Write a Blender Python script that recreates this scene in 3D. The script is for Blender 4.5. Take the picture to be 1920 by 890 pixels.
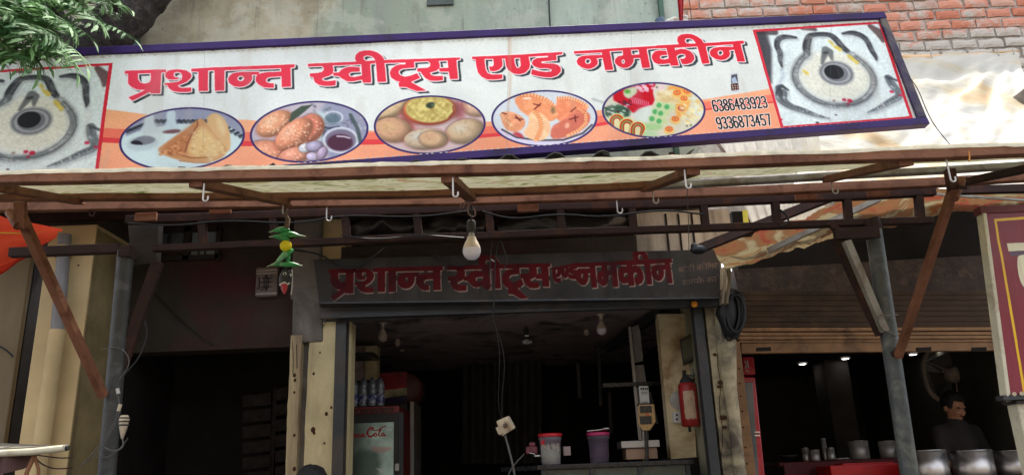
import bpy, bmesh, math, random
import numpy as np
from mathutils import Vector, Matrix, noise as mnoise

# ------------------------------------------------------------------ scene, camera, world, sun
S = bpy.context.scene
for o in list(bpy.data.objects): bpy.data.objects.remove(o)
C = S.collection
rnd = random.Random(7)
R = math.radians

CAM = Vector((0.0, 0.0, 1.5))
FPX = 1450.0                                   # focal length in photograph pixels (1920 wide)
PITCH, ROLL = R(17.0), R(2.23)
cF = Vector((0, math.cos(PITCH), math.sin(PITCH)))
R0 = Vector((1, 0, 0)); U0 = Vector((0, -math.sin(PITCH), math.cos(PITCH)))
cR = R0*math.cos(ROLL) - U0*math.sin(ROLL)
cU = R0*math.sin(ROLL) + U0*math.cos(ROLL)
cam_d = bpy.data.cameras.new('camera'); cam = bpy.data.objects.new('camera', cam_d); C.objects.link(cam)
m = Matrix.Identity(4)
for i in range(3):
    m[i][0] = cR[i]; m[i][1] = cU[i]; m[i][2] = -cF[i]; m[i][3] = CAM[i]
cam.matrix_world = m
cam_d.sensor_width = 36; cam_d.lens = FPX/1920*36; cam_d.clip_start = 0.05; cam_d.clip_end = 2000
S.camera = cam
S.render.resolution_x = 1024; S.render.resolution_y = 474

w = bpy.data.worlds.new('World'); S.world = w; w.use_nodes = True
nt = w.node_tree; nt.nodes.clear()
SUN_EL, SUN_AZ = R(66), R(14)                  # high sun behind the buildings, a little to the right
sky = nt.nodes.new('ShaderNodeTexSky'); sky.sky_type = 'NISHITA'; sky.sun_disc = False
sky.sun_elevation = SUN_EL; sky.sun_rotation = SUN_AZ
sky.dust_density = 3.0; sky.air_density = 1.0; sky.ozone_density = 1.0
bg = nt.nodes.new('ShaderNodeBackground'); bg.inputs[1].default_value = 0.13
out = nt.nodes.new('ShaderNodeOutputWorld')
hsv = nt.nodes.new('ShaderNodeHueSaturation'); hsv.inputs['Saturation'].default_value = 0.35
nt.links.new(sky.outputs[0], hsv.inputs['Color']); nt.links.new(hsv.outputs[0], bg.inputs[0]); nt.links.new(bg.outputs[0], out.inputs[0])
sd = bpy.data.lights.new('sun', 'SUN'); sd.energy = 2.2; sd.angle = R(0.5); sd.color = (1.0, .95, .86)
sun = bpy.data.objects.new('sun', sd); C.objects.link(sun)
sv = Vector((math.sin(SUN_AZ)*math.cos(SUN_EL), math.cos(SUN_AZ)*math.cos(SUN_EL), math.sin(SUN_EL)))
sun.rotation_euler = sv.to_track_quat('Z', 'Y').to_euler()
S.view_settings.view_transform = 'Standard'; S.view_settings.look = 'None'
S.view_settings.exposure = 2.15; S.view_settings.gamma = 1.0

# ------------------------------------------------------------------ helpers
def W(px, py, Y):
    """point of the place seen at photograph pixel (px,py) at distance Y down the street axis"""
    d = cF*FPX + cR*(px-960) + cU*(445-py)
    return CAM + d*(Y/d.y)

class MB:
    def __init__(s): s.v=[]; s.f=[]; s.sm=[]
    def add(s, vs, fs, smooth=False):
        b=len(s.v); s.v += [Vector(x) for x in vs]
        for f in fs: s.f.append(tuple(i+b for i in f)); s.sm.append(smooth)
        return s
    def box(s, a, b):
        x0,x1=sorted((a[0],b[0])); y0,y1=sorted((a[1],b[1])); z0,z1=sorted((a[2],b[2]))
        return s.add([(x0,y0,z0),(x1,y0,z0),(x1,y1,z0),(x0,y1,z0),(x0,y0,z1),(x1,y0,z1),(x1,y1,z1),(x0,y1,z1)],
              [(0,3,2,1),(4,5,6,7),(0,1,5,4),(1,2,6,5),(2,3,7,6),(3,0,4,7)])
    def slab(s, x0,y0,x1,y1,Yf,Yb):
        """box whose front face covers the pixel rectangle at distance Yf"""
        xm,ym=(x0+x1)/2,(y0+y1)/2
        return s.box((W(x0,ym,Yf).x,Yf,W(xm,y0,Yf).z),(W(x1,ym,Yf).x,Yb,W(xm,y1,Yf).z))
    def beam(s, p0, p1, w_, h_, up=(0,0,1)):
        p0=Vector(p0); p1=Vector(p1); d=(p1-p0).normalized(); up=Vector(up)
        if abs(d.dot(up))>.98: up=Vector((0,1,0))
        a=d.cross(up).normalized()*w_/2; b=a.cross(d).normalized()*h_/2
        vs=[p-a-b if k==0 else p+a-b if k==1 else p+a+b if k==2 else p-a+b for p in (p0,p1) for k in range(4)]
        return s.add(vs,[(3,2,1,0),(4,5,6,7),(0,1,5,4),(1,2,6,5),(2,3,7,6),(3,0,4,7)])
    def sweep(s, pts, w_, h_, up=(0,0,1)):
        """rectangular bar along a slightly bent line"""
        pts=[Vector(p) for p in pts]; n=len(pts); vs=[]; up=Vector(up)
        for i,p in enumerate(pts):
            d=(pts[min(n-1,i+1)]-pts[max(0,i-1)]).normalized(); a=d.cross(up).normalized()*w_/2; b=a.cross(d).normalized()*h_/2
            vs+=[p-a-b,p+a-b,p+a+b,p-a+b]
        fs=[(3,2,1,0),tuple(4*(n-1)+k for k in range(4))]
        for i in range(n-1):
            for k in range(4): fs.append((4*i+k,4*i+(k+1)%4,4*i+4+(k+1)%4,4*i+4+k))
        return s.add(vs,fs)
    def hull(s, front, back):
        """prism between two polygons with the same number of corners"""
        n=len(front)
        return s.add(list(front)+list(back),[tuple(range(n-1,-1,-1)),tuple(range(n,2*n))]+[(i,(i+1)%n,n+(i+1)%n,n+i) for i in range(n)])
    def tube(s, pts, r, seg=8, caps=True, r1=None):
        pts=[Vector(p) for p in pts]; n=len(pts)
        rs = r if isinstance(r,(list,tuple)) else [r+( (r1-r)*i/(n-1) if r1 is not None else 0) for i in range(n)]
        t=(pts[1]-pts[0]).normalized(); up=Vector((0,0,1)) if abs(t.z)<.9 else Vector((0,1,0))
        a=t.cross(up).normalized(); vs=[]; fs=[]
        for i,p in enumerate(pts):
            if i==0: tt=(pts[1]-pts[0])
            elif i==n-1: tt=(pts[-1]-pts[-2])
            else: tt=(pts[i+1]-pts[i-1])
            tt.normalize(); a=(a-tt*a.dot(tt)).normalized(); b=tt.cross(a)
            for k in range(seg):
                an=2*math.pi*k/seg; vs.append(p+(a*math.cos(an)+b*math.sin(an))*rs[i])
        for i in range(n-1):
            for k in range(seg):
                k2=(k+1)%seg; fs.append((i*seg+k,i*seg+k2,(i+1)*seg+k2,(i+1)*seg+k))
        s.add(vs,fs,True)
        if caps:
            s.add(vs[:seg],[tuple(range(seg-1,-1,-1))]); s.add(vs[-seg:],[tuple(range(seg))])
        return s
    def lathe(s, c, prof, seg=20, axis=(0,0,1), sq=1.0):
        """revolve (radius, height) profile about an axis through c"""
        c=Vector(c); ax=Vector(axis).normalized(); u=Vector((1,0,0)) if abs(ax.x)<.9 else Vector((0,1,0))
        a=(u-ax*u.dot(ax)).normalized(); b=ax.cross(a); vs=[]; fs=[]
        for r,h in prof:
            for k in range(seg):
                an=2*math.pi*k/seg; vs.append(c+ax*h+(a*math.cos(an)+b*math.sin(an)*sq)*max(r,1e-5))
        for i in range(len(prof)-1):
            for k in range(seg):
                k2=(k+1)%seg; fs.append((i*seg+k,i*seg+k2,(i+1)*seg+k2,(i+1)*seg+k))
        return s.add(vs,fs,True)
    def ball(s, c, r, seg=12, rings=8, sc=(1,1,1)):
        c=Vector(c); vs=[]; fs=[]
        for i in range(rings+1):
            th=math.pi*i/rings
            for k in range(seg):
                an=2*math.pi*k/seg
                vs.append(c+Vector((math.sin(th)*math.cos(an)*sc[0],math.sin(th)*math.sin(an)*sc[1],math.cos(th)*sc[2]))*r)
        for i in range(rings):
            for k in range(seg):
                k2=(k+1)%seg; fs.append((i*seg+k,(i+1)*seg+k,(i+1)*seg+k2,i*seg+k2))
        return s.add(vs,fs,True)
    def grid(s, fn, nu, nv, smooth=True):
        vs=[fn(i/nu,j/nv) for j in range(nv+1) for i in range(nu+1)]
        fs=[(j*(nu+1)+i,j*(nu+1)+i+1,(j+1)*(nu+1)+i+1,(j+1)*(nu+1)+i) for j in range(nv) for i in range(nu)]
        return s.add(vs,fs,smooth)

wloc={}
def build(name, mb, mat, parent=None, bevel=0, label=None, solid=0, uv=None):
    off = wloc.get(parent.name, Vector((0,0,0))) if parent else Vector((0,0,0))
    me=bpy.data.meshes.new(name); me.from_pydata([tuple(v-off) for v in mb.v],[],mb.f)
    me.polygons.foreach_set('use_smooth', mb.sm)
    if uv is not None:
        ul=me.uv_layers.new(name='UVMap')
        for l in me.loops: ul.data[l.index].uv = uv[l.vertex_index]
    if mat: me.materials.append(mat)
    me.update(); o=bpy.data.objects.new(name, me); C.objects.link(o)
    if parent: o.parent=parent
    wloc[o.name]=off.copy()
    if solid:
        md=o.modifiers.new('thick','SOLIDIFY'); md.thickness=solid; md.offset=0
    if bevel:
        md=o.modifiers.new('edge','BEVEL'); md.width=bevel; md.segments=2; md.limit_method='ANGLE'
    if label: o['label']=label
    return o
def thing(name, label, cat, loc=(0,0,0), group=None):
    o=bpy.data.objects.new(name,None); C.objects.link(o); o.location=loc; o.empty_display_size=.1
    wloc[o.name]=Vector(loc); o['label']=label; o['category']=cat
    if group: o['group']=group
    return o
def tag(o,label,cat,group=None):
    o['label']=label; o['category']=cat
    if group: o['group']=group
    return o
def struct(name, mb, mat, **k):
    o=build(name,mb,mat,**k); o['kind']='structure'; return o
def copy_thing(root, loc, label=None, rotz=0, sc=1):
    r=root.copy(); C.objects.link(r); r.location=loc; r.rotation_euler=(0,0,rotz); r.scale=(sc,sc,sc)
    if label: r['label']=label
    def rec(a,b):
        for ch in [x for x in bpy.data.objects if x.parent==a]:
            c=ch.copy(); C.objects.link(c); c.parent=b; rec(ch,c)
    rec(root,r); return r

def mat(name, col, rough=.7, metal=0, var=.25, scale=6, bump=.15, dirt=None, dirt_amt=.5, dirt_scale=2.5, spec=.4,
        fine=60, streak=False, emit=None, alpha=None, trans=0, coat=0):
    """procedural surface: base colour varied by two noises, optional second colour in patches, fine relief"""
    M=bpy.data.materials.new(name); M.use_nodes=True; n=M.node_tree; N=n.nodes; L=n.links
    b=N['Principled BSDF']; b.inputs['Roughness'].default_value=rough; b.inputs['Metallic'].default_value=metal
    b.inputs['Specular IOR Level'].default_value=spec
    if coat: b.inputs['Coat Weight'].default_value=coat
    tc=N.new('ShaderNodeNewGeometry')
    def noise(sc,det=6,vec=None,dist=0):
        t=N.new('ShaderNodeTexNoise'); t.inputs['Scale'].default_value=sc; t.inputs['Detail'].default_value=det
        t.inputs['Roughness'].default_value=.62; t.inputs['Distortion'].default_value=dist
        L.new(vec if vec is not None else tc.outputs['Position'], t.inputs['Vector']); return t
    n1=noise(scale)
    def ramp(src,p0,c0,p1,c1):
        r=N.new('ShaderNodeValToRGB'); e=r.color_ramp.elements
        e[0].position=p0; e[0].color=(*c0,1); e[1].position=p1; e[1].color=(*c1,1); L.new(src,r.inputs[0]); return r
    lo=tuple(max(0,c*(1-var)) for c in col); hi=tuple(min(1,c*(1+var*.7)) for c in col)
    r1=ramp(n1.outputs['Fac'],.3,lo,.7,hi); cur=r1.outputs[0]
    if dirt is not None:
        vec=tc.outputs['Position']
        if streak:
            mp=N.new('ShaderNodeMapping'); mp.inputs['Scale'].default_value=(1,1,.12); L.new(vec,mp.inputs[0]); vec=mp.outputs[0]
        n2=noise(dirt_scale,9,vec,.6)
        r2=ramp(n2.outputs['Fac'],.62-.25*dirt_amt,(0,0,0),.78-.2*dirt_amt,(1,1,1))
        mx=N.new('ShaderNodeMix'); mx.data_type='RGBA'; L.new(r2.outputs[0],mx.inputs[0]); L.new(cur,mx.inputs[6]); mx.inputs[7].default_value=(*dirt,1)
        cur=mx.outputs[2]
    L.new(cur,b.inputs['Base Color'])
    if bump:
        n3=noise(fine,5); bp=N.new('ShaderNodeBump'); bp.inputs['Strength'].default_value=bump; bp.inputs['Distance'].default_value=.01
        ad=N.new('ShaderNodeMath'); ad.operation='ADD'; L.new(n3.outputs['Fac'],ad.inputs[0]); L.new(n1.outputs['Fac'],ad.inputs[1])
        L.new(ad.outputs[0],bp.inputs['Height']); L.new(bp.outputs[0],b.inputs['Normal'])
    rr=N.new('ShaderNodeMapRange'); rr.inputs['To Min'].default_value=max(.03,rough-.12); rr.inputs['To Max'].default_value=min(1,rough+.15)
    L.new(n1.outputs['Fac'],rr.inputs['Value']); L.new(rr.outputs[0],b.inputs['Roughness'])
    if emit: b.inputs['Emission Color'].default_value=(*emit[0],1); b.inputs['Emission Strength'].default_value=emit[1]
    if trans: b.inputs['Transmission Weight'].default_value=trans
    if alpha is not None: b.inputs['Alpha'].default_value=alpha
    return M
def sheet_mat(name, img=None, col=(.8,.8,.75), trans=.5, ramp=None, scale=3, rough=.6, colspace_var=.15):
    """thin plastic or cloth sheet that lets some light through"""
    M=bpy.data.materials.new(name); M.use_nodes=True; n=M.node_tree; N=n.nodes; L=n.links
    N.clear(); o=N.new('ShaderNodeOutputMaterial'); g=N.new('ShaderNodeNewGeometry')
    d=N.new('ShaderNodeBsdfPrincipled'); d.inputs['Roughness'].default_value=rough; d.inputs['Specular IOR Level'].default_value=.3
    t=N.new('ShaderNodeBsdfTranslucent'); mx=N.new('ShaderNodeMixShader'); mx.inputs[0].default_value=trans
    nz=N.new('ShaderNodeTexNoise'); nz.inputs['Scale'].default_value=scale; nz.inputs['Detail'].default_value=8; nz.inputs['Distortion'].default_value=1.2
    L.new(g.outputs['Position'],nz.inputs['Vector'])
    r=N.new('ShaderNodeValToRGB'); cr=r.color_ramp
    if ramp is None: ramp=[(.3,tuple(c*(1-colspace_var) for c in col)),(.7,col)]
    while len(cr.elements)<len(ramp): cr.elements.new(.5)
    for e,(p,c) in zip(cr.elements,ramp): e.position=p; e.color=(*c,1)
    L.new(nz.outputs['Fac'],r.inputs[0])
    L.new(r.outputs[0],d.inputs['Base Color']); L.new(r.outputs[0],t.inputs['Color'])
    n3=N.new('ShaderNodeTexNoise'); n3.inputs['Scale'].default_value=14; n3.inputs['Detail'].default_value=4; L.new(g.outputs['Position'],n3.inputs['Vector'])
    bp=N.new('ShaderNodeBump'); bp.inputs['Strength'].default_value=.3; bp.inputs['Distance'].default_value=.02; L.new(n3.outputs['Fac'],bp.inputs['Height'])
    L.new(bp.outputs[0],d.inputs['Normal']); L.new(bp.outputs[0],t.inputs['Normal'])
    L.new(d.outputs[0],mx.inputs[1]); L.new(t.outputs[0],mx.inputs[2]); L.new(mx.outputs[0],o.inputs[0])
    return M
def img_mat(name, arr, rough=.45, spec=.4, dirt=0.0, trans=0, dark=1.0):
    """flat print: arr is (h,w,3) in display values, row 0 at the bottom"""
    h,w_=arr.shape[:2]; im=bpy.data.images.new(name,w_,h,alpha=False)
    a=np.ones((h,w_,4),np.float32); a[...,:3]=np.clip(arr,0,1); im.pixels.foreach_set(a.ravel()); im.update(); im.pack()
    M=bpy.data.materials.new(name); M.use_nodes=True; n=M.node_tree; N=n.nodes; L=n.links; b=N['Principled BSDF']
    b.inputs['Roughness'].default_value=rough; b.inputs['Specular IOR Level'].default_value=spec
    t=N.new('ShaderNodeTexImage'); t.image=im; t.interpolation='Linear'; t.extension='EXTEND'
    uvn=N.new('ShaderNodeUVMap'); uvn.uv_map='UVMap'; L.new(uvn.outputs[0],t.inputs[0])
    g=N.new('ShaderNodeNewGeometry')
    nz=N.new('ShaderNodeTexNoise'); nz.inputs['Scale'].default_value=5; nz.inputs['Detail'].default_value=9; L.new(g.outputs['Position'],nz.inputs['Vector'])
    mr=N.new('ShaderNodeMapRange'); mr.inputs['From Min'].default_value=.35; mr.inputs['From Max'].default_value=.75
    mr.inputs['To Min'].default_value=dark; mr.inputs['To Max'].default_value=dark*(1-dirt); L.new(nz.outputs['Fac'],mr.inputs['Value'])
    mx=N.new('ShaderNodeMix'); mx.data_type='RGBA'; mx.blend_type='MULTIPLY'; mx.inputs[0].default_value=1
    L.new(t.outputs[0],mx.inputs[6]); L.new(mr.outputs[0],mx.inputs[7]); L.new(mx.outputs[2],b.inputs['Base Color'])
    n3=N.new('ShaderNodeTexNoise'); n3.inputs['Scale'].default_value=3; L.new(g.outputs['Position'],n3.inputs['Vector'])
    bp=N.new('ShaderNodeBump'); bp.inputs['Strength'].default_value=.12; bp.inputs['Distance'].default_value=.05; L.new(n3.outputs['Fac'],bp.inputs['Height']); L.new(bp.outputs[0],b.inputs['Normal'])
    return M

# ------------------------------------------------------------------ flat prints, drawn with numpy
class Canvas:
    """w x h picture, row 0 at the TOP while drawing; fn maps points to canvas pixels"""
    def __init__(s,w_,h_,col,fn=lambda p:p): s.w=w_; s.h=h_; s.a=np.empty((h_,w_,3),np.float32); s.a[:]=np.array(col)/255; s.fn=fn
    def T(s,pts): return np.array([s.fn(p) for p in pts],float)
    def mask(s,pts,raw=False):
        p=np.array(pts,float) if raw else s.T(pts); m_=np.zeros((s.h,s.w),bool)
        x0=max(0,int(p[:,0].min())-1); x1=min(s.w,int(p[:,0].max())+2); y0=max(0,int(p[:,1].min())-1); y1=min(s.h,int(p[:,1].max())+2)
        if x1<=x0 or y1<=y0: return m_
        X,Y=np.meshgrid(np.arange(x0,x1)+.5,np.arange(y0,y1)+.5); inside=np.zeros(X.shape,bool); n=len(p)
        for i in range(n):
            xa,ya=p[i]; xb,yb=p[(i+1)%n]
            if ya==yb: continue
            c=((ya>Y)!=(yb>Y))&(X<(xb-xa)*(Y-ya)/(yb-ya)+xa); inside^=c
        m_[y0:y1,x0:x1]=inside; return m_
    def smask(s,pts,wd,raw=False,soft=0):
        """coverage of a polyline of width wd (number or one per point)"""
        p=np.array(pts,float) if raw else s.T(pts)
        wd=[wd]*len(p) if not isinstance(wd,(list,tuple)) else wd
        r=max(wd)/2+soft+2; x0=max(0,int(p[:,0].min()-r)); x1=min(s.w,int(p[:,0].max()+r)+1); y0=max(0,int(p[:,1].min()-r)); y1=min(s.h,int(p[:,1].max()+r)+1)
        m_=np.zeros((s.h,s.w),np.float32)
        if x1<=x0 or y1<=y0: return m_
        X,Y=np.meshgrid(np.arange(x0,x1)+.5,np.arange(y0,y1)+.5); best=np.zeros(X.shape)
        for i in range(len(p)-1):
            a,b=p[i],p[i+1]; d=b-a; L2=max(1e-9,d@d); t=np.clip(((X-a[0])*d[0]+(Y-a[1])*d[1])/L2,0,1)
            D=np.hypot(X-a[0]-t*d[0],Y-a[1]-t*d[1]); rr=(wd[i]+(wd[i+1]-wd[i])*t)/2
            best=np.maximum(best,np.clip((rr-D)/(1+soft)+.5,0,1))
        m_[y0:y1,x0:x1]=best; return m_
    def put(s,m_,col,al=1.0):
        m_=m_.astype(np.float32)*al; c=np.array(col,np.float32)/255
        s.a+= (c-s.a)*m_[...,None] if c.ndim==1 else (c-s.a)*m_[...,None]
    def poly(s,pts,col,al=1.0,raw=False,blur=0):
        m_=s.mask(pts,raw).astype(np.float32)
        if blur: m_=blurm(m_,blur)
        s.put(m_,col,al)
    def line(s,pts,wd,col,al=1.0,raw=False,soft=0): s.local(pts,col,al,0,wd,soft,raw)
    def local(s,pts,col,al=1.0,blur=0,wd=None,soft=0,raw=False,clip=None):
        """fast small-window version of poly (wd None) or line, optionally clipped by a mask"""
        p=np.array(pts,float) if raw else s.T(pts)
        wmax=0 if wd is None else (max(wd) if isinstance(wd,(list,tuple)) else wd)/2
        r=int(wmax+soft+2*blur+3); x0=max(0,int(p[:,0].min())-r); x1=min(s.w,int(p[:,0].max())+r+1); y0=max(0,int(p[:,1].min())-r); y1=min(s.h,int(p[:,1].max())+r+1)
        if x1-x0<2 or y1-y0<2: return
        q=Canvas.__new__(Canvas); q.w=x1-x0; q.h=y1-y0; q.a=s.a[y0:y1,x0:x1]; p=p-(x0,y0)
        m_=(q.mask(p,True).astype(np.float32) if wd is None else q.smask(p,wd,True,soft))
        if blur and min(q.w,q.h)>2*blur+2: m_=blurm(m_,blur)
        if clip is not None: m_=m_*clip[y0:y1,x0:x1]
        q.put(m_,col,al)
    def ell(s,c,rx,ry,ang=0):
        X,Y=np.meshgrid(np.arange(s.w)+.5,np.arange(s.h)+.5) if not hasattr(s,'_g') else s._g; s._g=(X,Y)
        dx=X-c[0]; dy=Y-c[1]; ca,sa=math.cos(ang),math.sin(ang)
        return np.hypot((dx*ca+dy*sa)/rx,(-dx*sa+dy*ca)/ry)
def blurm(m_,r):
    r=int(r)
    for _ in range(2):
        for ax in (0,1):
            c=np.cumsum(np.pad(m_,[(r+1,r) if k==ax else (0,0) for k in (0,1)],mode='edge'),axis=ax)
            m_=(np.take(c,range(2*r+1,c.shape[ax]),axis=ax)-np.take(c,range(0,c.shape[ax]-2*r-1),axis=ax))/(2*r+1)
    return m_
def dilate(m_,r):
    o=m_.copy(); r=int(round(r))
    for dy in range(-r,r+1):
        wx=int(math.sqrt(max(0,(r+.4)**2-dy*dy)))
        row=shift(m_,0,dy); acc=row.copy(); k=1; done=0
        while done<wx:
            st=min(k,wx-done); acc|=shift(acc,st,0)|shift(acc,-st,0); done+=st; k=st+done if False else k*2
        o|=acc
    return o
def shift(m_,dx,dy):
    o=np.zeros_like(m_); h_,w_=m_.shape; dx=int(round(dx)); dy=int(round(dy))
    o[max(0,dy):h_+min(0,dy),max(0,dx):w_+min(0,dx)]=m_[max(0,-dy):h_+min(0,-dy),max(0,-dx):w_+min(0,-dx)]; return o
_rs=np.random.RandomState(3)
def vnoise(h_,w_,cell,octv=3,sy=1.0):
    out_=np.zeros((h_,w_),np.float32); amp=1; tot=0
    for _ in range(octv):
        gh=int(h_/(cell*sy))+3; gw=int(w_/cell)+3; g=_rs.rand(gh,gw).astype(np.float32)
        y=np.arange(h_)/(cell*sy); x=np.arange(w_)/cell; yi=y.astype(int); xi=x.astype(int); fy=(y-yi)[:,None]; fx=(x-xi)[None]
        fy=fy*fy*(3-2*fy); fx=fx*fx*(3-2*fx)
        v=g[yi][:,xi]*(1-fy)*(1-fx)+g[yi][:,xi+1]*(1-fy)*fx+g[yi+1][:,xi]*fy*(1-fx)+g[yi+1][:,xi+1]*fy*fx
        out_+=v*amp; tot+=amp; amp*=.5; cell=max(2,cell/2)
    return out_/tot
def chai(p,it=2,closed=False,wd=None):
    """round off the corners of a polyline (and its widths)"""
    for _ in range(it):
        n=len(p); q=[]; u=[]
        if not closed: q.append(p[0]); u.append(wd[0] if wd else 0)
        for i in range(n if closed else n-1):
            a,b=p[i],p[(i+1)%n]
            for t in (.25,.75):
                q.append((a[0]*(1-t)+b[0]*t,a[1]*(1-t)+b[1]*t)); u.append(wd[i]*(1-t)+wd[(i+1)%n]*t if wd else 0)
        if not closed: q.append(p[-1]); u.append(wd[-1] if wd else 0)
        p,wd=q,(u if wd else None)
    return (p,wd) if wd else p
def crop(pts,ox,oy,k): return [(ox+x/k,oy+y/k) for x,y in pts]
K=9.889
def CP(ox,oy,*polys): return [crop(p,ox,oy,K) for p in polys]
def circ(cx,cy,r,r2=None,n=16): return [(cx+r*math.cos(2*math.pi*i/n),cy+(r2 or r)*math.sin(2*math.pi*i/n)) for i in range(n)]
# the four words of the shop name, each (solid polygons, holes)
W1=(CP(225,105,[(90,280),(850,245),(855,300),(765,308),(745,690),(565,692),(550,665),(225,828),(152,765),(330,690),(465,622),(400,628),(300,618),(210,575),(150,515),(148,335),(90,335)],
  [(840,310),(900,265),(1000,245),(1110,243),(1230,265),(1310,320),(1325,370),(1300,420),(1230,480),(1130,520),(1070,545),(1095,575),(1150,590),(1320,578),(1318,655),(1200,665),(1080,665),(980,645),(910,600),(870,540),(820,535),(820,500),(950,490),(1080,470),(1140,430),(1150,370),(1130,310),(1060,292),(1000,310),(990,360),(1020,390),(1090,395),(1080,425),(980,438),(890,430),(840,390),(830,350)])
 +CP(385,105,[(-262,232),(0,216),(700,190),(1655,155),(1655,215),(1580,222),(1590,575),(1415,580),(1405,230),(700,252),(355,266),(348,635),(172,640),(165,265),(50,270),(45,640),(-130,648),(-132,290),(-262,285)],
  [(1000,290),(990,345),(860,350),(870,400),(860,450),(800,520),(720,560),(620,572),(520,555),(440,500),(415,430),(440,370),(500,320),(600,300),(700,292)],
  [(1430,290),(1430,378),(1250,388),(1160,400),(1120,440),(1130,480),(1190,505),(1270,510),(1270,590),(1180,592),(1080,580),(990,530),(935,470),(930,400),(960,350),(1030,318),(1150,300)]),
 CP(225,105,[(335,330),(570,322),(570,430),(550,480),(490,505),(430,508),(370,490),(335,430)])+CP(385,105,circ(655,415,62,50)))
W2=(CP(570,90,[(70,297),(980,262),(1320,245),(1320,300),(1060,315),(530,335),(75,352)],
  [(360,330),(530,335),(550,400),(540,480),(480,525),(400,548),(335,575),(350,610),(420,625),(590,610),(590,700),(500,712),(380,712),(270,690),(200,640),(170,545),(110,540),(108,478),(260,470),(340,450),(370,410),(365,370),(330,345)],
  [(545,470),(650,465),(700,410),(780,372),(880,357),(1035,370),(1040,450),(950,455),(880,460),(830,490),(850,540),(940,552),(1080,520),(1085,600),(1000,615),(900,635),(800,630),(710,580),(650,535),(545,525)],
  [(1060,300),(1230,300),(1250,660),(1090,660)],[(1330,240),(1490,235),(1530,640),(1365,645)],
  [(970,262),(945,200),(960,130),(1020,75),(1120,50),(1240,50),(1350,85),(1430,140),(1480,200),(1495,300),(1335,310),(1310,210),(1250,160),(1170,145),(1110,165),(1105,210),(1150,250),(1320,240),(1320,290),(1060,310),(1000,280)])
 +CP(710,90,[(100,232),(1505,178),(1510,218),(1440,230),(1110,245),(660,265),(500,280),(110,292)],
  [(500,250),(655,250),(665,375),(540,385),(440,395),(380,430),(372,480),(410,520),(490,545),(600,520),(715,475),(770,565),(690,600),(600,640),(885,795),(710,810),(500,735),(380,735),(370,650),(410,645),(320,620),(230,560),(205,470),(240,390),(320,335),(400,315),(498,312)],
  [(900,250),(1110,240),(1135,320),(1130,380),(1070,430),(950,465),(975,505),(1050,525),(1190,520),(1195,600),(1080,615),(960,612),(870,570),(810,500),(780,452),(720,450),(715,385),(900,375),(950,350),(960,300),(935,265)],
  [(1125,378),(1290,368),(1300,445),(1125,445)],[(1275,235),(1440,222),(1475,575),(1320,580)]),[])
W3=(CP(880,80,[(50,262),(1720,175),(1730,215),(1610,235),(1110,258),(830,285),(660,290),(600,295),(280,300),(55,310)],
  [(110,290),(280,290),(300,480),(340,560),(420,585),(610,580),(615,660),(480,680),(340,680),(230,630),(160,550),(130,430)],
  [(440,280),(600,280),(620,380),(610,440),(550,500),(470,525),(385,520),(365,435),(430,440),(455,400)],
  [(660,275),(830,270),(850,400),(880,460),(920,460),(955,420),(940,270),(1100,252),(1130,400),(1110,480),(1040,550),(930,580),(820,565),(720,500),(680,420)],
  [(1460,230),(1610,225),(1620,325),(1480,338),(1340,345),(1335,375),(1450,385),(1560,385),(1650,415),(1700,470),(1695,540),(1630,605),(1520,640),(1400,635),(1250,610),(1145,578),(1165,485),(1280,520),(1420,540),(1520,530),(1530,495),(1440,470),(1300,470),(1200,430),(1160,380),(1180,320),(1250,285),(1350,275),(1460,272)]),[])
W4=(CP(1070,60,[(60,358),(1780,255),(1782,300),(1405,325),(970,350),(730,365),(575,385),(65,405)],
  [(600,430),(605,480),(480,495),(505,540),(500,600),(450,650),(380,680),(300,685),(200,655),(130,600),(112,540),(140,480),(210,445),(330,432)],
  [(570,370),(720,360),(790,705),(640,715)],
  [(965,345),(1110,340),(1130,430),(1165,490),(1165,560),(1120,630),(1050,670),(970,675),(880,640),(820,580),(820,520),(870,460),(970,440)],
  [(1115,432),(1285,425),(1300,490),(1150,495)],[(1255,335),(1405,320),(1475,670),(1325,680)])
 +CP(1230,50,[(0,360),(420,335),(750,322),(1620,262),(1640,315),(1565,325),(1420,335),(920,370),(750,378),(340,405),(190,410),(0,415)],
  [(-60,510),(-20,465),(60,450),(190,458),(205,540),(150,535),(90,545),(65,580),(90,610),(150,620),(240,600),(265,690),(150,705),(40,708),(-40,670),(-78,600),(-80,550)],
  [(190,400),(340,395),(420,735),(265,740)],
  [(340,455),(450,420),(550,430),(640,470),(700,540),(710,620),(660,680),(570,710),(480,710),(440,610),(510,608),(545,580),(540,535),(480,515),(420,525),(375,560)],
  [(420,330),(390,270),(400,200),(460,155),(560,140),(660,145),(760,185),(840,240),(890,310),(920,370),(990,690),(850,700),(765,375),(735,310),(690,250),(620,222),(550,230),(530,270),(560,315),(640,325),(740,320),(750,375),(420,395)],
  [(1450,380),(1460,430),(1350,450),(1375,500),(1360,560),(1290,615),(1200,630),(1100,610),(1020,560),(990,500),(1010,440),(1070,400),(1180,382)],
  [(1420,325),(1565,315),(1655,650),(1510,655)]),
 CP(1070,60,circ(322,545,55,50),circ(975,555,30,42))+CP(1230,50,circ(1192,495,52,50)))
def word_mask(cv,wd,fn=None):
    fn=fn or (lambda p:p); m_=np.zeros((cv.h,cv.w),bool)
    for p in wd[0]: m_|=cv.mask([fn(q) for q in p])
    for p in wd[1]: m_&=~cv.mask([fn(q) for q in p])
    return m_
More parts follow.
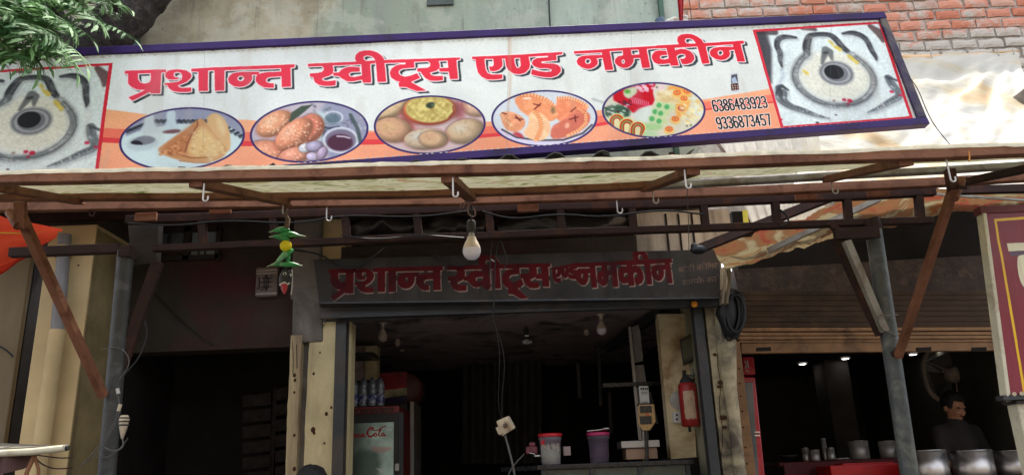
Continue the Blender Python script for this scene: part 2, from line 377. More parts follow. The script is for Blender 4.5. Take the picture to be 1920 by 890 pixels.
DIG={'0':[[(0,.2),(.15,0),(.5,0),(.6,.2),(.6,.8),(.5,1),(.1,1),(0,.8),(0,.2)]],'1':[[(.1,.2),(.35,0),(.35,1)]],
 '2':[[(0,.2),(.15,0),(.5,0),(.6,.2),(.55,.45),(0,1),(.6,1)]],'3':[[(0,.12),(.15,0),(.45,0),(.58,.12),(.58,.35),(.4,.47),(.25,.47)],[(.4,.47),(.6,.6),(.6,.88),(.45,1),(.12,1),(0,.86)]],
 '4':[[(.45,1),(.45,0),(0,.68),(.62,.68)]],'5':[[(.55,0),(.08,0),(.03,.45),(.4,.4),(.6,.55),(.58,.88),(.4,1),(.1,1),(0,.88)]],
 '6':[[(.58,.12),(.4,0),(.15,0),(0,.2),(0,.8),(.12,1),(.45,1),(.6,.85),(.6,.6),(.45,.45),(.15,.45),(0,.6)]],
 '7':[[(0,0),(.6,0),(.25,1)]],'8':[[(.3,.46),(.05,.35),(.05,.1),(.2,0),(.42,0),(.56,.1),(.56,.35),(.3,.46),(0,.62),(0,.88),(.15,1),(.45,1),(.6,.88),(.6,.62),(.3,.46)]],
 '9':[[(.03,.88),(.2,1),(.45,1),(.6,.8),(.6,.2),(.48,0),(.15,0),(0,.15),(0,.4),(.15,.55),(.45,.55),(.6,.4)]]}

# big banner: its plane, from the two vanishing directions of its edges
BN1=(cR*14429+cU*1146+cF*FPX).normalized(); BN2=(cR*-498+cU*3510+cF*FPX).normalized()
BNO=W(960,300,4.12); BNn=BN1.cross(BN2).normalized()
def bn_st(px,py):
    d=cF*FPX+cR*(px-960)+cU*(445-py); t=(BNO-CAM).dot(BNn)/d.dot(BNn); q=CAM+d*t-BNO
    g11,g12,g22=1.0,BN1.dot(BN2),1.0; a,b=q.dot(BN1),q.dot(BN2); D=g11*g22-g12*g12
    return ((a*g22-b*g12)/D,(b*g11-a*g12)/D)
def bn_pt(s_,t_,off=0): return BNO+BN1*s_+BN2*t_+BNn*off
_tr=bn_st(1663,25); _br=bn_st(1730,235); _tl=bn_st(0,112)
S1=( _tr[0]+_br[0])/2; T1=(_tr[1]+_tl[1])/2; T0=_br[1]; 
_pr=bn_st(1652,41); _pl=bn_st(212,113); _pp=bn_st(1411,56)
S0=_pl[0]-(_pr[0]-_pp[0])-(S1-_pr[0])
BW,BH=3600,int(3600*(T1-T0)/(S1-S0))
def bn_tex(p):
    s_,t_=bn_st(*p); return ((s_-S0)/(S1-S0)*BW,(T1-t_)/(T1-T0)*BH)

def paint_banner():
    cv=Canvas(BW,BH,(226,229,226),bn_tex); k=BW/1830.0
    X=np.linspace(0,1,BW)[None,:,None]
    cv.a[:]=np.array((229,236,236))/255*(1-X)+np.array((218,220,212))/255*X
    cv.a*=(1+.05*(vnoise(BH,BW,60,4)-.5))[...,None]
    # orange wave
    top=[(150,200),(260,212),(330,222),(463,224),(580,240),(697,246),(806,250),(915,228),(1021,225),(1121,207),(1226,200),(1330,186),(1445,166)]
    red=[(150,256),(330,262),(463,264),(580,263),(697,262),(806,258),(915,250),(1021,242),(1121,230),(1226,217),(1330,204),(1450,190)]
    lowb=[(1480,250),(1250,275),(900,300),(500,330),(140,345)]
    m_=cv.mask(top+lowb).astype(np.float32); Yn=np.linspace(0,1,BH)[:,None,None]
    col=np.array((250,196,140))*(1-Yn)+np.array((240,158,124))*Yn
    cv.put(blurm(m_,1),np.broadcast_to(col+(vnoise(BH,BW,200,2)[...,None]-.5)*30,(BH,BW,3)))
    cor=[(x,y-(17 if x<500 else 13)) for x,y in red]
    m_=cv.mask(cor+red[::-1]).astype(np.float32)*cv.mask(top+lowb); cv.put(blurm(m_,1),(236,112,92),.85)
    m_=cv.mask([(x,y) for x,y in red]+[(x,y+(10 if x<900 else 7 if x<1200 else 3)) for x,y in red[::-1]]); cv.put(m_,(222,58,66),.9)
    # snake panel, right one drawn, left one copied
    z=4.239; Q=lambda p:[(1410+x/z,40+y/z) for x,y in p]
    outer=Q([(5,68),(1025,2),(1280,772),(232,852)]); inner=Q([(32,84),(1008,20),(1252,756),(248,834)])
    cv.poly(outer,(212,44,62)); pm=cv.mask(inner)
    bgc=np.array((222,233,231))+(vnoise(BH,BW,120,4)[...,None]-.5)*26; cv.put(pm,bgc)
    tx=np.clip((vnoise(BH,BW,16,3)-.34)*2.6,0,1)
    G=lambda p,wd,c,al=1,soft=3: cv.local(Q(p),c,al,0,wd,soft,False,pm)
    Gt=lambda p,wd,c,al=1,soft=3: (cv.local(Q(p),tuple(max(0,v*.58) for v in c),al,0,wd,soft,False,pm),cv.local(Q(p),tuple(min(255,v*1.9+20) for v in c),al*.8,0,[w_*.8 for w_ in wd],soft,False,pm*np.clip(tx*1.6-.7,0,1)))
    el=cv.ell(cv.fn(Q([(660,430)])[0]),158,118); warm=np.clip((1.15-el)*3,0,1)*pm; cv.put(blurm(warm,6),(228,226,208),.9)
    G([(40,90),(90,220),(115,330),(140,480)],[78,66,44,18],(52,50,56),.9,14); G([(60,80),(180,85)],30,(60,52,54),.8,6); G([(400,55),(500,65)],18,(80,60,62),.8,5)
    G([(940,40),(1010,90),(1040,160)],[22,40,14],(88,62,62),.85,6); G([(120,90),(130,380)],18,(90,86,92),.4,12)
    def snake(p,wd,c=(74,76,80),hi=(150,156,160),al=.92):
        p,wd=chai(p,2,False,[w_*1.3 for w_ in wd])
        G([(x+10,y+14) for x,y in p],[w_*1.3 for w_ in wd],(150,158,162),.45,10)
        Gt(p,wd,c,al,3); G([(x+5,y+6) for x,y in p],[w_*.35 for w_ in wd],hi,.55,5)
        for i in range(len(p)-1):
            for t in (.3,):
                q=(p[i][0]*(1-t)+p[i+1][0]*t,p[i][1]*(1-t)+p[i+1][1]*t); G([q,(q[0]+3,q[1]+2)],[wd[i]*.4,wd[i]*.3],(48,50,54),.45,4)
    snake([(352,128),(260,118),(205,140),(195,200),(228,250),(222,300),(240,360)],[9,18,18,17,18,15,6])
    snake([(722,98),(800,88),(880,115),(920,160),(955,240),(985,280),(990,310)],[8,18,19,18,16,14,5])
    snake([(440,255),(432,200),(450,130),(470,105),(600,100),(650,120),(720,205),(760,235)],[20,26,22,16,16,20,20,16],(64,66,70))
    snake([(215,530),(240,560),(225,610),(290,670),(400,705),(520,750),(620,770)],[22,36,34,22,20,12,3],(120,132,140),(178,188,194),.75)
    snake([(1085,450),(1110,500),(1190,590),(1100,635),(1010,690),(920,722)],[24,26,22,20,14,4],(136,150,160),(190,200,206),.7)
    G([(195,570),(215,520),(240,510),(290,545)],[10,16,14,8],(56,62,66),.9,3); G([(1065,440),(1150,470)],10,(66,70,76),.85,3); G([(235,375),(255,430),(180,560)],10,(120,124,160),.35,14)
    # big coil and the dark centre
    coil=[(440,255),(360,330),(330,430),(370,530),(480,620),(620,670),(780,665),(900,620),(970,540),(975,440),(920,350),(800,265)]
    coil=chai(coil,2)
    G([(x+6,y+8) for x,y in coil],[44]*len(coil),(178,186,188),.55,16); Gt(coil,[26]*len(coil),(132,138,142),.55,9); G([(x-12 if x<600 else x+14,y+2) for x,y in coil],3.2,(66,70,74),.85,2); G([(x+30 if x<600 else x-26,y-6) for x,y in coil],2.4,(80,84,88),.8,2)
    G([(x*1.0,y+14) for x,y in coil[12:40]],2,(110,114,118),.6,2)
    for i in range(34):
        t=_rs.rand()*(len(coil)-1.01); a=int(t); f=t-a; q=(coil[a][0]*(1-f)+coil[a+1][0]*f+_rs.randn()*10,coil[a][1]*(1-f)+coil[a+1][1]*f+_rs.randn()*8)
        G([q,(q[0]+8,q[1]+6)],5,(90,92,98) if _rs.rand()<.5 else (212,216,216),.45,6)
    cc=cv.fn(Q([(655,400)])[0]); 
    for rx,ry,c,al in ((77,63,(150,154,158),.55),(70,56,(96,98,104),.75),(60,49,(176,180,182),.8),(49,40,(104,106,112),.8),(41,35,(30,30,32),1)):
        e=cv.ell((cc[0]+ (8 if rx>45 else 0),cc[1]+(6 if rx>45 else 0)),rx,ry); cv.put(np.clip((1-e)*14,0,1)*pm,c,al)
    G([(560,330),(590,225),(620,240),(640,300)],[12,34,30,10],(84,88,90),.8,6); G([(575,250),(600,245)],12,(52,54,58),.8,4)
    for x,y,r_ in ((628,165,13),(690,215,20),(785,285,20),(825,318,18),(430,402,17),(660,200,12)):
        G([(x-14,y-10),(x+10,y+8)],[r_*.8,r_],(222,196,84),.85,4)
    for x,y,r_,c in ((735,622,12,(200,40,70)),(780,630,16,(196,36,66)),(765,655,8,(170,40,60)),(655,630,10,(160,140,130)),(1110,560,12,(206,40,80)),(1180,588,9,(190,40,76)),(230,780,9,(190,50,60)),(520,805,9,(60,60,60)),(670,742,6,(90,60,60))):
        G([(x-5,y),(x+5,y)],r_,c,.95,2)
    gr=vnoise(BH,BW,6,2)-.5; cv.a*=(1+.16*gr*pm)[...,None]; b_=np.stack([blurm(cv.a[...,i],2) for i in range(3)],-1); cv.a+=(b_-cv.a)*(.7*pm)[...,None]
    dx=bn_tex((212,113))[0]-bn_tex(Q([(1025,2)])[0])[0]; dxi=int(round(dx))
    reg=cv.mask(outer); ys,xs=np.where(reg); sel=(xs+dxi>=0); cv.a[ys[sel],xs[sel]+dxi]=cv.a[ys[sel],xs[sel]]
    # name with white edge and black drop shadow
    mm=word_mask(cv,W1)|word_mask(cv,W2)|word_mask(cv,W3)|word_mask(cv,W4)
    wo=dilate(mm,2.4*k*.9); sh=dilate(mm,1.2*k)
    blk=np.zeros_like(sh)
    for t in np.linspace(0,1,7): blk|=shift(sh,5.0*k*t,4.8*k*t)
    cv.put(blurm(blk.astype(np.float32),1),(52,60,64)); cv.put(blurm(wo.astype(np.float32),1),(252,240,240))
    rc=np.array((236,72,98))*(1-X)+np.array((216,28,44))*X; cv.put(blurm(mm.astype(np.float32),1),np.broadcast_to(rc*255/255,(BH,BW,3)))
    # five oval food pictures
    inns=[]
    def frame(cx,cy,hw,hh,bgc_):
        c=cv.fn((cx,cy)); rx=(cv.fn((cx+hw,cy))[0]-cv.fn((cx-hw,cy))[0])/2; ry=(cv.fn((cx,cy+hh))[1]-cv.fn((cx,cy-hh))[1])/2
        e=cv.ell(c,rx,ry); cv.put(np.clip((1-e)*rx,0,1),(62,48,104)); inn=np.clip((1-cv.ell(c,rx-3.8*k,ry-3.8*k))*rx,0,1); cv.put(inn,bgc_); inns.append(inn); return inn
    def blob(inn,x,y,rx,ry,ang,c,hi=None,spk=0,edge=None):
        """shaded lump of food in a printed picture"""
        c0=cv.fn((x,y)); e=cv.ell(c0,rx*k,ry*k,ang); m_=np.clip((1-e)*rx*k*.5,0,1)*inn
        cv.put(np.clip((1.16-e)*5,0,1)*inn,edge or (128,92,80),.5)
        cv.put(m_,c); 
        e3=cv.ell((c0[0]-rx*k*.22,c0[1]-ry*k*.25),rx*k*.95,ry*k*.95,ang); cv.put(np.clip((e3-.72)*2.2,0,1)*m_,tuple(v*.66 for v in c),.75)
        e2=cv.ell((c0[0]-rx*k*.25,c0[1]-ry*k*.3),rx*k*.62,ry*k*.6,ang); cv.put(np.clip((1-e2)*1.3,0,1)*m_,hi or tuple(min(255,v+34) for v in c),.7)
        nz=vnoise(BH,BW,10,2); cv.put(np.clip((nz-.55)*4,0,1)*m_,tuple(v*.82 for v in c),.35)
        for _ in range(spk):
            a=_rs.rand()*6.28; q=math.sqrt(_rs.rand())*.8; px_=c0[0]+rx*k*q*math.cos(a)*math.cos(ang)-ry*k*q*math.sin(a)*math.sin(ang); py_=c0[1]+rx*k*q*math.cos(a)*math.sin(ang)+ry*k*q*math.sin(a)*math.cos(ang)
            cv.local([(px_,py_),(px_+3,py_+2)],(250,226,206),.7,0,4,0,True,inn)
    z2=6.846
    def mk(ox,oy):
        return lambda p:[(ox+x/z2,oy+y/z2) for x,y in p]
    # samosa
    inn=frame(342,259,118,59.5,(216,230,232)); Q1=mk(220,190)
    PP=lambda q,p,c,al=1,b=1: cv.local(q(chai(p,1,True)),c,al,b,clip=inn)
    LL=lambda q,p,wd,c,al=1,soft=1: cv.local(q(p),c,al,0,wd,soft,False,inn)
    PP(Q1,[(60,480),(300,360),(900,260),(1400,280),(1640,500),(1640,0),(0,0)],(176,180,196))
    for i in range(26):
        x=120+i*58; y=400-(i*26 if i<6 else 150)+(0 if i<22 else (i-21)*45); y= 380-i*24 if i<6 else 255 if i<20 else 255+(i-19)*32
        if x<1640: LL(Q1,[(x,y),(x+34,y-14)],12,(66,74,84),.8); LL(Q1,[(x,y+26),(x+50,y+16)],3,(90,96,108),.8)
    for hx in (400,680):
        PP(Q1,[(hx-60,120),(hx+60,90),(hx+70,260),(hx+130,400),(hx-130,420),(hx-50,260)],(214,226,232),1,3)
    PP(Q1,[(60,480),(150,430),(500,420),(900,380),(1640,420),(1640,890),(60,890)],(222,236,238),1,6)
    PP(Q1,[(110,560),(150,470),(330,430),(470,450),(540,520),(480,600),(300,640),(160,620)],(206,218,222),1,5); PP(Q1,[(155,520),(230,470),(340,435),(450,450),(495,490),(440,535),(330,560),(200,550)],(150,156,166),1,2); PP(Q1,[(155,520),(260,490),(350,555),(200,552)],(74,66,80),1,1)
    PP(Q1,[(555,390),(640,365),(760,350),(830,370),(760,405),(620,410)],(150,120,122),1,2)
    PP(Q1,[(1110,240),(1230,125),(1350,190),(1410,280),(1450,430),(1450,620),(1400,650),(1300,600)],(226,198,160),1,2); PP(Q1,[(1240,160),(1340,220),(1400,420),(1330,430)],(240,222,186),.8,6)
    PP(Q1,[(520,600),(560,570),(700,470),(900,340),(1020,225),(1100,215),(1180,330),(1320,500),(1430,640),(1300,760),(1050,785),(800,760),(600,690),(530,650)],(216,178,140),1,2)
    PP(Q1,[(1070,300),(1150,330),(1400,640),(1200,750),(900,690),(900,540)],(232,208,166),.9,8); PP(Q1,[(530,620),(700,480),(1020,240),(1020,300),(900,540),(880,720),(620,680)],(198,148,112),.75,6)
    LL(Q1,[(1020,250),(1030,300),(960,400),(900,530),(870,640)],5,(156,104,80),.8,2); LL(Q1,[(840,695),(940,725),(1050,722),(1200,712)],5,(168,120,90),.8,2); LL(Q1,[(800,762),(1000,785),(1190,785)],6,(200,160,130),.8,2)
    for _ in range(60):
        x=540+_rs.rand()*420; y=680-(x-540)*.75*_rs.rand(); LL(Q1,[(x,y),(x+14,y+6)],7,(232,190,150) if _rs.rand()<.6 else (176,124,92),.55,3)
    for _ in range(50):
        x=950+_rs.rand()*450; y=330+(x-950)*.5+_rs.rand()*330; LL(Q1,[(x,y),(x+18,y+6)],8,(240,226,184) if _rs.rand()<.7 else (210,176,126),.5,4)
    # fritters with a dip
    inn=frame(580.5,246.8,112,57.5,(206,200,208)); Q2=mk(460,180)
    PP(Q2,[(850,90),(1600,90),(1600,860),(1000,860)],(176,178,196),1,6)
    for i in range(40):
        x=850+_rs.rand()*700; y=100+_rs.rand()*600; LL(Q2,[(x,y),(x+50*_rs.randn(),y+30*_rs.randn())],8,[(220,224,230),(130,132,150),(110,130,124)][i%3],.5,5)
    PP(Q2,[(860,200),(1040,200),(1020,420),(1000,560),(900,600)],(212,226,228),1,8)
    LL(Q2,circ(1130,280,120,75)+[(1250,280)],6,(226,232,236),.8,2); PP(Q2,circ(1120,300,100,70),(120,140,150),.8,5); LL(Q2,[(1010,400),(1080,420),(1200,400)],9,(90,104,116),.8,3); PP(Q2,[(980,430),(1050,400),(1010,580)],(84,92,110),.8,5)
    LL(Q2,circ(1225,570,215,155,24)+[(1440,570)],10,(222,226,234),.9,2); PP(Q2,circ(1225,570,195,138,24),(150,142,160),.9,3)
    PP(Q2,circ(1215,600,165,108,24),(112,78,98),1,3); LL(Q2,[(1180,520),(1270,525),(1340,545)],6,(230,226,236),.9,2); LL(Q2,[(1350,250),(1440,420),(1480,600)],14,(96,112,112),.8,4)
    blob(inn,500,288,40,28,.2,(226,176,152),None,20); blob(inn,515,232,36,24,-.55,(230,184,156),(244,218,194),45,(196,124,110)); blob(inn,583,240,24,30,.3,(222,164,144),None,18)
    blob(inn,552,252,42,25,-.75,(232,178,152),(246,216,194),55,(196,120,108)); blob(inn,552,292,30,18,-.2,(226,174,154),None,20)
    LL(Q2,[(570,330),(640,240),(740,170),(850,125)],[6,30,26,4],(104,116,104),1,2); blob(inn,572,278,12,10,0,(226,228,236)); blob(inn,590,275,16,12,0,(190,184,204)); blob(inn,586,294,12,9,.3,(214,206,226)); blob(inn,604,288,9,15,.4,(200,186,208))
    # puri round a bowl of curry
    inn=frame(806.5,233.5,105.7,55.5,(222,206,206)); Q3=mk(690,170)
    blob(inn,735,205,40,18,-.4,(226,206,176)); blob(inn,892,200,26,22,.3,(222,196,176)); PP(Q3,[(380,300),(480,230),(640,470),(560,520),(480,480)],(206,120,120),.8,12); PP(Q3,[(1080,120),(1240,140),(1240,350),(1120,380),(1080,300)],(176,112,116),.85,12)
    blob(inn,738,244,35,27,.25,(222,190,164),(232,206,170)); blob(inn,873,246,37,26,-.2,(218,198,172),(228,224,212)); 
    blob(inn,799,261,41,23,0,(222,206,186),(226,232,228),0,(190,130,120)); blob(inn,812,262,26,18,.2,(226,200,172),(222,190,164))
    blob(inn,806,206,50,34,0,(232,142,116),(240,170,130)); PP(Q3,circ(795,235,318,180,28),(210,196,140),1,2)
    nz=vnoise(BH,BW,14,3); cm=cv.mask(Q3(circ(795,240,300,165,28)))*inn; cv.put(np.clip((nz-.45)*5,0,1)*cm,(238,228,170),.8); cv.put(np.clip((.4-nz)*6,0,1)*cm,(188,168,106),.6)
    PP(Q3,[(735,190),(780,150),(850,150),(860,190),(820,235),(760,225)],(82,92,80),.95,2); PP(Q3,[(800,180),(850,170),(840,215)],(150,170,140),.8,3); LL(Q3,[(1090,200),(1100,280),(1040,340)],6,(150,70,70),.7,3)
    # gujiya
    inn=frame(1021.2,220.7,100.6,54,(222,226,230)); Q4=mk(910,155)
    PP(Q4,[(100,560),(250,600),(600,745),(1000,750),(1300,650),(1440,500),(1300,760),(700,840),(200,740)],(226,222,236),1,3); LL(Q4,[(215,600),(400,700),(700,740),(1000,735),(1250,650),(1370,540)],7,(88,80,90),.85,3)
    def gu(q,body,rim,c,cr_):
        PP(q,body,c,1,2); 
        nz=vnoise(BH,BW,18,3); cv.put(np.clip((nz-.5)*4,0,1)*cv.mask(q(body))*inn,tuple(min(255,v+22) for v in c),.6)
        LL(q,rim,13,cr_,.95,2)
        for i in range(len(rim)-1):
            for t in (0,.25,.5,.75):
                x=rim[i][0]*(1-t)+rim[i+1][0]*t; y=rim[i][1]*(1-t)+rim[i+1][1]*t; d=(rim[i+1][1]-rim[i][1],-(rim[i+1][0]-rim[i][0])); l=math.hypot(*d) or 1
                LL(q,[(x-d[0]/l*28,y-d[1]/l*28),(x+d[0]/l*28,y+d[1]/l*28)],2.4,(206,120,84),.75,1)
    gu(Q4,[(910,230),(960,180),(1100,190),(1260,260),(1330,330),(1200,480),(900,520)],[(930,200),(1060,190),(1190,230),(1310,300)],(234,168,136),(246,204,168))
    gu(Q4,[(350,200),(480,150),(640,150),(800,200),(900,290),(940,400),(880,500),(700,470),(480,400)],[(450,150),(620,155),(780,210),(890,300),(900,400)],(238,178,142),(246,198,160))
    gu(Q4,[(850,560),(1000,480),(1150,370),(1220,330),(1350,400),(1340,520),(1200,640),(980,720),(830,720)],[(1210,340),(1290,400),(1290,520),(1200,610),(1060,680)],(216,146,128),(246,202,166))
    gu(Q4,[(190,370),(350,370),(500,450),(520,530),(460,610),(350,640),(230,570)],[(210,400),(250,480),(330,540)],(230,178,146),(240,214,184))
    gu(Q4,[(560,370),(660,360),(780,420),(840,540),(830,660),(740,745),(600,745),(470,640),(560,540)],[(640,370),(700,450),(720,560),(690,660),(650,740)],(242,208,176),(246,200,158))
    PP(Q4,[(340,640),(440,630),(520,720),(400,690)],(200,90,100),.9,3)
    for p in ([(630,340),(710,265)],[(620,270),(700,290)],[(1100,370),(1160,320)],[(1080,470),(1190,440)],[(1150,420),(1160,500)],[(385,450),(480,470)],[(390,420),(450,490)],[(215,385),(270,400)]): LL(Q4,p,5,(130,70,66),.9,1)
    PP(Q4,[(470,190),(580,180),(600,205),(490,215)],(248,236,222),.95,1); PP(Q4,[(1020,520),(1080,510),(1080,580),(1020,590)],(240,196,176),.95,2); PP(Q4,circ(870,350,26,50),(120,120,96),.6,4)
    # mixed sweets
    inn=frame(1226,206.4,97.9,52.6,(226,222,206)); Q5=mk(1120,140)
    PP(Q5,[(150,300),(350,150),(600,100),(760,110),(700,200),(740,380),(600,420),(480,520),(380,420)],(206,26,60),1,2); PP(Q5,[(90,400),(330,380),(440,470),(380,560),(100,560)],(96,124,104),1,4)
    for _ in range(30):
        x=90+_rs.rand()*350; y=340+_rs.rand()*200; LL(Q5,[(x,y),(x+22,y+6)],7,[(236,214,222),(120,60,84),(70,96,80),(214,226,220)][_rs.randint(4)],.8,2)
    PP(Q5,[(330,190),(500,150),(520,230),(450,290),(400,320),(330,270)],(214,222,196),1,3); PP(Q5,circ(385,220,40,26),(116,180,92),.9,3)
    for i in range(9): LL(Q5,[(440+i*26,290+i*8),(455+i*26,370+i*5)],3.2,(240,190,214),.9,1)
    for _ in range(16): x=500+_rs.rand()*340; y=120+_rs.rand()*90; LL(Q5,[(x,y),(x+26,y+8)],13,(240,216,224),.8,3)
    PP(Q5,[(420,540),(560,410),(720,420),(760,560),(600,640)],(226,232,226),1,4)
    PP(Q5,[(860,150),(1100,160),(1200,250),(1180,420),(1100,560),(1000,540),(1000,300)],(236,186,116),1,4)
    for _ in range(36): x=760+_rs.rand()*260; y=210+_rs.rand()*140; LL(Q5,[(x,y),(x+36,y+10)],20,[(230,218,180),(240,232,206),(222,200,160)][_rs.randint(3)],.7,5)
    for x,y in ((1110,310),(1080,440),(1000,570),(920,700),(1150,220),(1020,240)):
        PP(Q5,circ(x,y+20,70,52),(238,206,140),.9,4); LL(Q5,circ(x,y,40,26,14)+[(x+40,y)],5,(232,116,66) if y!=440 else (200,90,120),.9,2); PP(Q5,circ(x,y,14,10),(180,70,60),.8,2)
    for _ in range(70): x=1060+_rs.rand()*300; y=300+_rs.rand()*400; LL(Q5,[(x,y),(x+20,y+14)],12,[(240,232,196),(226,222,206),(232,206,150),(228,236,226)][_rs.randint(4)],.75,3)
    for x,y in ((760,170),(1150,660),(1200,650)): PP(Q5,circ(x,y,12,10),(60,70,60),.8,2)
    for x,y in ((790,400),(890,420),(740,480),(810,500),(700,570),(790,600)):
        PP(Q5,[(x-50,y-50),(x+110,y-40),(x+110,y+45),(x-40,y+50)],(214,224,184),1,3); PP(Q5,circ(x,y,38,38),(122,190,136),1,3); LL(Q5,circ(x,y,42,42,14)+[(x+42,y)],2.5,(228,236,206),.8,1)
    PP(Q5,[(560,640),(640,620),(860,650),(800,720),(600,720)],(190,216,172),1,4); PP(Q5,[(480,770),(560,720),(800,740),(740,800),(560,800)],(200,220,186),1,4)
    for x,y in ((250,600),(380,660),(520,700)):
        for r_,c in ((110,(226,232,170)),(92,(204,52,44)),(72,(150,196,120)),(54,(196,56,50)),(38,(232,226,186))): PP(Q5,[(x-r_,y+100)]+[(x+r_*math.cos(a),y+r_*.95*math.sin(a)) for a in np.linspace(math.pi,2*math.pi,10)]+[(x+r_*.4,y+110)],c,1,1)
    for i_ in inns: cv.a=np.power(np.clip(cv.a,0,1),(1+.45*i_)[...,None])
    for i_ in inns:
        mz=cv.a.mean(2,keepdims=True); cv.a+=(cv.a-mz)*(.08*i_)[...,None]
    g_=vnoise(BH,BW,4,2)-.5; cv.a*=(1+.07*g_)[...,None]
    b_=np.stack([blurm(cv.a[...,i],1) for i in range(3)],-1); ii=np.clip(sum(inns),0,1)*.8; cv.a+=(b_-cv.a)*ii[...,None]
    # telephone numbers
    for txt,a,b,hgt in (('6386483923',(1334,190),(1437,181),19.5),('9336873457',(1342,222),(1445,214),19.5)):
        n=len(txt); A=np.array(a,float); B=np.array(b,float); st=(B-A)/n
        lines=[]
        for i,ch in enumerate(txt):
            o_=A+st*i
            for pl in DIG[ch]: lines.append([tuple(o_+st*1.12*x+np.array((hgt*.28*y,hgt*y))) for x,y in pl])
        for l_ in lines: cv.line(l_,5.6*k,(244,232,226),.95)
        for l_ in lines: cv.line(l_,3.1*k,(24,22,24))
    # little printed phone picture
    cv.poly([(1369,138),(1383,136),(1387,173),(1370,175)],(206,210,214)); cv.poly([(1371,141),(1382,139),(1384,155),(1371,157)],(70,74,84)); cv.poly([(1372,148),(1378,144),(1383,155),(1373,156)],(170,186,206))
    cv.poly([(1370,158),(1384,156),(1386,169),(1371,171)],(70,36,36))
    for i in range(3):
        for j in range(3): cv.poly([(1372+i*4.6+j*.5,160+j*3.6),(1374.4+i*4.6+j*.5,160+j*3.6),(1374.6+i*4.6+j*.5,161.8+j*3.6),(1372.2+i*4.6+j*.5,161.8+j*3.6)],(200,170,160))
    # wear: seams, rust drips, staples, lamination marks along the edges
    for x in (385,955,1185,1560): cv.line([(x,0),(x-6,360)],1.2,(120,124,126),.5)
    cv.line([(955,60),(957,150),(950,250)],[16,10,6],(186,140,100),.35,False,10); cv.line([(1112,186),(1130,192)],12,(150,156,156),.5,False,6)
    Xp=np.arange(BW); 
    for row,off in ((0,1),(1,-1)):
        for i in range(260):
            x=_rs.rand()*BW; yy=(_rs.rand()*7+8)*1.0 if row==0 else BH-(_rs.rand()*7+8)
            cv.local([(x,yy),(x+3+_rs.rand()*10,yy+_rs.rand()*2)],[(120,90,70),(250,250,250),(150,120,110)][i%3],.55,0,2.4,0,True)
    nz=vnoise(BH,BW,420,4); cv.a*=(1-.10*np.clip((nz-.5)*4,0,1))[...,None]
    nz2=vnoise(BH,BW,50,3,6.0); cv.put(np.clip((nz2-.62)*5,0,1),(178,170,158),.22)
    edge=np.minimum(np.arange(BH),BH-1-np.arange(BH))[:,None]*np.ones((1,BW)); cv.put(np.clip(1-edge/26,0,1)*np.clip((vnoise(BH,BW,30,3)-.4)*3,0,1),(196,180,160),.6)
    ex=(BW-np.arange(BW))[None]*np.ones((BH,1)); cv.put(np.clip(1-ex/42,0,1)*np.clip((vnoise(BH,BW,24,3)-.38)*5,0,1),(96,84,72),.85)
    return np.power(np.clip(cv.a,0,1),1.0)[::-1]

# ------------------------------------------------------------------ materials
CREAM=(.62,.50,.30); 
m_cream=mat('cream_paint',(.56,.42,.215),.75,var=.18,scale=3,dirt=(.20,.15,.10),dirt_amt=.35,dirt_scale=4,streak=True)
m_cream2=mat('stained_cream_paint',(.60,.50,.28),.75,var=.2,scale=3,dirt=(.26,.18,.11),dirt_amt=.7,dirt_scale=3,streak=True,bump=.3)
m_peel=mat('peeling_cream_plaster',(.46,.39,.25),.9,var=.35,scale=7,dirt=(.10,.085,.07),dirt_amt=.75,dirt_scale=5,bump=.6,fine=25)
m_greyplaster=mat('grey_plaster',(.20,.175,.15),.9,var=.3,scale=5,dirt=(.08,.07,.06),dirt_amt=.5,bump=.5,fine=30)
m_shadepl=mat('shade_dark_plaster',(.05,.042,.034),.9,var=.35,scale=3,dirt=(.075,.028,.030),dirt_amt=.55,dirt_scale=1.2,bump=.4,spec=.12)  # shade under the canopy is put into this dark plaster colour
m_black=mat('shade_black_plaster',(.022,.019,.018),.95,var=.4,scale=2,bump=.2,spec=.05)  # shade of rooms, gaps and slots put into a near-black colour
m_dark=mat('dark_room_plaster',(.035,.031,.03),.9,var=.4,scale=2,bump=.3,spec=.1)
m_ceil=mat('dingy_ceiling_plaster',(.52,.41,.40),.9,var=.25,scale=2.5,dirt=(.06,.05,.05),dirt_amt=.5)
m_frame=mat('dark_grey_steel',(.05,.052,.056),.5,.3,var=.3,scale=8,dirt=(.10,.075,.06),dirt_amt=.35)
m_brown=mat('brown_painted_steel',(.22,.095,.052),.6,.0,var=.3,scale=6,dirt=(.10,.035,.018),dirt_amt=.5,dirt_scale=9,bump=.35,spec=.2)
m_truss=mat('dark_brown_steel',(.040,.023,.020),.7,.0,var=.3,scale=9,dirt=(.09,.035,.02),dirt_amt=.4,dirt_scale=8,spec=.15)
m_gi=mat('galvanised_pipe',(.075,.082,.080),.5,.2,var=.3,scale=14,dirt=(.17,.17,.145),dirt_amt=.5,dirt_scale=9,bump=.4)
m_greybar=mat('whitewashed_steel',(.30,.28,.235),.6,.1,var=.25,scale=10,dirt=(.18,.13,.09),dirt_amt=.6,dirt_scale=9)
m_street=mat('asphalt',(.05,.048,.045),.95,var=.3,scale=4,bump=.5)
m_paving=mat('concrete_step',(.16,.15,.13),.9,var=.3,scale=4,dirt=(.07,.06,.05),dirt_amt=.5)
m_wire=mat('black_wire',(.012,.012,.013),.5,bump=0)
m_wire_g=mat('grey_wire',(.10,.092,.085),.5,bump=0)
m_white=mat('white_enamel',(.72,.71,.68),.4,var=.08)
m_steel=mat('steel',(.62,.60,.58),.22,1.0,var=.12,scale=30,bump=.05)
m_dull=mat('dull_aluminium',(.42,.40,.38),.45,.6,var=.2,scale=12)

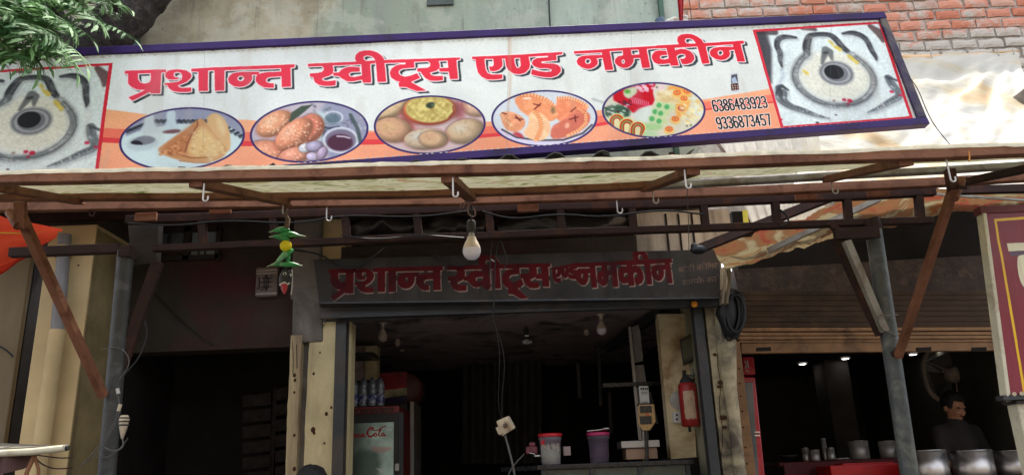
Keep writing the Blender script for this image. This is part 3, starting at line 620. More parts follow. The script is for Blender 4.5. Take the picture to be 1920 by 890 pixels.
# ------------------------------------------------------------------ ground
YF=5.0                                            # shop front line
st=MB(); st.box((-600,-600,-.5),(600,600,0)); struct('street',st,m_street)
pv=MB(); pv.box((-9,4.75,0.004),(9,11,.44)); struct('pavement',pv,m_paving,bevel=.012)
pv=MB(); pv.box((-9,4.35,0.003),(9,4.747,.22)); struct('step',pv,m_paving,bevel=.012)
FL=.44
# unseen terrace behind the camera, added to cut low sky light under the canopy
m_opp=mat('ochre_weathered_plaster',(.34,.27,.19),.95,var=.3,scale=1.2,dirt=(.10,.08,.06),dirt_amt=.5,spec=.1)
for i,(xa_,xb_,hh,dd) in enumerate(((-19,-7.5,4.4,0),(-7.46,-.5,5.0,.25),(-.46,6.8,4.1,.1),(6.84,19,4.7,.3))):
    b=MB(); b.box((xa_,-15,.003),(xb_,-6.6-dd,hh)); b.box((xa_-.05,-6.599-dd,hh*.48),(xb_-.1,-6.3-dd,hh*.48+.14)); b.box((xa_,-6.598-dd,hh+.002),(xb_,-6.5-dd,hh+.3))
    for k in range(3):
        x=xa_+(xb_-xa_)*(.17+.33*k)
        for z0_ in (1.0,hh*.62): b.box((x-.55,-6.597-dd,z0_-.06),(x+.55,-6.45-dd,z0_)); b.box((x-.55,-6.597-dd,z0_+1.2),(x+.55,-6.45-dd,z0_+1.28)); b.box((x-.5,-6.597-dd,z0_),(x-.44,-6.52-dd,z0_+1.2)); b.box((x+.44,-6.597-dd,z0_),(x+.5,-6.52-dd,z0_+1.2))
    struct('added_terrace',b,m_opp)

# ------------------------------------------------------------------ upper wall material: green wash, damp tan stain
def wall_green():
    M=bpy.data.materials.new('green_washed_plaster'); M.use_nodes=True; n=M.node_tree; N=n.nodes; L=n.links; b=N['Principled BSDF']; b.inputs['Roughness'].default_value=.85
    g=N.new('ShaderNodeNewGeometry'); sx=N.new('ShaderNodeSeparateXYZ'); L.new(g.outputs['Position'],sx.inputs[0])
    def nz(sc,det=8,vs=(1,1,1)):
        mp=N.new('ShaderNodeMapping'); mp.inputs['Scale'].default_value=vs; L.new(g.outputs['Position'],mp.inputs[0])
        t=N.new('ShaderNodeTexNoise'); t.inputs['Scale'].default_value=sc; t.inputs['Detail'].default_value=det; t.inputs['Roughness'].default_value=.65; L.new(mp.outputs[0],t.inputs['Vector']); return t.outputs['Fac']
    def mth(op,a,b_=None,v=None):
        m_=N.new('ShaderNodeMath'); m_.operation=op; L.new(a,m_.inputs[0]) if not isinstance(a,(int,float)) else setattr(m_.inputs[0],'default_value',a)
        if b_ is not None: (L.new(b_,m_.inputs[1]) if not isinstance(b_,(int,float)) else setattr(m_.inputs[1],'default_value',b_))
        return m_.outputs[0]
    def mr(x,a,b_,c=0,d=1):
        m_=N.new('ShaderNodeMapRange'); m_.interpolation_type='SMOOTHSTEP'; L.new(x,m_.inputs['Value']); m_.inputs['From Min'].default_value=a; m_.inputs['From Max'].default_value=b_; m_.inputs['To Min'].default_value=c; m_.inputs['To Max'].default_value=d; return m_.outputs[0]
    def mix(f,a,c):
        m_=N.new('ShaderNodeMix'); m_.data_type='RGBA'; L.new(f,m_.inputs[0])
        for k,v in ((6,a),(7,c)): (L.new(v,m_.inputs[k]) if not isinstance(v,tuple) else setattr(m_.inputs[k],'default_value',(*v,1)))
        return m_.outputs[2]
    # along the wall: bare olive plaster at the left, tan damp stain, then green-blue wash
    x=sx.outputs[0]; z=sx.outputs[2]
    wob=mth('MULTIPLY',mth('SUBTRACT',nz(1.6),.5),1.1)
    xw=mth('ADD',x,wob)
    base=mix(mr(x,-.9,1.0),(.30,.345,.25),(.43,.52,.44))
    base=mix(mr(nz(5,8,(1,1,.25)),.35,.75),base,(.25,.29,.24))
    zl=mth('ADD',z,mth('MULTIPLY',mth('SUBTRACT',nz(2.2),.5),.5)); 
    tan=mth('MULTIPLY',mr(xw,-1.45,-1.15,1,0),mr(zl,4.25,4.45)); tan2=mr(xw,-2.1,-1.7,1,0)
    tanm=mth('MAXIMUM',tan,tan2)
    tcol=mix(mr(nz(3.5),.35,.7),(.46,.41,.29),(.27,.23,.145))
    c=mix(tanm,base,tcol)
    c=mix(mth('MULTIPLY',mr(nz(14,6,(1,1,.06)),.56,.68),.6),c,(.16,.15,.125))
    c=mix(mth('MULTIPLY',mr(nz(22,4),.62,.70),.6),c,(.12,.125,.105))
    c=mix(mth('MULTIPLY',mr(nz(2.6,10),.50,.56),.35),c,(.52,.52,.43))
    c=mix(mth('MULTIPLY',mr(nz(7,10,(1,1,.3)),.52,.66),.45),c,(.22,.215,.16))
    L.new(c,b.inputs['Base Color'])
    bp=N.new('ShaderNodeBump'); bp.inputs['Strength'].default_value=.35; bp.inputs['Distance'].default_value=.015; L.new(nz(18),bp.inputs['Height']); L.new(bp.outputs[0],b.inputs['Normal'])
    return M

# ------------------------------------------------------------------ the sweet shop building
def X(px,py,Y): return W(px,py,Y).x
def Z(px,py,Y): return W(px,py,Y).z
shop=thing('shop_building','two storey sweet shop building with green washed plaster above and cream pillars below','building',(0,YF,FL))
xl,xr=X(225,300,YF),X(1283,60,YF)
zro=3.34                                            # where the sheet roof meets the wall
b=MB(); b.box((X(-260,100,YF),YF,zro-.02),(xr,YF+.25,5.35)); build('upper_wall',b,wall_green(),shop)
b=MB(); b.box((X(-260,100,YF)-.02,YF-.1,5.352),(xr+.02,YF+.3,5.5)); build('parapet',b,m_greyplaster,shop,bevel=.01)
for px in (262,1243):
    b=MB(); b.box((X(px-5,60,YF),YF-.05,zro),(X(px+4,60,YF),YF-.003,5.35)); build('wall_batten',b,mat('green_painted_wood',(.055,.12,.085),.5,var=.2),shop,bevel=.004)
b=MB(); b.tube([(X(1030,0,YF),YF-.01,5.3),(X(1032,60,YF)-.004,YF-.008,4.4),(X(1040,200,YF),YF-.01,3.6)],.006,5); build('wall_cable',b,m_wire,shop)
b=MB(); b.slab(800,-2,850,9,YF-.02,YF-.002); build('patch',b,mat('dark_cement_patch',(.10,.12,.11),.9,bump=.6),shop)

# pillars of the shop front
def pillar(x0,x1,ytop,Yf,Yb,mt,name='pillar',zb=FL):
    b=MB(); zt=Z((x0+x1)/2,ytop,Yf); xm0,xm1=X(x0,700,Yf),X(x1,700,Yf)
    n=14
    # slightly uneven plastered faces
    def fn(u,v):
        z=zb+(zt-zb)*v; per=[(xm0,Yb),(xm0,Yf),(xm1,Yf),(xm1,Yb)]
        t=u*3; i=min(2,int(t)); f=t-i; x=per[i][0]*(1-f)+per[i+1][0]*f; y=per[i][1]*(1-f)+per[i+1][1]*f
        nn=mnoise.noise(Vector((x*7,y*7,z*5)))*.007+mnoise.noise(Vector((x*25,y*25,z*20)))*.003
        return Vector((x+nn*.8,y+nn,z))
    b.grid(fn,18,40,False); return build(name,b,mt,shop)
pillar(577,628,583,YF-.02,YF+.3,m_cream2)
pillar(562,578,545,YF+.02,YF+.3,m_greyplaster,'pillar_groove')
pillar(543,563,628,YF-.035,YF+.3,m_cream2,'pillar_strip')
b=MB(); b.slab(548,540,606,640,YF-.03,YF+.28)
b.v=[v+Vector((mnoise.noise(v*9),0,mnoise.noise(v*11)))*.03 for v in b.v]; build('broken_plaster',b,m_greyplaster,shop,bevel=.012)
pillar(1335,1377,478,YF+.0,YF+.35,m_peel)
b=MB(); b.tube([W(1352,575,YF-.03),W(1362,640,YF-.02),W(1368,720,YF-.01),W(1378,800,YF-.02),W(1388,900,YF-.02)],[.05,.065,.045,.04,.035],10); build('pillar_render_lump',b,m_peel,shop)
# wall band between the old sign and the sheet roof: cream piers with dark shelf gap between
b=MB(); b.slab(596,395,648,590,YF+.05,YF+.3); build('pier',b,m_cream,shop)
b=MB(); b.slab(1190,395,1372,480,YF+.05,YF+.3); build('pier',b,mat('whitewashed_plaster',(.52,.47,.38),.85,var=.25,scale=3,dirt=(.12,.10,.08),dirt_amt=.6,streak=True,bump=.4),shop)
for px in (1250,1274,1299):
    b=MB(); b.slab(px,400,px+3,470,YF+.035,YF+.048); build('board_gap',b,m_black,shop)
b=MB(); b.slab(640,395,1195,480,YF+.22,YF+.3); build('recess_wall',b,m_shadepl,shop)
b=MB(); b.slab(640,452,1195,484,YF+.02,YF+.22); build('recess_ledge',b,m_shadepl,shop)
b=MB(); b.box((X(540,380,YF),YF,Z(900,396,YF)),(xr,YF+.28,zro-.022)); build('wall_beam',b,m_shadepl,shop)
# loose sacks and pipes stored in the gap are things of their own
b=MB(); b.slab(548,395,600,560,YF-.015,YF+.3); build('grey_column',b,m_greyplaster,shop,bevel=.01)
# metal frame
b=MB(); b.slab(625,600,646,905,YF-.03,YF+.06); b.v=b.v; build('door_jamb',b,m_frame,shop,bevel=.004)
b=MB(); b.slab(1316,560,1334,905,YF-.03,YF+.06); build('door_jamb',b,m_frame,shop,bevel=.004)
b=MB(); b.hull([W(598,580,YF-.02),W(1352,543,YF-.02),W(1352,566,YF-.02),W(598,604,YF-.02)],[W(598,580,YF+.1),W(1352,543,YF+.1),W(1352,566,YF+.1),W(598,604,YF+.1)]); build('door_header',b,m_frame,shop)
for px,py,ln in ((860,583,42),(1060,572,40),(728,588,22)):
    b=MB(); b.slab(px,py-3,px+ln,py+3,YF-.026,YF-.018); build('header_slot',b,m_black,shop)
# the room behind: depth 4 m
rx0,rx1=X(640,700,YF),X(1322,700,YF); zc=Z(1129,588,YF+.9); YB=YF+3.8
b=MB(); b.box((rx0-.6,YF+.32,zc+.002),(rx1+.3,YB,zc+.12)); build('ceiling',b,m_ceil,shop)
b=MB(); b.box((rx0-.08,YF+.1,zc),(rx1+.06,YF+.319,zc+.12)); build('ceiling',b,m_ceil,shop)
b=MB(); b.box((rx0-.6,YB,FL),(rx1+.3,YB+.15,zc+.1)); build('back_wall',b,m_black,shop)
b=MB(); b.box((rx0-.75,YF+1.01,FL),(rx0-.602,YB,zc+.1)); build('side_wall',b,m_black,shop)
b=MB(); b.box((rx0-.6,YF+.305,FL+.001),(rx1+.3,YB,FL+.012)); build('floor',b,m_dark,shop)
b=MB(); b.slab(646,604,656,905,YF+.07,YF+.2); build('jamb_lining',b,m_cream2,shop)
# right hand side wall and the cream nib wall with its stains
YN=YF+.62
xn1=X(1296,720,YN); b=MB(); b.hull([W(1233,588,YN),W(1292,588,YN),W(1306,856,YN),W(1258,860,YN)],[p+Vector((0,.12,0)) for p in (W(1233,588,YN),W(1292,588,YN),W(1306,856,YN),W(1258,860,YN))])
build('nib_wall',b,mat('lit_stained_cream',(.82,.69,.43),.8,var=.15,scale=3,dirt=(.42,.28,.15),dirt_amt=.55,dirt_scale=4,spec=.1),shop)  # cream lightened to paint light onto the nib, with brown stains
b=MB(); b.box((X(1240,870,YN),YN+.001,FL),(xn1+.05,YN+.12,Z(1280,856,YN)-.003)); build('nib_wall_base',b,m_dark,shop)
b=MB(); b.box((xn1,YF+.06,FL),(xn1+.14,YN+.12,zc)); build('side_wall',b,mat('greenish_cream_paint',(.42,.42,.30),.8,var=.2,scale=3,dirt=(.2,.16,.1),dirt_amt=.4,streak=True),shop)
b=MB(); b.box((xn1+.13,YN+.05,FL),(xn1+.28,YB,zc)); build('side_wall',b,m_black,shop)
# left interior pier and small shelf seen above the coolers
b=MB(); b.slab(684,648,706,760,YF+1.6,YF+1.75); build('interior_pier',b,mat('pale_pier',(.7,.58,.36),.8,dirt=(.4,.3,.2)),shop)
b=MB(); b.slab(656,660,700,668,YF+1.3,YF+1.55); build('wall_shelf',b,m_frame,shop)
b=MB(); b.slab(656,648,684,760,YF+1.62,YF+1.7); build('interior_panel',b,m_ceil,shop)
# ceiling beam at the right of the room
b=MB(); b.beam(W(1140,652,YF+2.2),W(1232,588,YF+.7),.05,.07); build('ceiling_conduit',b,m_frame,shop)

# ------------------------------------------------------------------ left neighbour building
left=thing('left_building','dim left building with a cream pillar, a dark wall and a black open doorway','building',(-3,YF,FL))
b=MB(); YL=4.45
def vpil(x0,x1,ytop,Yf,Yb,mt,name,par,zb=FL):
    b=MB(); b.box((X(x0,700,Yf),Yf,zb),(X(x1,700,Yf),Yb,Z(x0,ytop,Yf))); return build(name,b,mt,par,bevel=.006)
vpil(54,147,425,YL,YL+.42,m_cream,'pillar',left,.22)
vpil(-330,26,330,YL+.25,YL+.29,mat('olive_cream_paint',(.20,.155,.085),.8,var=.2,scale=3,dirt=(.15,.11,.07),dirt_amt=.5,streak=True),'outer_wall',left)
vpil(20,70,330,YL+.8,YL+.6,m_black,'shade_sheet',left)  # black sheet painting the shade of the gap beside the pillar
b=MB(); b.box((X(40,370,YL),YL+.1,Z(60,428,YL)),(X(245,370,YF)+.1,YF+.3,zro-.05)); build('beam',b,m_shadepl,left)
b=MB(); b.slab(206,400,552,656,YF+.12,YF+.3); build('wall',b,m_shadepl,left)
b=MB(); b.box((X(-340,370,YF),YF+.05,Z(100,400,YF)),(X(552,380,YF),YF+.3,zro+.02)); build('wall_head',b,m_shadepl,left)
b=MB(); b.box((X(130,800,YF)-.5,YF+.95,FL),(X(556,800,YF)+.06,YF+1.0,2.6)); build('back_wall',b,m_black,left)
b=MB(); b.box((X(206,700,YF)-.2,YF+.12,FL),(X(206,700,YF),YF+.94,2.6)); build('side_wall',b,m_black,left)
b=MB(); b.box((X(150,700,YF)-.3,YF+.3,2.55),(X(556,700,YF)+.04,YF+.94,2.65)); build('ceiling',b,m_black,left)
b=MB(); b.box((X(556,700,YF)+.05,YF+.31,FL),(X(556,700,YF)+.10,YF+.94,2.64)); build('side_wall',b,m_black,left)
b=MB(); b.box((X(147,700,YL)-.004,YL+.004,.225),(X(147,700,YL)+.006,YL+.424,Z(147,427,YL)-.01)); build('shaded_grimy_face',b,mat('shade_grime_plaster',(.26,.20,.10),.9,var=.35,scale=4,dirt=(.12,.09,.05),dirt_amt=.6,spec=.1,streak=True),left)  # grimy face, also darkened to paint in the shade on this side
# small high window with white bars
YWn=YF+.12
wf=MB(); 
for (a,c,d,e) in ((286,426,412,434),(286,478,412,486),(286,426,294,486),(404,426,412,486),(344,426,356,486)): wf.slab(a,c,d,e,YWn-.05,YWn-.004)
wn=build('window',wf,mat('dark_window_wood',(.03,.024,.022),.6),left)
b=MB(); b.slab(294,434,344,456,YWn-.02,YWn-.006); build('pane',b,mat('dusty_glass_pane',(.10,.12,.13),.25,var=.3),wn)
b=MB(); b.slab(356,434,404,478,YWn-.02,YWn-.006); build('pane',b,mat('pale_glass_pane',(.24,.29,.31),.25,var=.3),wn)
for px in (313,318,372,384):
    b=MB(); b.slab(px,434,px+3,478 if px>350 else 456,YWn-.03,YWn-.021); build('window_bar',b,m_frame,wn)
# timber slats leaning inside the doorway
rk=thing('slatted_rack','dark slatted wooden rack standing inside the black left doorway','rack',W(500,890,YF+.6))
for i in range(6):
    for (a,c_) in ((455,508),(516,546)):
        y0=741+i*29-(0 if a<500 else 12)
        b=MB(); b.hull([W(a,y0,YF+.6),W(c_,y0-6,YF+.6),W(c_,y0+17,YF+.6),W(a,y0+22,YF+.6)],[W(a,y0,YF+.66),W(c_,y0-6,YF+.66),W(c_,y0+17,YF+.66),W(a,y0+22,YF+.66)])
        build('slat',b,mat('dark_old_timber',(.024,.019,.017),.9,var=.5,scale=14,spec=.05) if i==0 and a<500 else bpy.data.materials['dark_old_timber'],rk,bevel=.003)
b=MB(); b.slab(508,725,516,905,YF+.61,YF+.66); build('upright',b,bpy.data.materials['dark_old_timber'],rk)
# drain pipe on the pillar
dp=thing('drain_pipe','pipe of grey upper and cream lower length running down the cream pillar at left','pipe',(X(100,890,YL-.06),YL-.06,.22))
b=MB(); b.tube([W(122,440,YL-.06),W(108,620,YL-.06)],.036,14); build('upper_pipe',b,mat('grey_plastic_pipe',(.20,.19,.19),.5,dirt=(.4,.36,.3),dirt_amt=.3),dp)
b=MB(); p0=W(108,618,YL-.06); b.tube([p0,Vector((p0.x-.01,p0.y,.22))],.043,14); build('lower_pipe',b,m_cream,dp)
b=MB(); b.tube([W(120,462,YL-.06),W(119,482,YL-.06)],.046,14); build('collar',b,m_cream,dp)
b=MB(); b.slab(92,600,97,668,YL-.02,YL-.002); build('pipe_bracket',b,m_wire_g,dp)

# ------------------------------------------------------------------ right building of bare brick
YBk=6.7
brk=thing('brick_building','bare red brick upper storey of the right hand building, joints smeared with mortar','building',(3,YBk,3.2))
bx0=X(1270,60,YBk); bx1=X(2040,60,YBk); bz0=Z(1600,420,YBk); bz1=Z(1600,-90,YBk)
b=MB(); b.box((bx0,YBk+.022,bz0),(bx1+4,YBk+.2,bz1)); build('mortar_bed',b,mat('rough_mortar',(.46,.41,.36),.95,var=.35,scale=12,bump=1.0,fine=40,dirt=(.2,.17,.15),dirt_amt=.5,dirt_scale=8),brk)
def brick_mat():
    M=mat('red_brick',(.50,.20,.13),.9,var=.15,scale=20,bump=.7,fine=70); n=M.node_tree; N=n.nodes; L=n.links; b=N['Principled BSDF']
    oi=N.new('ShaderNodeObjectInfo'); rp=N.new('ShaderNodeValToRGB'); e=rp.color_ramp.elements
    e[0].position=0; e[0].color=(.58,.24,.16,1); e[1].position=1; e[1].color=(.46,.22,.16,1)
    for p,c in ((.25,(.62,.27,.18)),(.5,(.52,.175,.10)),(.72,(.60,.33,.25)),(.88,(.50,.40,.33))):
        q=e.new(p); q.color=(*c,1)
    L.new(oi.outputs['Random'],rp.inputs[0])
    g=N.new('ShaderNodeNewGeometry'); t=N.new('ShaderNodeTexNoise'); t.inputs['Scale'].default_value=3.2; t.inputs['Detail'].default_value=10; t.inputs['Roughness'].default_value=.75; L.new(g.outputs['Position'],t.inputs['Vector'])
    sx=N.new('ShaderNodeSeparateXYZ'); L.new(g.outputs['Position'],sx.inputs[0])
    zz=N.new('ShaderNodeMapRange'); zz.inputs['From Min'].default_value=Z(1800,95,YBk); zz.inputs['From Max'].default_value=Z(1800,52,YBk); zz.inputs['To Min'].default_value=.26; zz.inputs['To Max'].default_value=0; L.new(sx.outputs[2],zz.inputs['Value'])
    ad=N.new('ShaderNodeMath'); ad.operation='ADD'; L.new(t.outputs['Fac'],ad.inputs[0]); L.new(zz.outputs[0],ad.inputs[1])
    r2=N.new('ShaderNodeValToRGB'); r2.color_ramp.elements[0].position=.50; r2.color_ramp.elements[1].position=.62; L.new(ad.outputs[0],r2.inputs[0])
    mx=N.new('ShaderNodeMix'); mx.data_type='RGBA'; L.new(r2.outputs[0],mx.inputs[0]); L.new(rp.outputs[0],mx.inputs[6]); mx.inputs[7].default_value=(.52,.47,.41,1); L.new(mx.outputs[2],b.inputs['Base Color']); return M
m_brick=brick_mat()
bl=(X(1700,60,YBk)-X(1651,60,YBk)); bh=(Z(1600,60,YBk)-Z(1600,79,YBk))
bm_=[]
for k in range(7):
    r_=random.Random(k); bb=MB(); jl=bl-.016-r_.random()*.012; jh=bh-.018-r_.random()*.008
    def fn(u,v,k=k,jl=jl,jh=jh):
        x=(u-.5)*jl; z=(v-.5)*jh; ed=min(u,1-u,v,1-v)
        n_=mnoise.noise(Vector((x*22+k*9,z*22,k)))
        return Vector((x+ (n_*.006 if ed==0 else 0), -.004-n_*.006+(.012 if ed==0 else 0), z+(n_*.007 if ed==0 else 0)))
    bb.grid(fn,5,3,False)
    x0,x1,z0,z1=-jl/2,jl/2,-jh/2,jh/2
    bb.add([(x0,.008,z0),(x1,.008,z0),(x1,.008,z1),(x0,.008,z1),(x0,.05,z0),(x1,.05,z0),(x1,.05,z1),(x0,.05,z1)],[(0,4,5,1),(1,5,6,2),(2,6,7,3),(3,7,4,0)])
    me=bpy.data.meshes.new('brick'); me.from_pydata([tuple(v) for v in bb.v],[],bb.f); me.materials.append(m_brick); me.update(); bm_.append(me)
tilt=0
row=0; z=Z(1600,168,YBk)
while z<bz1-.05:
    x=bx0+(.5*bl if row%2 else 0)+rnd.uniform(-.02,.02)
    while x<bx1:
        if not (W(0,0,1) and z<Z(1600,100,YBk) and x<X(1640,100,YBk)):
            o=bpy.data.objects.new('brick',rnd.choice(bm_)); C.objects.link(o); o.parent=brk
            o.location=Vector((x,YBk+rnd.uniform(-.007,.006),z+rnd.uniform(-.004,.004)))-wloc[brk.name]; o.rotation_euler=(0,rnd.uniform(-.022,.022),rnd.uniform(-.02,.02))
        x+=bl*rnd.uniform(.96,1.04)
    z+=bh; row+=1
# lower part of the right building: neighbouring open shop
YR=5.35
m_shut=mat('rusty_rolling_shutter',(.072,.045,.028),.7,.0,var=.4,scale=3,dirt=(.032,.022,.016),dirt_amt=.6,dirt_scale=3,spec=.15,bump=.5,fine=18)
m_tanwood=mat('tan_painted_steel',(.26,.145,.072),.7,var=.3,scale=6,spec=.2,dirt=(.11,.06,.035),dirt_amt=.5,dirt_scale=5)
rs=thing('right_shop','open eatery at right with its rusty shutter box, tan door post and dark room','building',(3,YR,FL))
def quadslab(q,Yf,th): f=[W(x,y,Yf) for x,y in q]; return MB().hull(f,[p+Vector((0,th,0)) for p in f])
build('brick_beam',quadslab([(1375,505),(1985,470),(1985,545),(1385,548)],YR+.02,.4),mat('sooty_brick_beam',(.055,.038,.03),.9,var=.4,scale=9,dirt=(.10,.068,.05),dirt_amt=.5,dirt_scale=12,bump=1.0,fine=20),rs)
# rolling shutter: box of slats, bottom bar
y=546; lows=[(546,553.6),(554,563.6),(564,573.6),(574,583.6),(584,593.6),(594,603.6),(604,613.4)]
for a,c_ in lows:
    build('shutter_slat',quadslab([(1392,a),(1985,a-2),(1985,c_-2),(1392,c_)],YR+.0,.05),m_shut,rs,bevel=.003)
for a,c_,yo in ((614,621,-.03),(623,629,-.05),(630,636,-.06),(637,642,-.05)):
    build('shutter_rail',quadslab([(1386,a),(1985,a-2),(1985,c_-2),(1386,c_)],YR+yo,.06),m_tanwood,rs,bevel=.005)
build('shutter_bottom_bar',quadslab([(1390,643),(1985,632),(1985,655),(1390,662)],YR-.04,.05),m_tanwood,rs,bevel=.004)
for px in (1418,1718,1822): build('bar_slot',quadslab([(px,651),(px+28,650),(px+28,657),(px,658)],YR-.044,.01),m_black,rs)
b=MB(); b.box((X(1378,750,YR-.05),YR-.06,FL),(X(1400,750,YR-.05),YR+.1,Z(1385,640,YR-.05))); build('door_post',b,m_tanwood,rs,bevel=.005)
zc2=Z(1585,672,YR+2.2); xa=X(1398,750,YR); xb=X(2050,750,YR); YB2=YR+3.6
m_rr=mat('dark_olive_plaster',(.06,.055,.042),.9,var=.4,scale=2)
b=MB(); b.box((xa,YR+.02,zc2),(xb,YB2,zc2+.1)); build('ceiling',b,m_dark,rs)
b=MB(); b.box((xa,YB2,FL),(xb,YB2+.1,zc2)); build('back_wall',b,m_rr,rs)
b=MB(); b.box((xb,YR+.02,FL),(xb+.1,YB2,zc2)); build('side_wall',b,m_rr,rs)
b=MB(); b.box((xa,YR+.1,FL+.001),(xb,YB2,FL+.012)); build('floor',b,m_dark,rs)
b=MB(); b.slab(1558,655,1604,880,YR+2.2,YR+2.5); build('column',b,mat('grey_column_plaster',(.06,.054,.05),.85,spec=.1),rs)

# nails, knocked holes and cracks in the pillars
m_hole=mat('rust_brown_hole',(.07,.035,.022),.95,spec=.05)
for px,py,r_ in ((552,703,.010),(553,712,.009),(552,735,.008),(552,815,.008),(588,700,.008),(621,763,.007),(612,775,.010),(587,805,.014),(589,811,.008),(552,878,.011),(582,872,.009),(600,660,.005),(608,830,.006)):
    Yh_=(YF-.036) if px<563 else YF-.022
    build('nail_hole',MB().ball(W(px,py,Yh_),1,8,6,(r_,.004,r_*1.3)),m_hole,shop)
for pts,Yh_ in (([(616,588),(612,602),(603,616),(598,632)],YF-.024),([(548,640),(550,668),(549,700)],YF-.038),([(556,645),(557,690)],YF-.038),([(1343,600),(1349,640),(1344,676),(1352,720),(1348,760),(1356,810),(1352,860)],YF-.006),([(1362,650),(1358,690),(1368,730),(1363,770),(1372,820)],YF-.03)):
    build('crack',MB().tube([W(x,y,Yh_) for x,y in chai(pts,1)],.0022,5),m_hole,shop)
for px,py,r_ in ((1352,716,.02),(1349,724,.014),(1356,782,.02),(1362,704,.012),(1340,664,.012),(1358,800,.014)):
    build('plaster_chip',MB().ball(W(px,py,YF-.012),1,9,6,(r_*1.2,.006,r_*.7)),m_hole,shop)
for px,py in ((1396,690),(1397,718),(1399,742),(1402,770),(1404,800),(1408,838),(1411,868)):
    build('rivet',MB().ball(W(px-10,py,YR-.062),.006,8,6),m_hole,rs)
for px,py in ((97,610),(98,640),(99,664),(150,460),(151,470),(147,497)): build('nail_hole',MB().ball(W(px,py,YL-.003),1,8,6,(.006,.003,.006)),m_hole,left)

b=MB(); b.box((xb+.12,YR-.12,FL),(xb+4,YBk-.02,4.2)); build('end_wall',b,m_greyplaster,rs,bevel=.01)

# ------------------------------------------------------------------ the big banner on its purple frame
m_purple=mat('purple_paint',(.036,.016,.105),.45,var=.2,scale=7,dirt=(.02,.012,.035),dirt_amt=.5,dirt_scale=3,bump=.15,spec=.2)
m_purple_dark=mat('scuffed_purple_paint',(.028,.016,.055),.55,var=.4,scale=10,dirt=(.10,.085,.07),dirt_amt=.6,dirt_scale=6)
bn=thing('banner_sign','long white and orange banner in a purple frame with red Hindi name and food photos','sign',bn_pt((S0+S1)/2,T0,.05))
q=[bn_pt(S0,T0),bn_pt(S1,T0),bn_pt(S1,T1),bn_pt(S0,T1)]
nside=-1 if (BNn.y>0) else 1
F_=lambda s_,t_,o_: bn_pt(s_,t_,o_*nside)          # positive o_ comes towards the viewer
n_=60
tb=lambda u:T0-.012+.03*u
tt=lambda u:T1+.02-.062*u
mb=MB(); mb.grid(lambda u,v: F_(S0+(S1-.03-S0)*u,tb(u)+(tt(u)-tb(u))*v,.0+.006*math.sin(u*19)*math.sin(v*3.1)+.004*mnoise.noise(Vector((u*30,v*5,0)))),n_,8)
uvs=[((S0+(S1-.03-S0)*u-S0)/(S1-S0),(tb(u)+(tt(u)-tb(u))*v-T0)/(T1-T0)) for j in range(9) for i in range(n_+1) for u,v in ((i/n_,j/8),)]
build('print',mb,img_mat('banner_print',paint_banner(),rough=.5,spec=.12,dirt=.05),bn,uv=uvs)
fw=.062
def fbar(name,s0,s1,t0,t1,o0,o1,mt):
    b=MB(); b.hull([F_(s0,t0,o0),F_(s1,t0,o0),F_(s1,t1,o0),F_(s0,t1,o0)],[F_(s0,t0,o1),F_(s1,t0,o1),F_(s1,t1,o1),F_(s0,t1,o1)]); return build(name,b,mt,bn,bevel=.004)
def fq(name,q,o0,o1,mt):
    return build(name,MB().hull([F_(a,c_,o0) for a,c_ in q],[F_(a,c_,o1) for a,c_ in q]),mt,bn,bevel=.003)
fq('top_rail',[(S0-fw,T1+.002),(S1,T1-.052),(S1-.004,T1-.002),(S0-fw,T1+.05)],.02,-.04,m_purple)
fq('bottom_rail',[(S0-fw,T0-.045),(S1+.012,T0-.002),(S1+.008,T0+.045),(S0-fw,T0+.003)],.02,-.04,m_purple)
fq('end_rail',[(S1-.05,T0+.047),(S1+.008,T0+.047),(S1-.004,T1-.055),(S1-.05,T1-.055)],.019,-.04,m_purple_dark)
fbar('end_rail',S0-fw,S0,T0+.002,T1-.002,.019,-.04,m_purple)
for s_ in np.linspace(S0+.5,S1-.5,5): fbar('back_batten',s_-.02,s_+.02,T0+.002,T1-.002,-.012,-.05,m_frame)
for i,s_ in enumerate(np.linspace(S0+.3,S1-1.6,4)):
    b=MB(); p=F_(s_,T0-.05,-.03); b.tube([p,Vector((p.x,p.y+.05,3.0))],.018,8); build('foot_stay',b,m_truss,bn)
b=MB()
for i in range(150):                                # staples along the printed edge
    s_=S0+(S1-S0)*(i+rnd.random()*.4)/150
    for t_ in (tb((s_-S0)/(S1-S0))+.03,tt((s_-S0)/(S1-S0))-.03):
        p=F_(s_,t_,.006); b.box(p-Vector((.007,.003,.0015)),p+Vector((.007,.003,.0015)))
build('staples',b,m_white,bn)['kind']='stuff'

# ------------------------------------------------------------------ canopy: brown steel frame, printed sheet, truss, posts
V=Vector
YA,YC,YD,YT=2.5,3.25,3.42,3.52
cp=thing('canopy','brown steel canopy frame with a printed plastic sheet, truss, two pipe posts and slanting braces','canopy',(0,YT,0))
# far-left -> far-right front rail
fr=[(-160,340,YA),(560,328,YA),(1250,309.5,YA),(2080,278,YA)]
fx_=[q[0] for q in fr]
def bent(pts,Yk,amp=1.0,step=70,sd=0):
    xs=[q[0] for q in pts]; X_=np.arange(xs[0],xs[-1]+1,step); X_=np.append(X_[:-1],xs[-1]); return [W(x,np.interp(x,xs,[q[1] for q in pts])+amp*mnoise.noise(V((x*.006,sd,1))),np.interp(x,xs,[q[2] for q in pts])) for x in X_]
build('front_rail',MB().sweep(bent(fr,YA,2.0,60,3),.04,.034),m_brown,cp,bevel=.003)
def rail(name,pts,wd,ht,mt):
    build(name,MB().sweep(bent(pts,0,1.6,60,pts[0][1]),wd,ht),mt,cp,bevel=.003)
rail('middle_rail',[(-160,372,YC),(500,369,YC),(900,362,YC),(1212,349,YC)],.04,.028,m_brown)
rail('middle_rail',[(1213,350,YC+.05),(1570,330,YC+.05),(2080,302,YC+.05)],.04,.028,m_greybar)
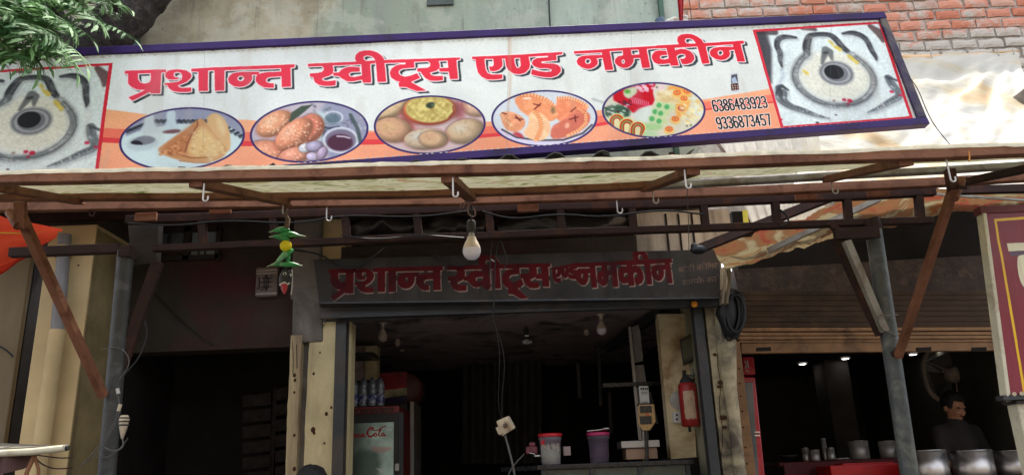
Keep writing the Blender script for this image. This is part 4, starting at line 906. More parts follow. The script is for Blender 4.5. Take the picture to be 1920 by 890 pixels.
rail('rear_rail',[(-160,391,YD),(420,383,YD),(860,376.5,YD),(1400,359,YD),(1750,343,YD),(2080,322,YD)],.04,.042,m_brown)
for a,c_,mt in (((-35,346,YA),(150,378,YC+.05),m_brown),((366,343,YA),(540,380,YC+.05),m_brown),((840,334,YA),(884,372,YC+.05),m_brown),((1300,320,YA),(1210,354,YC+.05),m_brown),((1700,303,YA),(1552,336,YC+.05),m_brown),((2050,290,YA),(1790,345,YD),m_truss)):
    build('cross_bar',MB().beam(W(*a),W(*c_),.05,.03),mt,cp,bevel=.003)
# printed sheet on top of the rails, a little slack
def sheet_pt(u,v,dz=0):
    px=-170+2260*u
    yf=np.interp(px,[-160,560,1250,2080],[340,328,309.5,278])-9; yb=np.interp(px,[-160,500,900,1212,2080],[372,369,362,349,302])-4
    a=W(px,yf,YA-.02); c_=W(px+ (960-px)*.1,yb,YC+.02); p=a*(1-v)+c_*v
    p.z+=.010+.010*mnoise.noise(Vector((p.x*3,p.y*4,1)))-.012*math.sin(math.pi*v)*(1-abs(math.sin(u*26)))
    return p
flor=sheet_mat('printed_plastic_sheet',trans=.12,scale=6,ramp=[(.32,(.16,.22,.05)),(.38,(.50,.48,.26)),(.46,(.66,.62,.42)),(.54,(.70,.67,.48)),(.60,(.36,.34,.10)),(.64,(.62,.58,.38)),(.70,(.50,.16,.09)),(.8,(.66,.60,.38))])
b=MB(); b.grid(sheet_pt,90,8); build('cover_sheet',b,flor,cp)
b=MB(); b.grid(lambda u,v:sheet_pt(u,0)+Vector((0,-.006,-.014*v+.006+.004*mnoise.noise(Vector((u*80,v,0))))),120,1); build('sheet_hem',b,sheet_mat('pale_sheet_edge',col=(.62,.58,.46),trans=.3,scale=12,colspace_var=.4),cp)
# truss
rail('top_chord',[(238,413,YT),(850,392,YT),(1250,383,YT),(1752,360,YT)],.04,.04,m_truss)
rail('bottom_chord',[(288,466,YT),(900,442,YT),(1400,425,YT),(1748,413,YT)],.04,.032,m_truss)
for i in range(11):
    px=381+i*134.3; yt=np.interp(px,[238,850,1250,1752],[413,392,383,360]); yb=np.interp(px,[288,900,1400,1748],[466,442,425,413])
    build('upright',MB().beam(W(px-3,yt,YT),W(px+2,yb,YT),.036,.036),m_truss,cp,bevel=.003)
for px,py in ((272,405),(412,392),(990,388),(1512,366),(1648,360)):
    b=MB(); b.slab(px-20,py-7,px+20,py+8,YT-.06,YT-.04); build('clamp_plate',b,m_brown,cp,bevel=.003)
# posts
def post(px0,py0,px1,name='post'):
    a=W(px0,py0,YT); g=W(px1,890,YT); d=(g-a); bot=a+d*((a.z-0)/(a.z-g.z)); build(name,MB().tube([a,bot],.0375,16),m_gi if px0>900 else mat('dull_dark_pipe',(.046,.046,.043),.5,.1,var=.35,scale=12,dirt=(.10,.10,.10),dirt_amt=.35,dirt_scale=9,bump=.4),cp); return a,bot
pl,plb=post(236,470,200); pr,prb=post(1636,420,1706)
b=MB(); b.slab(222,460,243,480,YT-.045,YT+.03); build('post_cap',b,m_truss,cp)
b=MB(); b.slab(1566,425,1650,446,YT-.05,YT-.02); build('gusset',b,m_truss,cp)
build('post_sleeve',MB().tube([W(1630,412,YT),W(1638,432,YT)],.045,16),m_truss,cp)
build('side_arm',MB().beam(W(20,474,YT),W(224,466,YT),.04,.045),m_truss,cp,bevel=.003)
build('side_bracket',quadslab([(240,420),(298,414),(292,492),(246,498)],YT+.06,.05),m_shadepl,cp)
# braces
def brace(a,c_,wd,mt,flat=False): build('brace',MB().beam(W(*a),W(*c_),wd,.012 if flat else wd),mt,cp,bevel=.002)
brace((36,398,YA+.35),(194,742,YT-.05),.034,m_brown); brace((1788,352,YA+.3),(1684,668,YT-.05),.03,m_brown)
build('brace_stub',MB().beam(W(38,378,YA+.33),W(40,428,YA+.38),.036,.036),m_brown,cp); build('brace_stub',MB().tube([W(18,398,YA+.4),W(34,424,YA+.36)],.018,10),m_brown,cp)
build('brace_stub',MB().beam(W(1780,318,YA+.3),W(1787,356,YA+.3),.032,.03),m_truss,cp); build('brace_stub',MB().tube([W(1803,338,YA+.34),W(1789,372,YA+.31)],.017,10),m_brown,cp)
build('brace_bolt',MB().tube([W(1796,350,YA+.28),W(1812,352,YA+.28)],.008,8),m_truss,cp)
brace((296,492,YT+.05),(226,690,YT+.02),.05,m_truss); brace((1586,452,YT-.04),(1658,622,YT-.02),.036,m_greybar)
build('brace',MB().beam(W(1566,448,YT-.02),W(1650,628,YT),.03,.03),m_truss,cp)
brace((1556,418,YT-.02),(1582,444,YT-.03),.03,m_truss)
build('weld_plate',MB().tube([W(1690,655,YT-.06),W(1672,664,YT-.03)],.014,8),m_truss,cp)
build('tie_wire',MB().tube([W(1650,590,YT-.06),W(1664,592,YT-.07),W(1684,590,YT-.05)],.003,5),m_wire_g,cp); build('tie_wire',MB().tube([W(1648,592,YT-.05),W(1645,605,YT-.05),W(1655,618,YT-.05),W(1680,630,YT-.05)],.003,5),m_wire_g,cp)

# weld beads and bolts at the joints
m_weld=mat('rusty_weld',(.13,.06,.035),.8,.2,bump=1.0,fine=60)
wm=MB(); wm.ball((0,0,0),1,8,5,(.012,.006,.009)); wm.v=[v+V((mnoise.noise(v*90),0,mnoise.noise(v*90+V((3,3,3)))))*.004 for v in wm.v]
w0=build('weld_bead',wm,m_weld,cp); w0.location=W(381,409,YT-.022)-wloc['canopy']
def weld(px,py,Y,first=w0):
    o=first.copy(); C.objects.link(o); o.location=W(px,py,Y)-wloc['canopy']; o.rotation_euler=(rnd.uniform(-.4,.4),rnd.uniform(-1.5,1.5),0); s_=rnd.uniform(.7,1.2); o.scale=(s_,s_,s_)
for i in range(11):
    px=381+i*134.3; yt=np.interp(px,[238,850,1250,1752],[413,392,383,360]); yb=np.interp(px,[288,900,1400,1748],[466,442,425,413])
    for dx_ in (-8,8): weld(px+dx_,yt+8,YT-.02); weld(px+dx_,yb-7,YT-.02)
for px,py,Y in ((150,372,YC),(168,374,YC),(530,372,YC),(545,374,YC),(875,364,YC),(892,364,YC),(1210,352,YC),(1222,352,YC),(1552,333,YC),(1566,333,YC),(370,341,YA-.02),(845,331,YA-.02),(1296,316,YA-.02),(1700,299,YA-.02),(560,331,YA-.022),(1250,311,YA-.022)): weld(px,py,Y-.01)
build('weld_seam',MB().tube([W(1817,284,YA-.021),W(1818,296,YA-.021),W(1817,302,YA-.021)],.003,6),mat('orange_rust_streak',(.5,.2,.04),.7),cp)
for i,(pts,r_) in enumerate((([(240,418),(330,424),(420,412),(560,420),(640,402),(780,408),(880,395)],.004),([(905,396),(960,412),(1050,400),(1130,408),(1240,392),(1320,402)],.0045),([(640,440),(700,450),(790,440),(870,446)],.0035),([(1460,392),(1475,402),(1480,418),(1462,424)],.005))):
    build('tied_wire',MB().tube([W(x,y,YT-.03) for x,y in chai(pts,2)],r_,6),m_wire,cp)

# ------------------------------------------------------------------ corrugated cement roof behind the canopy
m_cor=mat('corrugated_cement',(.06,.057,.054),.9,var=.3,scale=5,dirt=(.05,.045,.04),dirt_amt=.5)
rf=thing('corrugated_roof','dark corrugated cement sheet roof sloping up to the wall behind the truss','roof',(0,4.3,3.2))
YR0=3.95; zf=Z(1080,301,YR0)
def cor(x0,x1,y0,z0,y1,z1,pitch,amp,n,th=.007):
    m_=MB(); N_=int((x1-x0)/pitch*8)
    def P_(i,y,z,o): 
        x=x0+(x1-x0)*i/N_; ph=(x/pitch)%1; h=max(0,math.cos(2*math.pi*ph)); return Vector((x,y,z+amp*(h**.8)+o))
    vs=[]; 
    for i in range(N_+1): vs+= [P_(i,y0,z0,0),P_(i,y1,z1,0),P_(i,y1,z1,th),P_(i,y0,z0,th)]
    fs=[]
    for i in range(N_):
        a=i*4; c_=a+4
        for k in range(4): fs.append((a+k,a+(k+1)%4,c_+(k+1)%4,c_+k))
    return m_.add(vs,fs)
xs_=[X(-260,300,YR0),X(130,300,YR0),X(500,300,YR0),X(880,300,YR0),X(1130,300,YR0),X(1290,300,YR0)]
for i,(a,c_) in enumerate(zip(xs_,xs_[1:])):
    build('roof_sheet',cor(a+.002,c_+.04,YR0-.01*(i%2),zf-.012+.009*(i%2),YF+.02,zro-.07+.008*(i%2),.258,.05,0),m_cor,rf)
b=MB(); b.beam((xs_[0],YR0+.12,zf-.06),(xs_[-1],YR0+.12,zf-.06),.05,.06); build('purlin',b,m_truss,rf)
b=MB(); b.beam((xs_[0],4.55,zf+.0),(xs_[-1],4.55,zf+.0),.05,.06); build('purlin',b,m_truss,rf)
tr=tag(build('leaf_litter',MB().ball(W(1295,296,3.9),.02,10,6,(1,.8,.5)).ball(W(1273,296,3.9),.012,8,5),mat('yellow_flower',(.75,.55,.03),.6)),'yellow marigold petals fallen on the sheet roof below the phone numbers','flower')
lt=MB(); 
for i in range(26):
    p=W(rnd.uniform(980,1060),rnd.uniform(298,303),3.93); s_=rnd.uniform(.01,.022); a=rnd.uniform(0,3)
    lt.add([p+Vector((math.cos(a)*s_,0,math.sin(a)*s_*.4)),p+Vector((-math.sin(a)*s_*.3,.01,s_*.5)),p-Vector((math.cos(a)*s_,0,math.sin(a)*s_*.4))],[(0,1,2)])
o=build('dry_leaf_litter',lt,mat('dead_leaves',(.07,.06,.04),.9)); tag(o,'dark dry leaves gathered on the sheet roof under the banner','leaves'); o['kind']='stuff'

# ------------------------------------------------------------------ dark painted board over the shop door
def shop_board():
    fx=np.array(W(590,480,YF-.2)); 
    cx0,cx1=590,1350
    Wd,Hd=1800,250
    # board face corners in photograph pixels
    A=[(588,486),(1350,467),(1350,556),(598,566)]
    P4=[W(x,y,YF-.22) for x,y in A]; x0=P4[0].x; x1=P4[1].x; z1=max(P4[0].z,P4[1].z); z0=min(P4[2].z,P4[3].z)
    fn=lambda p:((W(p[0],p[1],YF-.22).x-x0)/(x1-x0)*Wd,(z1-W(p[0],p[1],YF-.22).z)/(z1-z0)*Hd)
    cv=Canvas(Wd,Hd,(96,88,82),fn); k=Wd/762.
    cv.a*=(1+.35*(vnoise(Hd,Wd,90,4)-.5))[...,None]
    cv.put(np.clip((vnoise(Hd,Wd,160,3)-.5)*3,0,1),(84,92,84),.5)
    red=(134,26,32)
    def mapw(wd,sx0,sx1,sy0,sy1,dx0,dx1,dy0a,dy1a,dy0b,dy1b):
        def f(p):
            u=(p[0]-sx0)/(sx1-sx0); v=(p[1]-sy0)/(sy1-sy0); return (dx0+(dx1-dx0)*u,(dy0a*(1-u)+dy0b*u)*(1-v)+(dy1a*(1-u)+dy1b*u)*v)
        return f
    # straighten the source slope before mapping
    def word(wd,x0_,x1_,dx0,dx1,ya,yb,sl,dup=0):
        def f(p):
            u=(p[0]-x0_)/(x1_-x0_); base=ya[0]*(1-u)+ya[1]*u; hgt=(p[1]-(sl[0]+(p[0]-x0_)*sl[1]))*yb; return (dx0+(dx1-dx0)*u,base+hgt)
        return word_mask(cv,wd,f)
    m1=word(W1,233,553,616,830,(504,497),1.02,(132,-.042)); m2=word(W2,577,862,838,1031,(499,494),1.05,(120,-.042)); m4=word(W4,1075,1397,1076,1260,(494,487),1.15,(96,-.054))
    m3=word(W3,884,1055,1034,1084,(503,492),.62,(106,-.052))
    mm=m1|m2|m4|m3; mm=dilate(mm,2.2)
    ol=dilate(mm,2.4); edge=(shift(ol,3,4)&~mm); edge&=vnoise(Hd,Wd,26,2)>.33
    cv.put(blurm(edge.astype(np.float32),1),(240,200,180),.95); cv.put(blurm(mm.astype(np.float32),1),red,.95)
    cv.put(np.clip((vnoise(Hd,Wd,60,3)-.5)*3,0,1)*mm,(104,24,28),.8)
    # small hand lettering at the right: two lines
    c=(190,150,124)
    def st_(p,dx,dy,s_=1.0): cv.line([(dx+x*s_,dy+y*s_-x*.12*s_) for x,y in p],2.6,c,.8)
    def glyphs(seq,x,y,s_):
        G_={'b':([(0,0),(9,0)],[(7,0),(7,9)],[(7,2),(2,2),(1,5),(3,7),(7,4)],[(2,2),(7,7)]),'ai':([(3,0),(0,-4)],[(5,0),(3,-5)]),'t':([(0,0),(8,0)],[(4,0),(4,2),(1,3),(0,6),(3,9),(7,8)]),
            'r':([(0,0),(6,0)],[(2,0),(4,2),(3,4),(1,5),(5,9)]),'ii':([(0,0),(4,0)],[(3,9),(3,0),(1,-4),(-3,-4),(-4,-1)]),'k':([(0,0),(11,0)],[(5,0),(5,9)],[(5,3),(1,3),(0,6),(3,7),(5,5),(8,3),(11,5),(9,8)]),
            'e':([(4,0),(0,-5)],),'i':([(0,0),(4,0)],[(1,9),(1,0),(3,-4),(7,-3),(8,0)]),'l':([(0,0),(9,0)],[(8,0),(8,9)],[(1,7),(0,3),(3,2),(4,6),(5,3),(8,3)]),'E':([(0,0),(8,0)],[(1,0),(1,6),(6,9)],[(5,0),(5,5),(2,6)]),
            's':([(0,0),(10,0)],[(2,0),(4,2),(2,4),(0,5),(5,9)],[(4,5),(8,5)],[(8,0),(8,9)]),'m':([(0,0),(9,0)],[(7,0),(7,9)],[(2,0),(2,6),(0,7),(1,5),(7,5)]),'p':([(0,0),(8,0)],[(7,0),(7,9)],[(1,0),(1,4),(4,6),(7,5)]),'R':([(0,0),(3,-4),(-1,-4)],),'_':()}
        adv={'b':10,'ai':0,'t':9,'r':7,'ii':5,'k':12,'e':0,'i':4,'l':10,'E':9,'s':11,'m':10,'p':9,'R':0,'_':5}
        for g in seq:
            for l_ in G_[g]: st_([(a+0,b_) for a,b_ in l_],x,y,s_)
            x+=adv[g]*s_; y-=adv[g]*s_*.12
    glyphs(['b','ai','t','r','ii','_','k','e','_','i','l','E'],1272,502,.98); glyphs(['s','m','p','R','k','_','k','r','e'],1280,526,.98)
    cv.put(np.clip((np.arange(Hd)[:,None]-Hd*.84)/(Hd*.16),0,1)*np.clip((vnoise(Hd,Wd,40,3)-.45)*4,0,1),(150,140,126),.5)
    cv.put(np.clip((vnoise(Hd,Wd,30,3,5)-.62)*5,0,1),(60,52,48),.4)
    return A,P4,(x0,x1,z0,z1),cv.a[::-1]
A,P4,(bx,bX,bz,bZ),arr=shop_board()
bd=thing('painted_board','old dark painted board over the shop door with red Hindi lettering, below the canopy','sign',W(970,565,YF-.1))
b=MB(); n_=16
b.grid(lambda u,v:(P4[3]*(1-u)+P4[2]*u)*(1-v)+(P4[0]*(1-u)+P4[1]*u)*v,n_,2,False)
uvs=[((p.x-bx)/(bX-bx),(p.z-bz)/(bZ-bz)) for p in b.v]
build('painted_face',b,img_mat('board_print',np.power(arr,1.0),rough=.6,spec=.1,dirt=.35,dark=.42),bd,uv=uvs)
e=Vector((0,.2,0)); m_bd=mat('dark_board_paint',(.05,.044,.04),.6,var=.35,scale=5)
f=[P4[3],P4[2],P4[1],P4[0]]; f=[p+Vector((0,.004,0)) for p in f]
build('casing',MB().hull(f,[p+e for p in f]),m_bd,bd)
g=[W(598,568,YF-.21),W(1352,554,YF-.21),W(1352,545,YF-.07),W(602,582,YF-.07)]
build('drip_rail',MB().hull([W(597,566,YF-.235),W(1353,556,YF-.235),W(1353,559,YF-.235),W(597,569,YF-.235)],[W(597,566,YF-.1),W(1353,556,YF-.1),W(1353,559,YF-.1),W(597,569,YF-.1)]),m_frame,bd)
build('lower_panel',MB().hull([W(600,569,YF-.2),W(1352,559,YF-.2),W(1350,549,YF-.03),W(602,584,YF-.03)],[W(600,566,YF-.18),W(1352,556,YF-.18),W(1350,545,YF-.01),W(602,580,YF-.01)]),m_frame,bd)
build('lower_panel',quadslab([(598,568),(1352,558),(1352,573),(600,596)],YF-.12,.05),m_frame,bd)

def Pz(px,py,z):
    d=cF*FPX+cR*(px-960)+cU*(445-py); return CAM+d*((z-CAM.z)/d.z)
V=Vector
# ------------------------------------------------------------------ tarpaulins and clear sheets at the right
m_tarp=sheet_mat('white_orange_tarpaulin',trans=.2,scale=1.0,ramp=[(.30,(.42,.25,.10)),(.40,(.44,.35,.21)),(.47,(.43,.41,.34)),(.60,(.46,.45,.41)),(.72,(.42,.31,.17))])
b=MB(); c4=[(1560,112,6.25),(1907,97,6.25),(1990,356,4.45),(1480,372,4.45)]
c4=[W(*q) for q in c4]
def tarp(u,v):
    p=(c4[3]*(1-u)+c4[2]*u)*(1-v)+(c4[0]*(1-u)+c4[1]*u)*v
    # folds fan out from the pinned upper corner
    du,dv=1-u,1-v; an=math.atan2(dv,du+1e-4); r_=math.hypot(du,dv)
    p.z+=.026*math.sin(an*17+6*mnoise.noise(V((u*3,v*3,2))))*min(1,r_*2.2)*math.exp(-r_*1.0)
    p.z+=.03*mnoise.noise(V((u*7,v*5,0)))+.008*mnoise.noise(V((u*26,v*22,3))); p.z-=.16*math.sin(math.pi*u)*math.sin(math.pi*min(1,v*1.1)); p.y+=.02*mnoise.noise(V((u*15,v*15,9))); return p
b.grid(tarp,70,60)
tp=build('white_tarpaulin',b,m_tarp); tag(tp,'sunlit white tarpaulin with orange blotches sloping down from the brick wall','tarpaulin')
b=MB(); b.grid(lambda u,v: W(1640+270*u,(118-20*u)*(1-v)+(102-8*u)*v+4*math.sin(u*3.1)+ (6*(1-u) if v<.5 else 0),6.28)+V((0,-.02*math.sin(v*3.1)-.01*mnoise.noise(V((u*20,v*2,0))),0)),40,3)
hm=build('rolled_hem',b,sheet_mat('orange_hem',col=(.80,.52,.28),trans=.2,scale=5,colspace_var=.3)); tag(hm,'orange rolled hem of cloth tied along the foot of the brick wall','tarpaulin')
for px in (1745,1870,1899):
    ty=build('tie_cord',MB().tube([W(px,93,6.2),W(px+3,124 if px<1800 else 104,6.18)],.006,5),m_tarp,hm)
# clear corrugated sheet
b=MB(); N_=46; vs=[]; fs=[]
tl,tr_,br,bl_=W(1342,258,5.6),W(1520,248,5.6),W(1512,425,4.35),W(1400,428,4.35)
tl=W(1345,262,4.9); tr_=W(1530,240,4.9); bl_=W(1408,425,4.75); br=W(1560,418,4.75)
for i in range(N_+1):
    u=i/N_; a=tl*(1-u)+tr_*u; c_=bl_*(1-u)+br*u; h=V((0,-.022*math.cos(u*2*math.pi*9),.0)); vs+=[a+h,c_+h]
for i in range(N_): fs.append((2*i,2*i+1,2*i+3,2*i+2))
b.add(vs,fs,True); cs=build('corrugated_plastic_sheet',b,sheet_mat('white_corrugated_plastic',col=(.72,.72,.68),trans=.5,scale=6,colspace_var=.25)); tag(cs,'white corrugated plastic sheet between the banner end and the tarpaulin','roof sheet')
b=MB(); b.beam(W(1340,262,4.88),W(1362,292,4.86),.03,.02); build('edge_batten',b,m_greybar,cs); build('edge_strip',MB().beam(W(1397,395,4.72),W(1399,418,4.7),.03,.02),mat('yellow_paint',(.55,.5,.06),.6),cs)
# floral cloth under the canopy
b=MB(); top_=[(1334,458),(1500,412),(1592,368),(1745,350),(1990,372)]; bot_=[(1368,505),(1480,470),(1562,446),(1745,408),(1990,354)]
def fcl(u,v):
    u_=u*4; i=min(3,int(u_)); f=u_-i
    a=W(top_[i][0]*(1-f)+top_[i+1][0]*f,top_[i][1]*(1-f)+top_[i+1][1]*f,4.15); c_=W(bot_[i][0]*(1-f)+bot_[i+1][0]*f,bot_[i][1]*(1-f)+bot_[i+1][1]*f,5.0-.1*u)
    p=a*(1-v)+c_*v; p.z+=.03*mnoise.noise(V((u*16,v*3,0)))-.05*math.sin(math.pi*v)+.015*mnoise.noise(V((u*50,v*14,4))); return p
b.grid(fcl,90,14)
fl=build('floral_cloth',b,sheet_mat('orange_floral_cloth',trans=.10,scale=3.2,ramp=[(.30,(.14,.30,.06)),(.37,(.50,.10,.07)),(.42,(.46,.22,.10)),(.50,(.38,.19,.09)),(.55,(.60,.52,.32)),(.60,(.55,.44,.24)),(.66,(.48,.16,.05)),(.74,(.40,.19,.08))])); tag(fl,'orange floral cloth sagging from the old board to the right under the canopy','tarpaulin')
for a,c_,w_ in (((1312,466,4.1),(1566,366,3.9),.045),((1440,470,4.3),(1650,372,4.1),.03),((1800,357,3.9),(1990,352,3.8),.04),((1640,356,4.0),(1990,380,4.0),.012)):
    build('tarp_pole',MB().beam(W(*a),W(*c_),w_,w_),m_truss if w_>.03 else m_greybar,fl)
build('pole_knot',MB().ball(W(1310,468,4.08),.035,8,6,(1.4,1,.7)).ball(W(1302,462,4.08),.022,6,5),m_wire,fl)
hr=build('hanging_rag',MB().grid(lambda u,v: W(1352+16*u+3*math.sin(v*5),500+70*v,4.75)+V((0,.03*math.sin(u*12),0)),10,12),sheet_mat('dirty_plastic',col=(.34,.28,.2),trans=.3,scale=10)); tag(hr,'dirty plastic rag hanging from the right end of the painted board','rag')
# wall above the right shop, under the tarps
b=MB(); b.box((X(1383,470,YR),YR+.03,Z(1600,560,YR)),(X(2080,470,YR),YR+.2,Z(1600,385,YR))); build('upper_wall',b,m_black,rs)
b=MB(); b.slab(1200,425,1290,470,YF+.26,YF+.29); build('soffit_patch',b,m_shadepl,shop)
# red tarp at the left
b=MB()
def rt(u,v):
    a=W(-130+248*u,392+34*u,3.62); c_=W(-130+232*u,585-140*u,3.9); p=a*(1-v)+c_*v
    p.z+=.02*mnoise.noise(V((u*9,v*6,5)))*(1-u*.5)+.012*math.sin(v*9+u*4); return p
b.grid(rt,40,24); rt_=build('red_tarpaulin',b,sheet_mat('orange_red_tarpaulin',trans=.5,scale=4,ramp=[(.3,(.62,.05,.02)),(.7,(.80,.09,.035))])); tag(rt_,'bright orange red tarpaulin corner poking in at the left under the canopy','tarpaulin')
build('yellow_cord',MB().tube([rt(0.02,.10)+V((0,-.01,0)),rt(.4,.22)+V((0,-.012,0)),rt(.75,.3)+V((0,-.012,0)),rt(.98,.2)+V((0,-.01,0))],.004,5),mat('yellow_cord',(.6,.33,.03),.6),rt_)
build('rolled_edge',MB().tube([rt(u,1)+V((0,-.012,.004*math.sin(u*30))) for u in np.linspace(0,1,14)],[.022-.008*i/13 for i in range(14)],8),bpy.data.materials['orange_red_tarpaulin'],rt_)
# red pennant and rags on top of the banner, blue drum
b=MB(); b.grid(lambda u,v: W((1267+16*u)*(1-v)+(1274+7*u)*v,-30+74*v,4.5)+V((0,.02*math.sin(u*9),0)),8,12); o=build('red_flag',b,sheet_mat('red_cloth',trans=.25,ramp=[(.3,(.28,.01,.015)),(.7,(.5,.03,.04))],scale=9)); tag(o,'narrow red cloth flag hanging behind the top edge of the banner','flag')
b=MB(); 
for x,y,r_ in ((1256,42,.03),(1264,38,.028),(1268,44,.026),(1282,42,.03),(1284,33,.022)): b.ball(W(x,y,4.55),r_,10,7,(1.1,.8,.8))
o=build('white_rag',b,mat('white_cloth',(.62,.60,.52),.9,var=.3,scale=20,bump=.6)); tag(o,'crumpled white rag lying on the top rail of the banner','rag')
b=MB(); b.lathe(W(1239,48,4.75)+V((0,0,-.05)),[(.03,0),(.035,.02),(.038,.09),(.03,.1),(.0,.1)],14); o=build('blue_can',b,mat('blue_plastic',(.05,.08,.14),.5)); tag(o,'small blue plastic can behind the banner beside the white rag','can')

# ------------------------------------------------------------------ hooks
m_hook=mat('pale_steel_hook',(.55,.50,.46),.4,.3,var=.2,scale=20,bump=0)
hooks=[(175,381,405,YD,'thin rusty hook above the cream pillar at far left'),(387,347,377,YA,'white hook on the front rail above the small barred window'),(617,387,414,YD,'short pale hook at the rear rail, just right of the chilli charm'),
 (853,336,369,YA,'white hook on the front rail just left of the hanging bulb'),(1160,377,400,YD,'pale hook on the rear rail, left hook of the pair right of the bulb'),(1227,355,381,YC,'pale hook at the joint of the brown and whitewashed rails'),
 (1287,321,353,YA,'white hook on the front rail with a thin thread hanging from it'),(1562,339,363,YC,'short hook under the whitewashed rail by the clamp plates'),(1778,301,341,YA,'long white hook near the right front brace'),(535,379,401,YC,'white hook that carries the chilli and lemon charm')]
for px,y0,y1,Y,lab in hooks:
    s_=Y/1450; a=W(px-4,y0-3,Y+.0); z1=W(px,y1,Y).z; r_=.0085*Y/2.5*1.0
    pts=[a,V((a.x,a.y,z1+r_*1.2))]+[V((a.x+r_-r_*math.cos(t),a.y,z1+r_-r_*math.sin(t))) for t in np.linspace(.15,math.pi,8)]+[V((a.x+2*r_,a.y,z1+r_*2.1))]
    o=build('hook',MB().tube(pts,.0034,6),m_hook if px!=175 else m_truss); tag(o,lab,'hook','hooks hanging from the canopy rails')

# ------------------------------------------------------------------ bulbs
m_glassw=mat('frosted_bulb',(.84,.80,.90),.25,var=.05,bump=0,spec=.6); m_bcol=mat('cream_bulb_collar',(.66,.55,.42),.35,var=.1,bump=0); m_holder=mat('bakelite',(.03,.027,.025),.5)
def bulb(px,y0,y1,Y,lab,grp=None,cat='bulb',collar=m_bcol,glob=m_glassw,wid=None,cord=True):
    zt=W(px,y0,Y).z; zb=W(px,y1,Y).z; h=zt-zb; c=W(px,y1,Y); r_=(wid or (h*.6))/2
    t=thing('light_bulb',lab,cat,(c.x,c.y,zt),grp)
    ax=(0,0,1)
    build('globe',MB().lathe(c,[(0,0),(r_*.5,h*.03),(r_*.85,h*.13),(r_,h*.27),(r_*.97,h*.37)],18),glob,t)
    build('collar',MB().lathe(c,[(r_*.97,h*.372),(r_*.92,h*.44),(r_*.72,h*.58),(r_*.52,h*.7),(r_*.46,h*.78)],18),collar,t)
    build('cap',MB().lathe(c,[(r_*.36,h*.78),(r_*.36,h*.86),(r_*.33,h*.87),(r_*.33,h*.92),(r_*.36,h*.93),(r_*.36,h)],14),m_dull,t)
    return t,c,zt,r_
t,c,zt,r_=bulb(885,432,487,YC,'large white LED bulb hanging from the canopy in front of the painted board')
build('holder',MB().lathe((c.x,c.y,zt-.012),[(r_*.42,0),(r_*.52,.01),(r_*.52,.05),(r_*.35,.06),(0,.062)],14),m_holder,t)
pw=V((c.x,c.y,zt+.04)); build('flex',MB().tube([pw,pw+V((.003,0,.03)),W(884,385,YC)],.004,6),m_wire,t)
m_pinkw=mat('pink_grey_wire',(.26,.16,.14),.6,bump=0)
for pts in ([(882,370),(876,392),(880,404),(889,407),(892,399),(887,388)],[(880,372),(872,381),(866,392),(862,386),(870,378),(886,380)],[(891,367),(891,378),(878,382),(868,380)]):
    build('wire_knot',MB().tube([W(x,y,YC-.02) for x,y in chai(pts,2)],.0032,6),m_pinkw,t)
for px,y0,y1,Y,lab in ((717,604,641,YF+.9,'bulb hanging from the shop ceiling above the bottles, largest on the left'),(745,622,649,YF+1.7,'middle bulb of the left three on the shop ceiling'),(754,634,657,YF+2.3,'smallest and farthest bulb of the left three on the shop ceiling'),
    (1100,604,629,YF+1.6,'dim bulb just left of the white one on the shop ceiling'),(1129,589,628,YF+.9,'white bulb hanging at the right of the shop ceiling'),(1081,626,638,YF+3.0,'tiny far bulb at the back of the shop ceiling')):
    t,c,zt,r_=bulb(px,y0+7,y1,Y,lab,'bulbs on the shop ceiling',collar=m_bcol,glob=m_glassw if px==1129 else mat('dusty_bulb',(.62,.46,.38),.3,bump=0) if px==717 else bpy.data.materials['dusty_bulb'])
    build('holder',MB().lathe((c.x,c.y,zt-.004),[(r_*.4,0),(r_*.4,.02),(r_*.85,.025),(r_*.85,zc-zt)],12),m_bcol,t)
# crumpled lamp at the centre of the ceiling
p=W(988,640,YF+1.3); t=thing('cluster_lamp','odd lamp with a white petal shaped glass below black holder on the shop ceiling','lamp',p)
b=MB()
for k in range(5):
    a=k*1.26; d=V((math.cos(a),math.sin(a)*.7,0)); b.ball(p+d*.024+V((0,0,-.004)),.018,8,6,(1,1,.8))
b.ball(p,.022,10,7); build('petal_glass',b,mat('milky_glass',(.7,.7,.74),.15),t)
build('holder',MB().lathe(p+V((0,0,.02)),[(.014,0),(.018,.02),(.012,.04),(.02,.05),(.02,.075),(.01,.09)],12),m_holder,t); build('rings',MB().lathe(p+V((0,0,.04)),[(.019,0),(.021,.006),(.019,.012)],12),m_white,t)
build('stem',MB().tube([p+V((0,0,.1)),V((p.x,p.y,zc))],.007,6).tube([V((p.x-.03,p.y,zc-.03)),V((p.x+.06,p.y,zc-.03)),V((p.x+.06,p.y,zc-.09))],.006,6),m_wire_g,t)

# ------------------------------------------------------------------ chilli and lemon charm with demon face
YCh=YC; ch=thing('chilli_charm','hanging charm of green chillies, a yellow lemon and a black demon face with red tongue','charm',W(537,400,YCh))
m_chi=mat('green_plastic_chilli',(.045,.30,.085),.35,var=.35,scale=40,bump=.05,dirt=(.30,.50,.30),dirt_amt=.35,dirt_scale=20)
def chilli(x0,y0,x1,y1,tipx,tipy,r_=.0135,dy=0):
    a=W(x0,y0,YCh+dy); c_=W(x1,y1,YCh+dy); t_=W(tipx,tipy,YCh+dy); pts=[a+(c_-a)*f+V((0,0,.004*math.sin(f*3))) for f in (0,.2,.45,.7,.9,1)]
    o=build('chilli',MB().tube(pts,[.005,r_*.85,r_,r_*.85,r_*.5,.004],10),m_chi,ch); build('stalk',MB().tube([c_-(c_-a)*.05,t_],[.004,.002],5),bpy.data.materials.get('pale_stalk') or mat('pale_stalk',(.28,.40,.24),.6),o)
chilli(543,431,512,433,504,435); chilli(525,440,560,441,573,443); chilli(542,449,512,443,504,444)
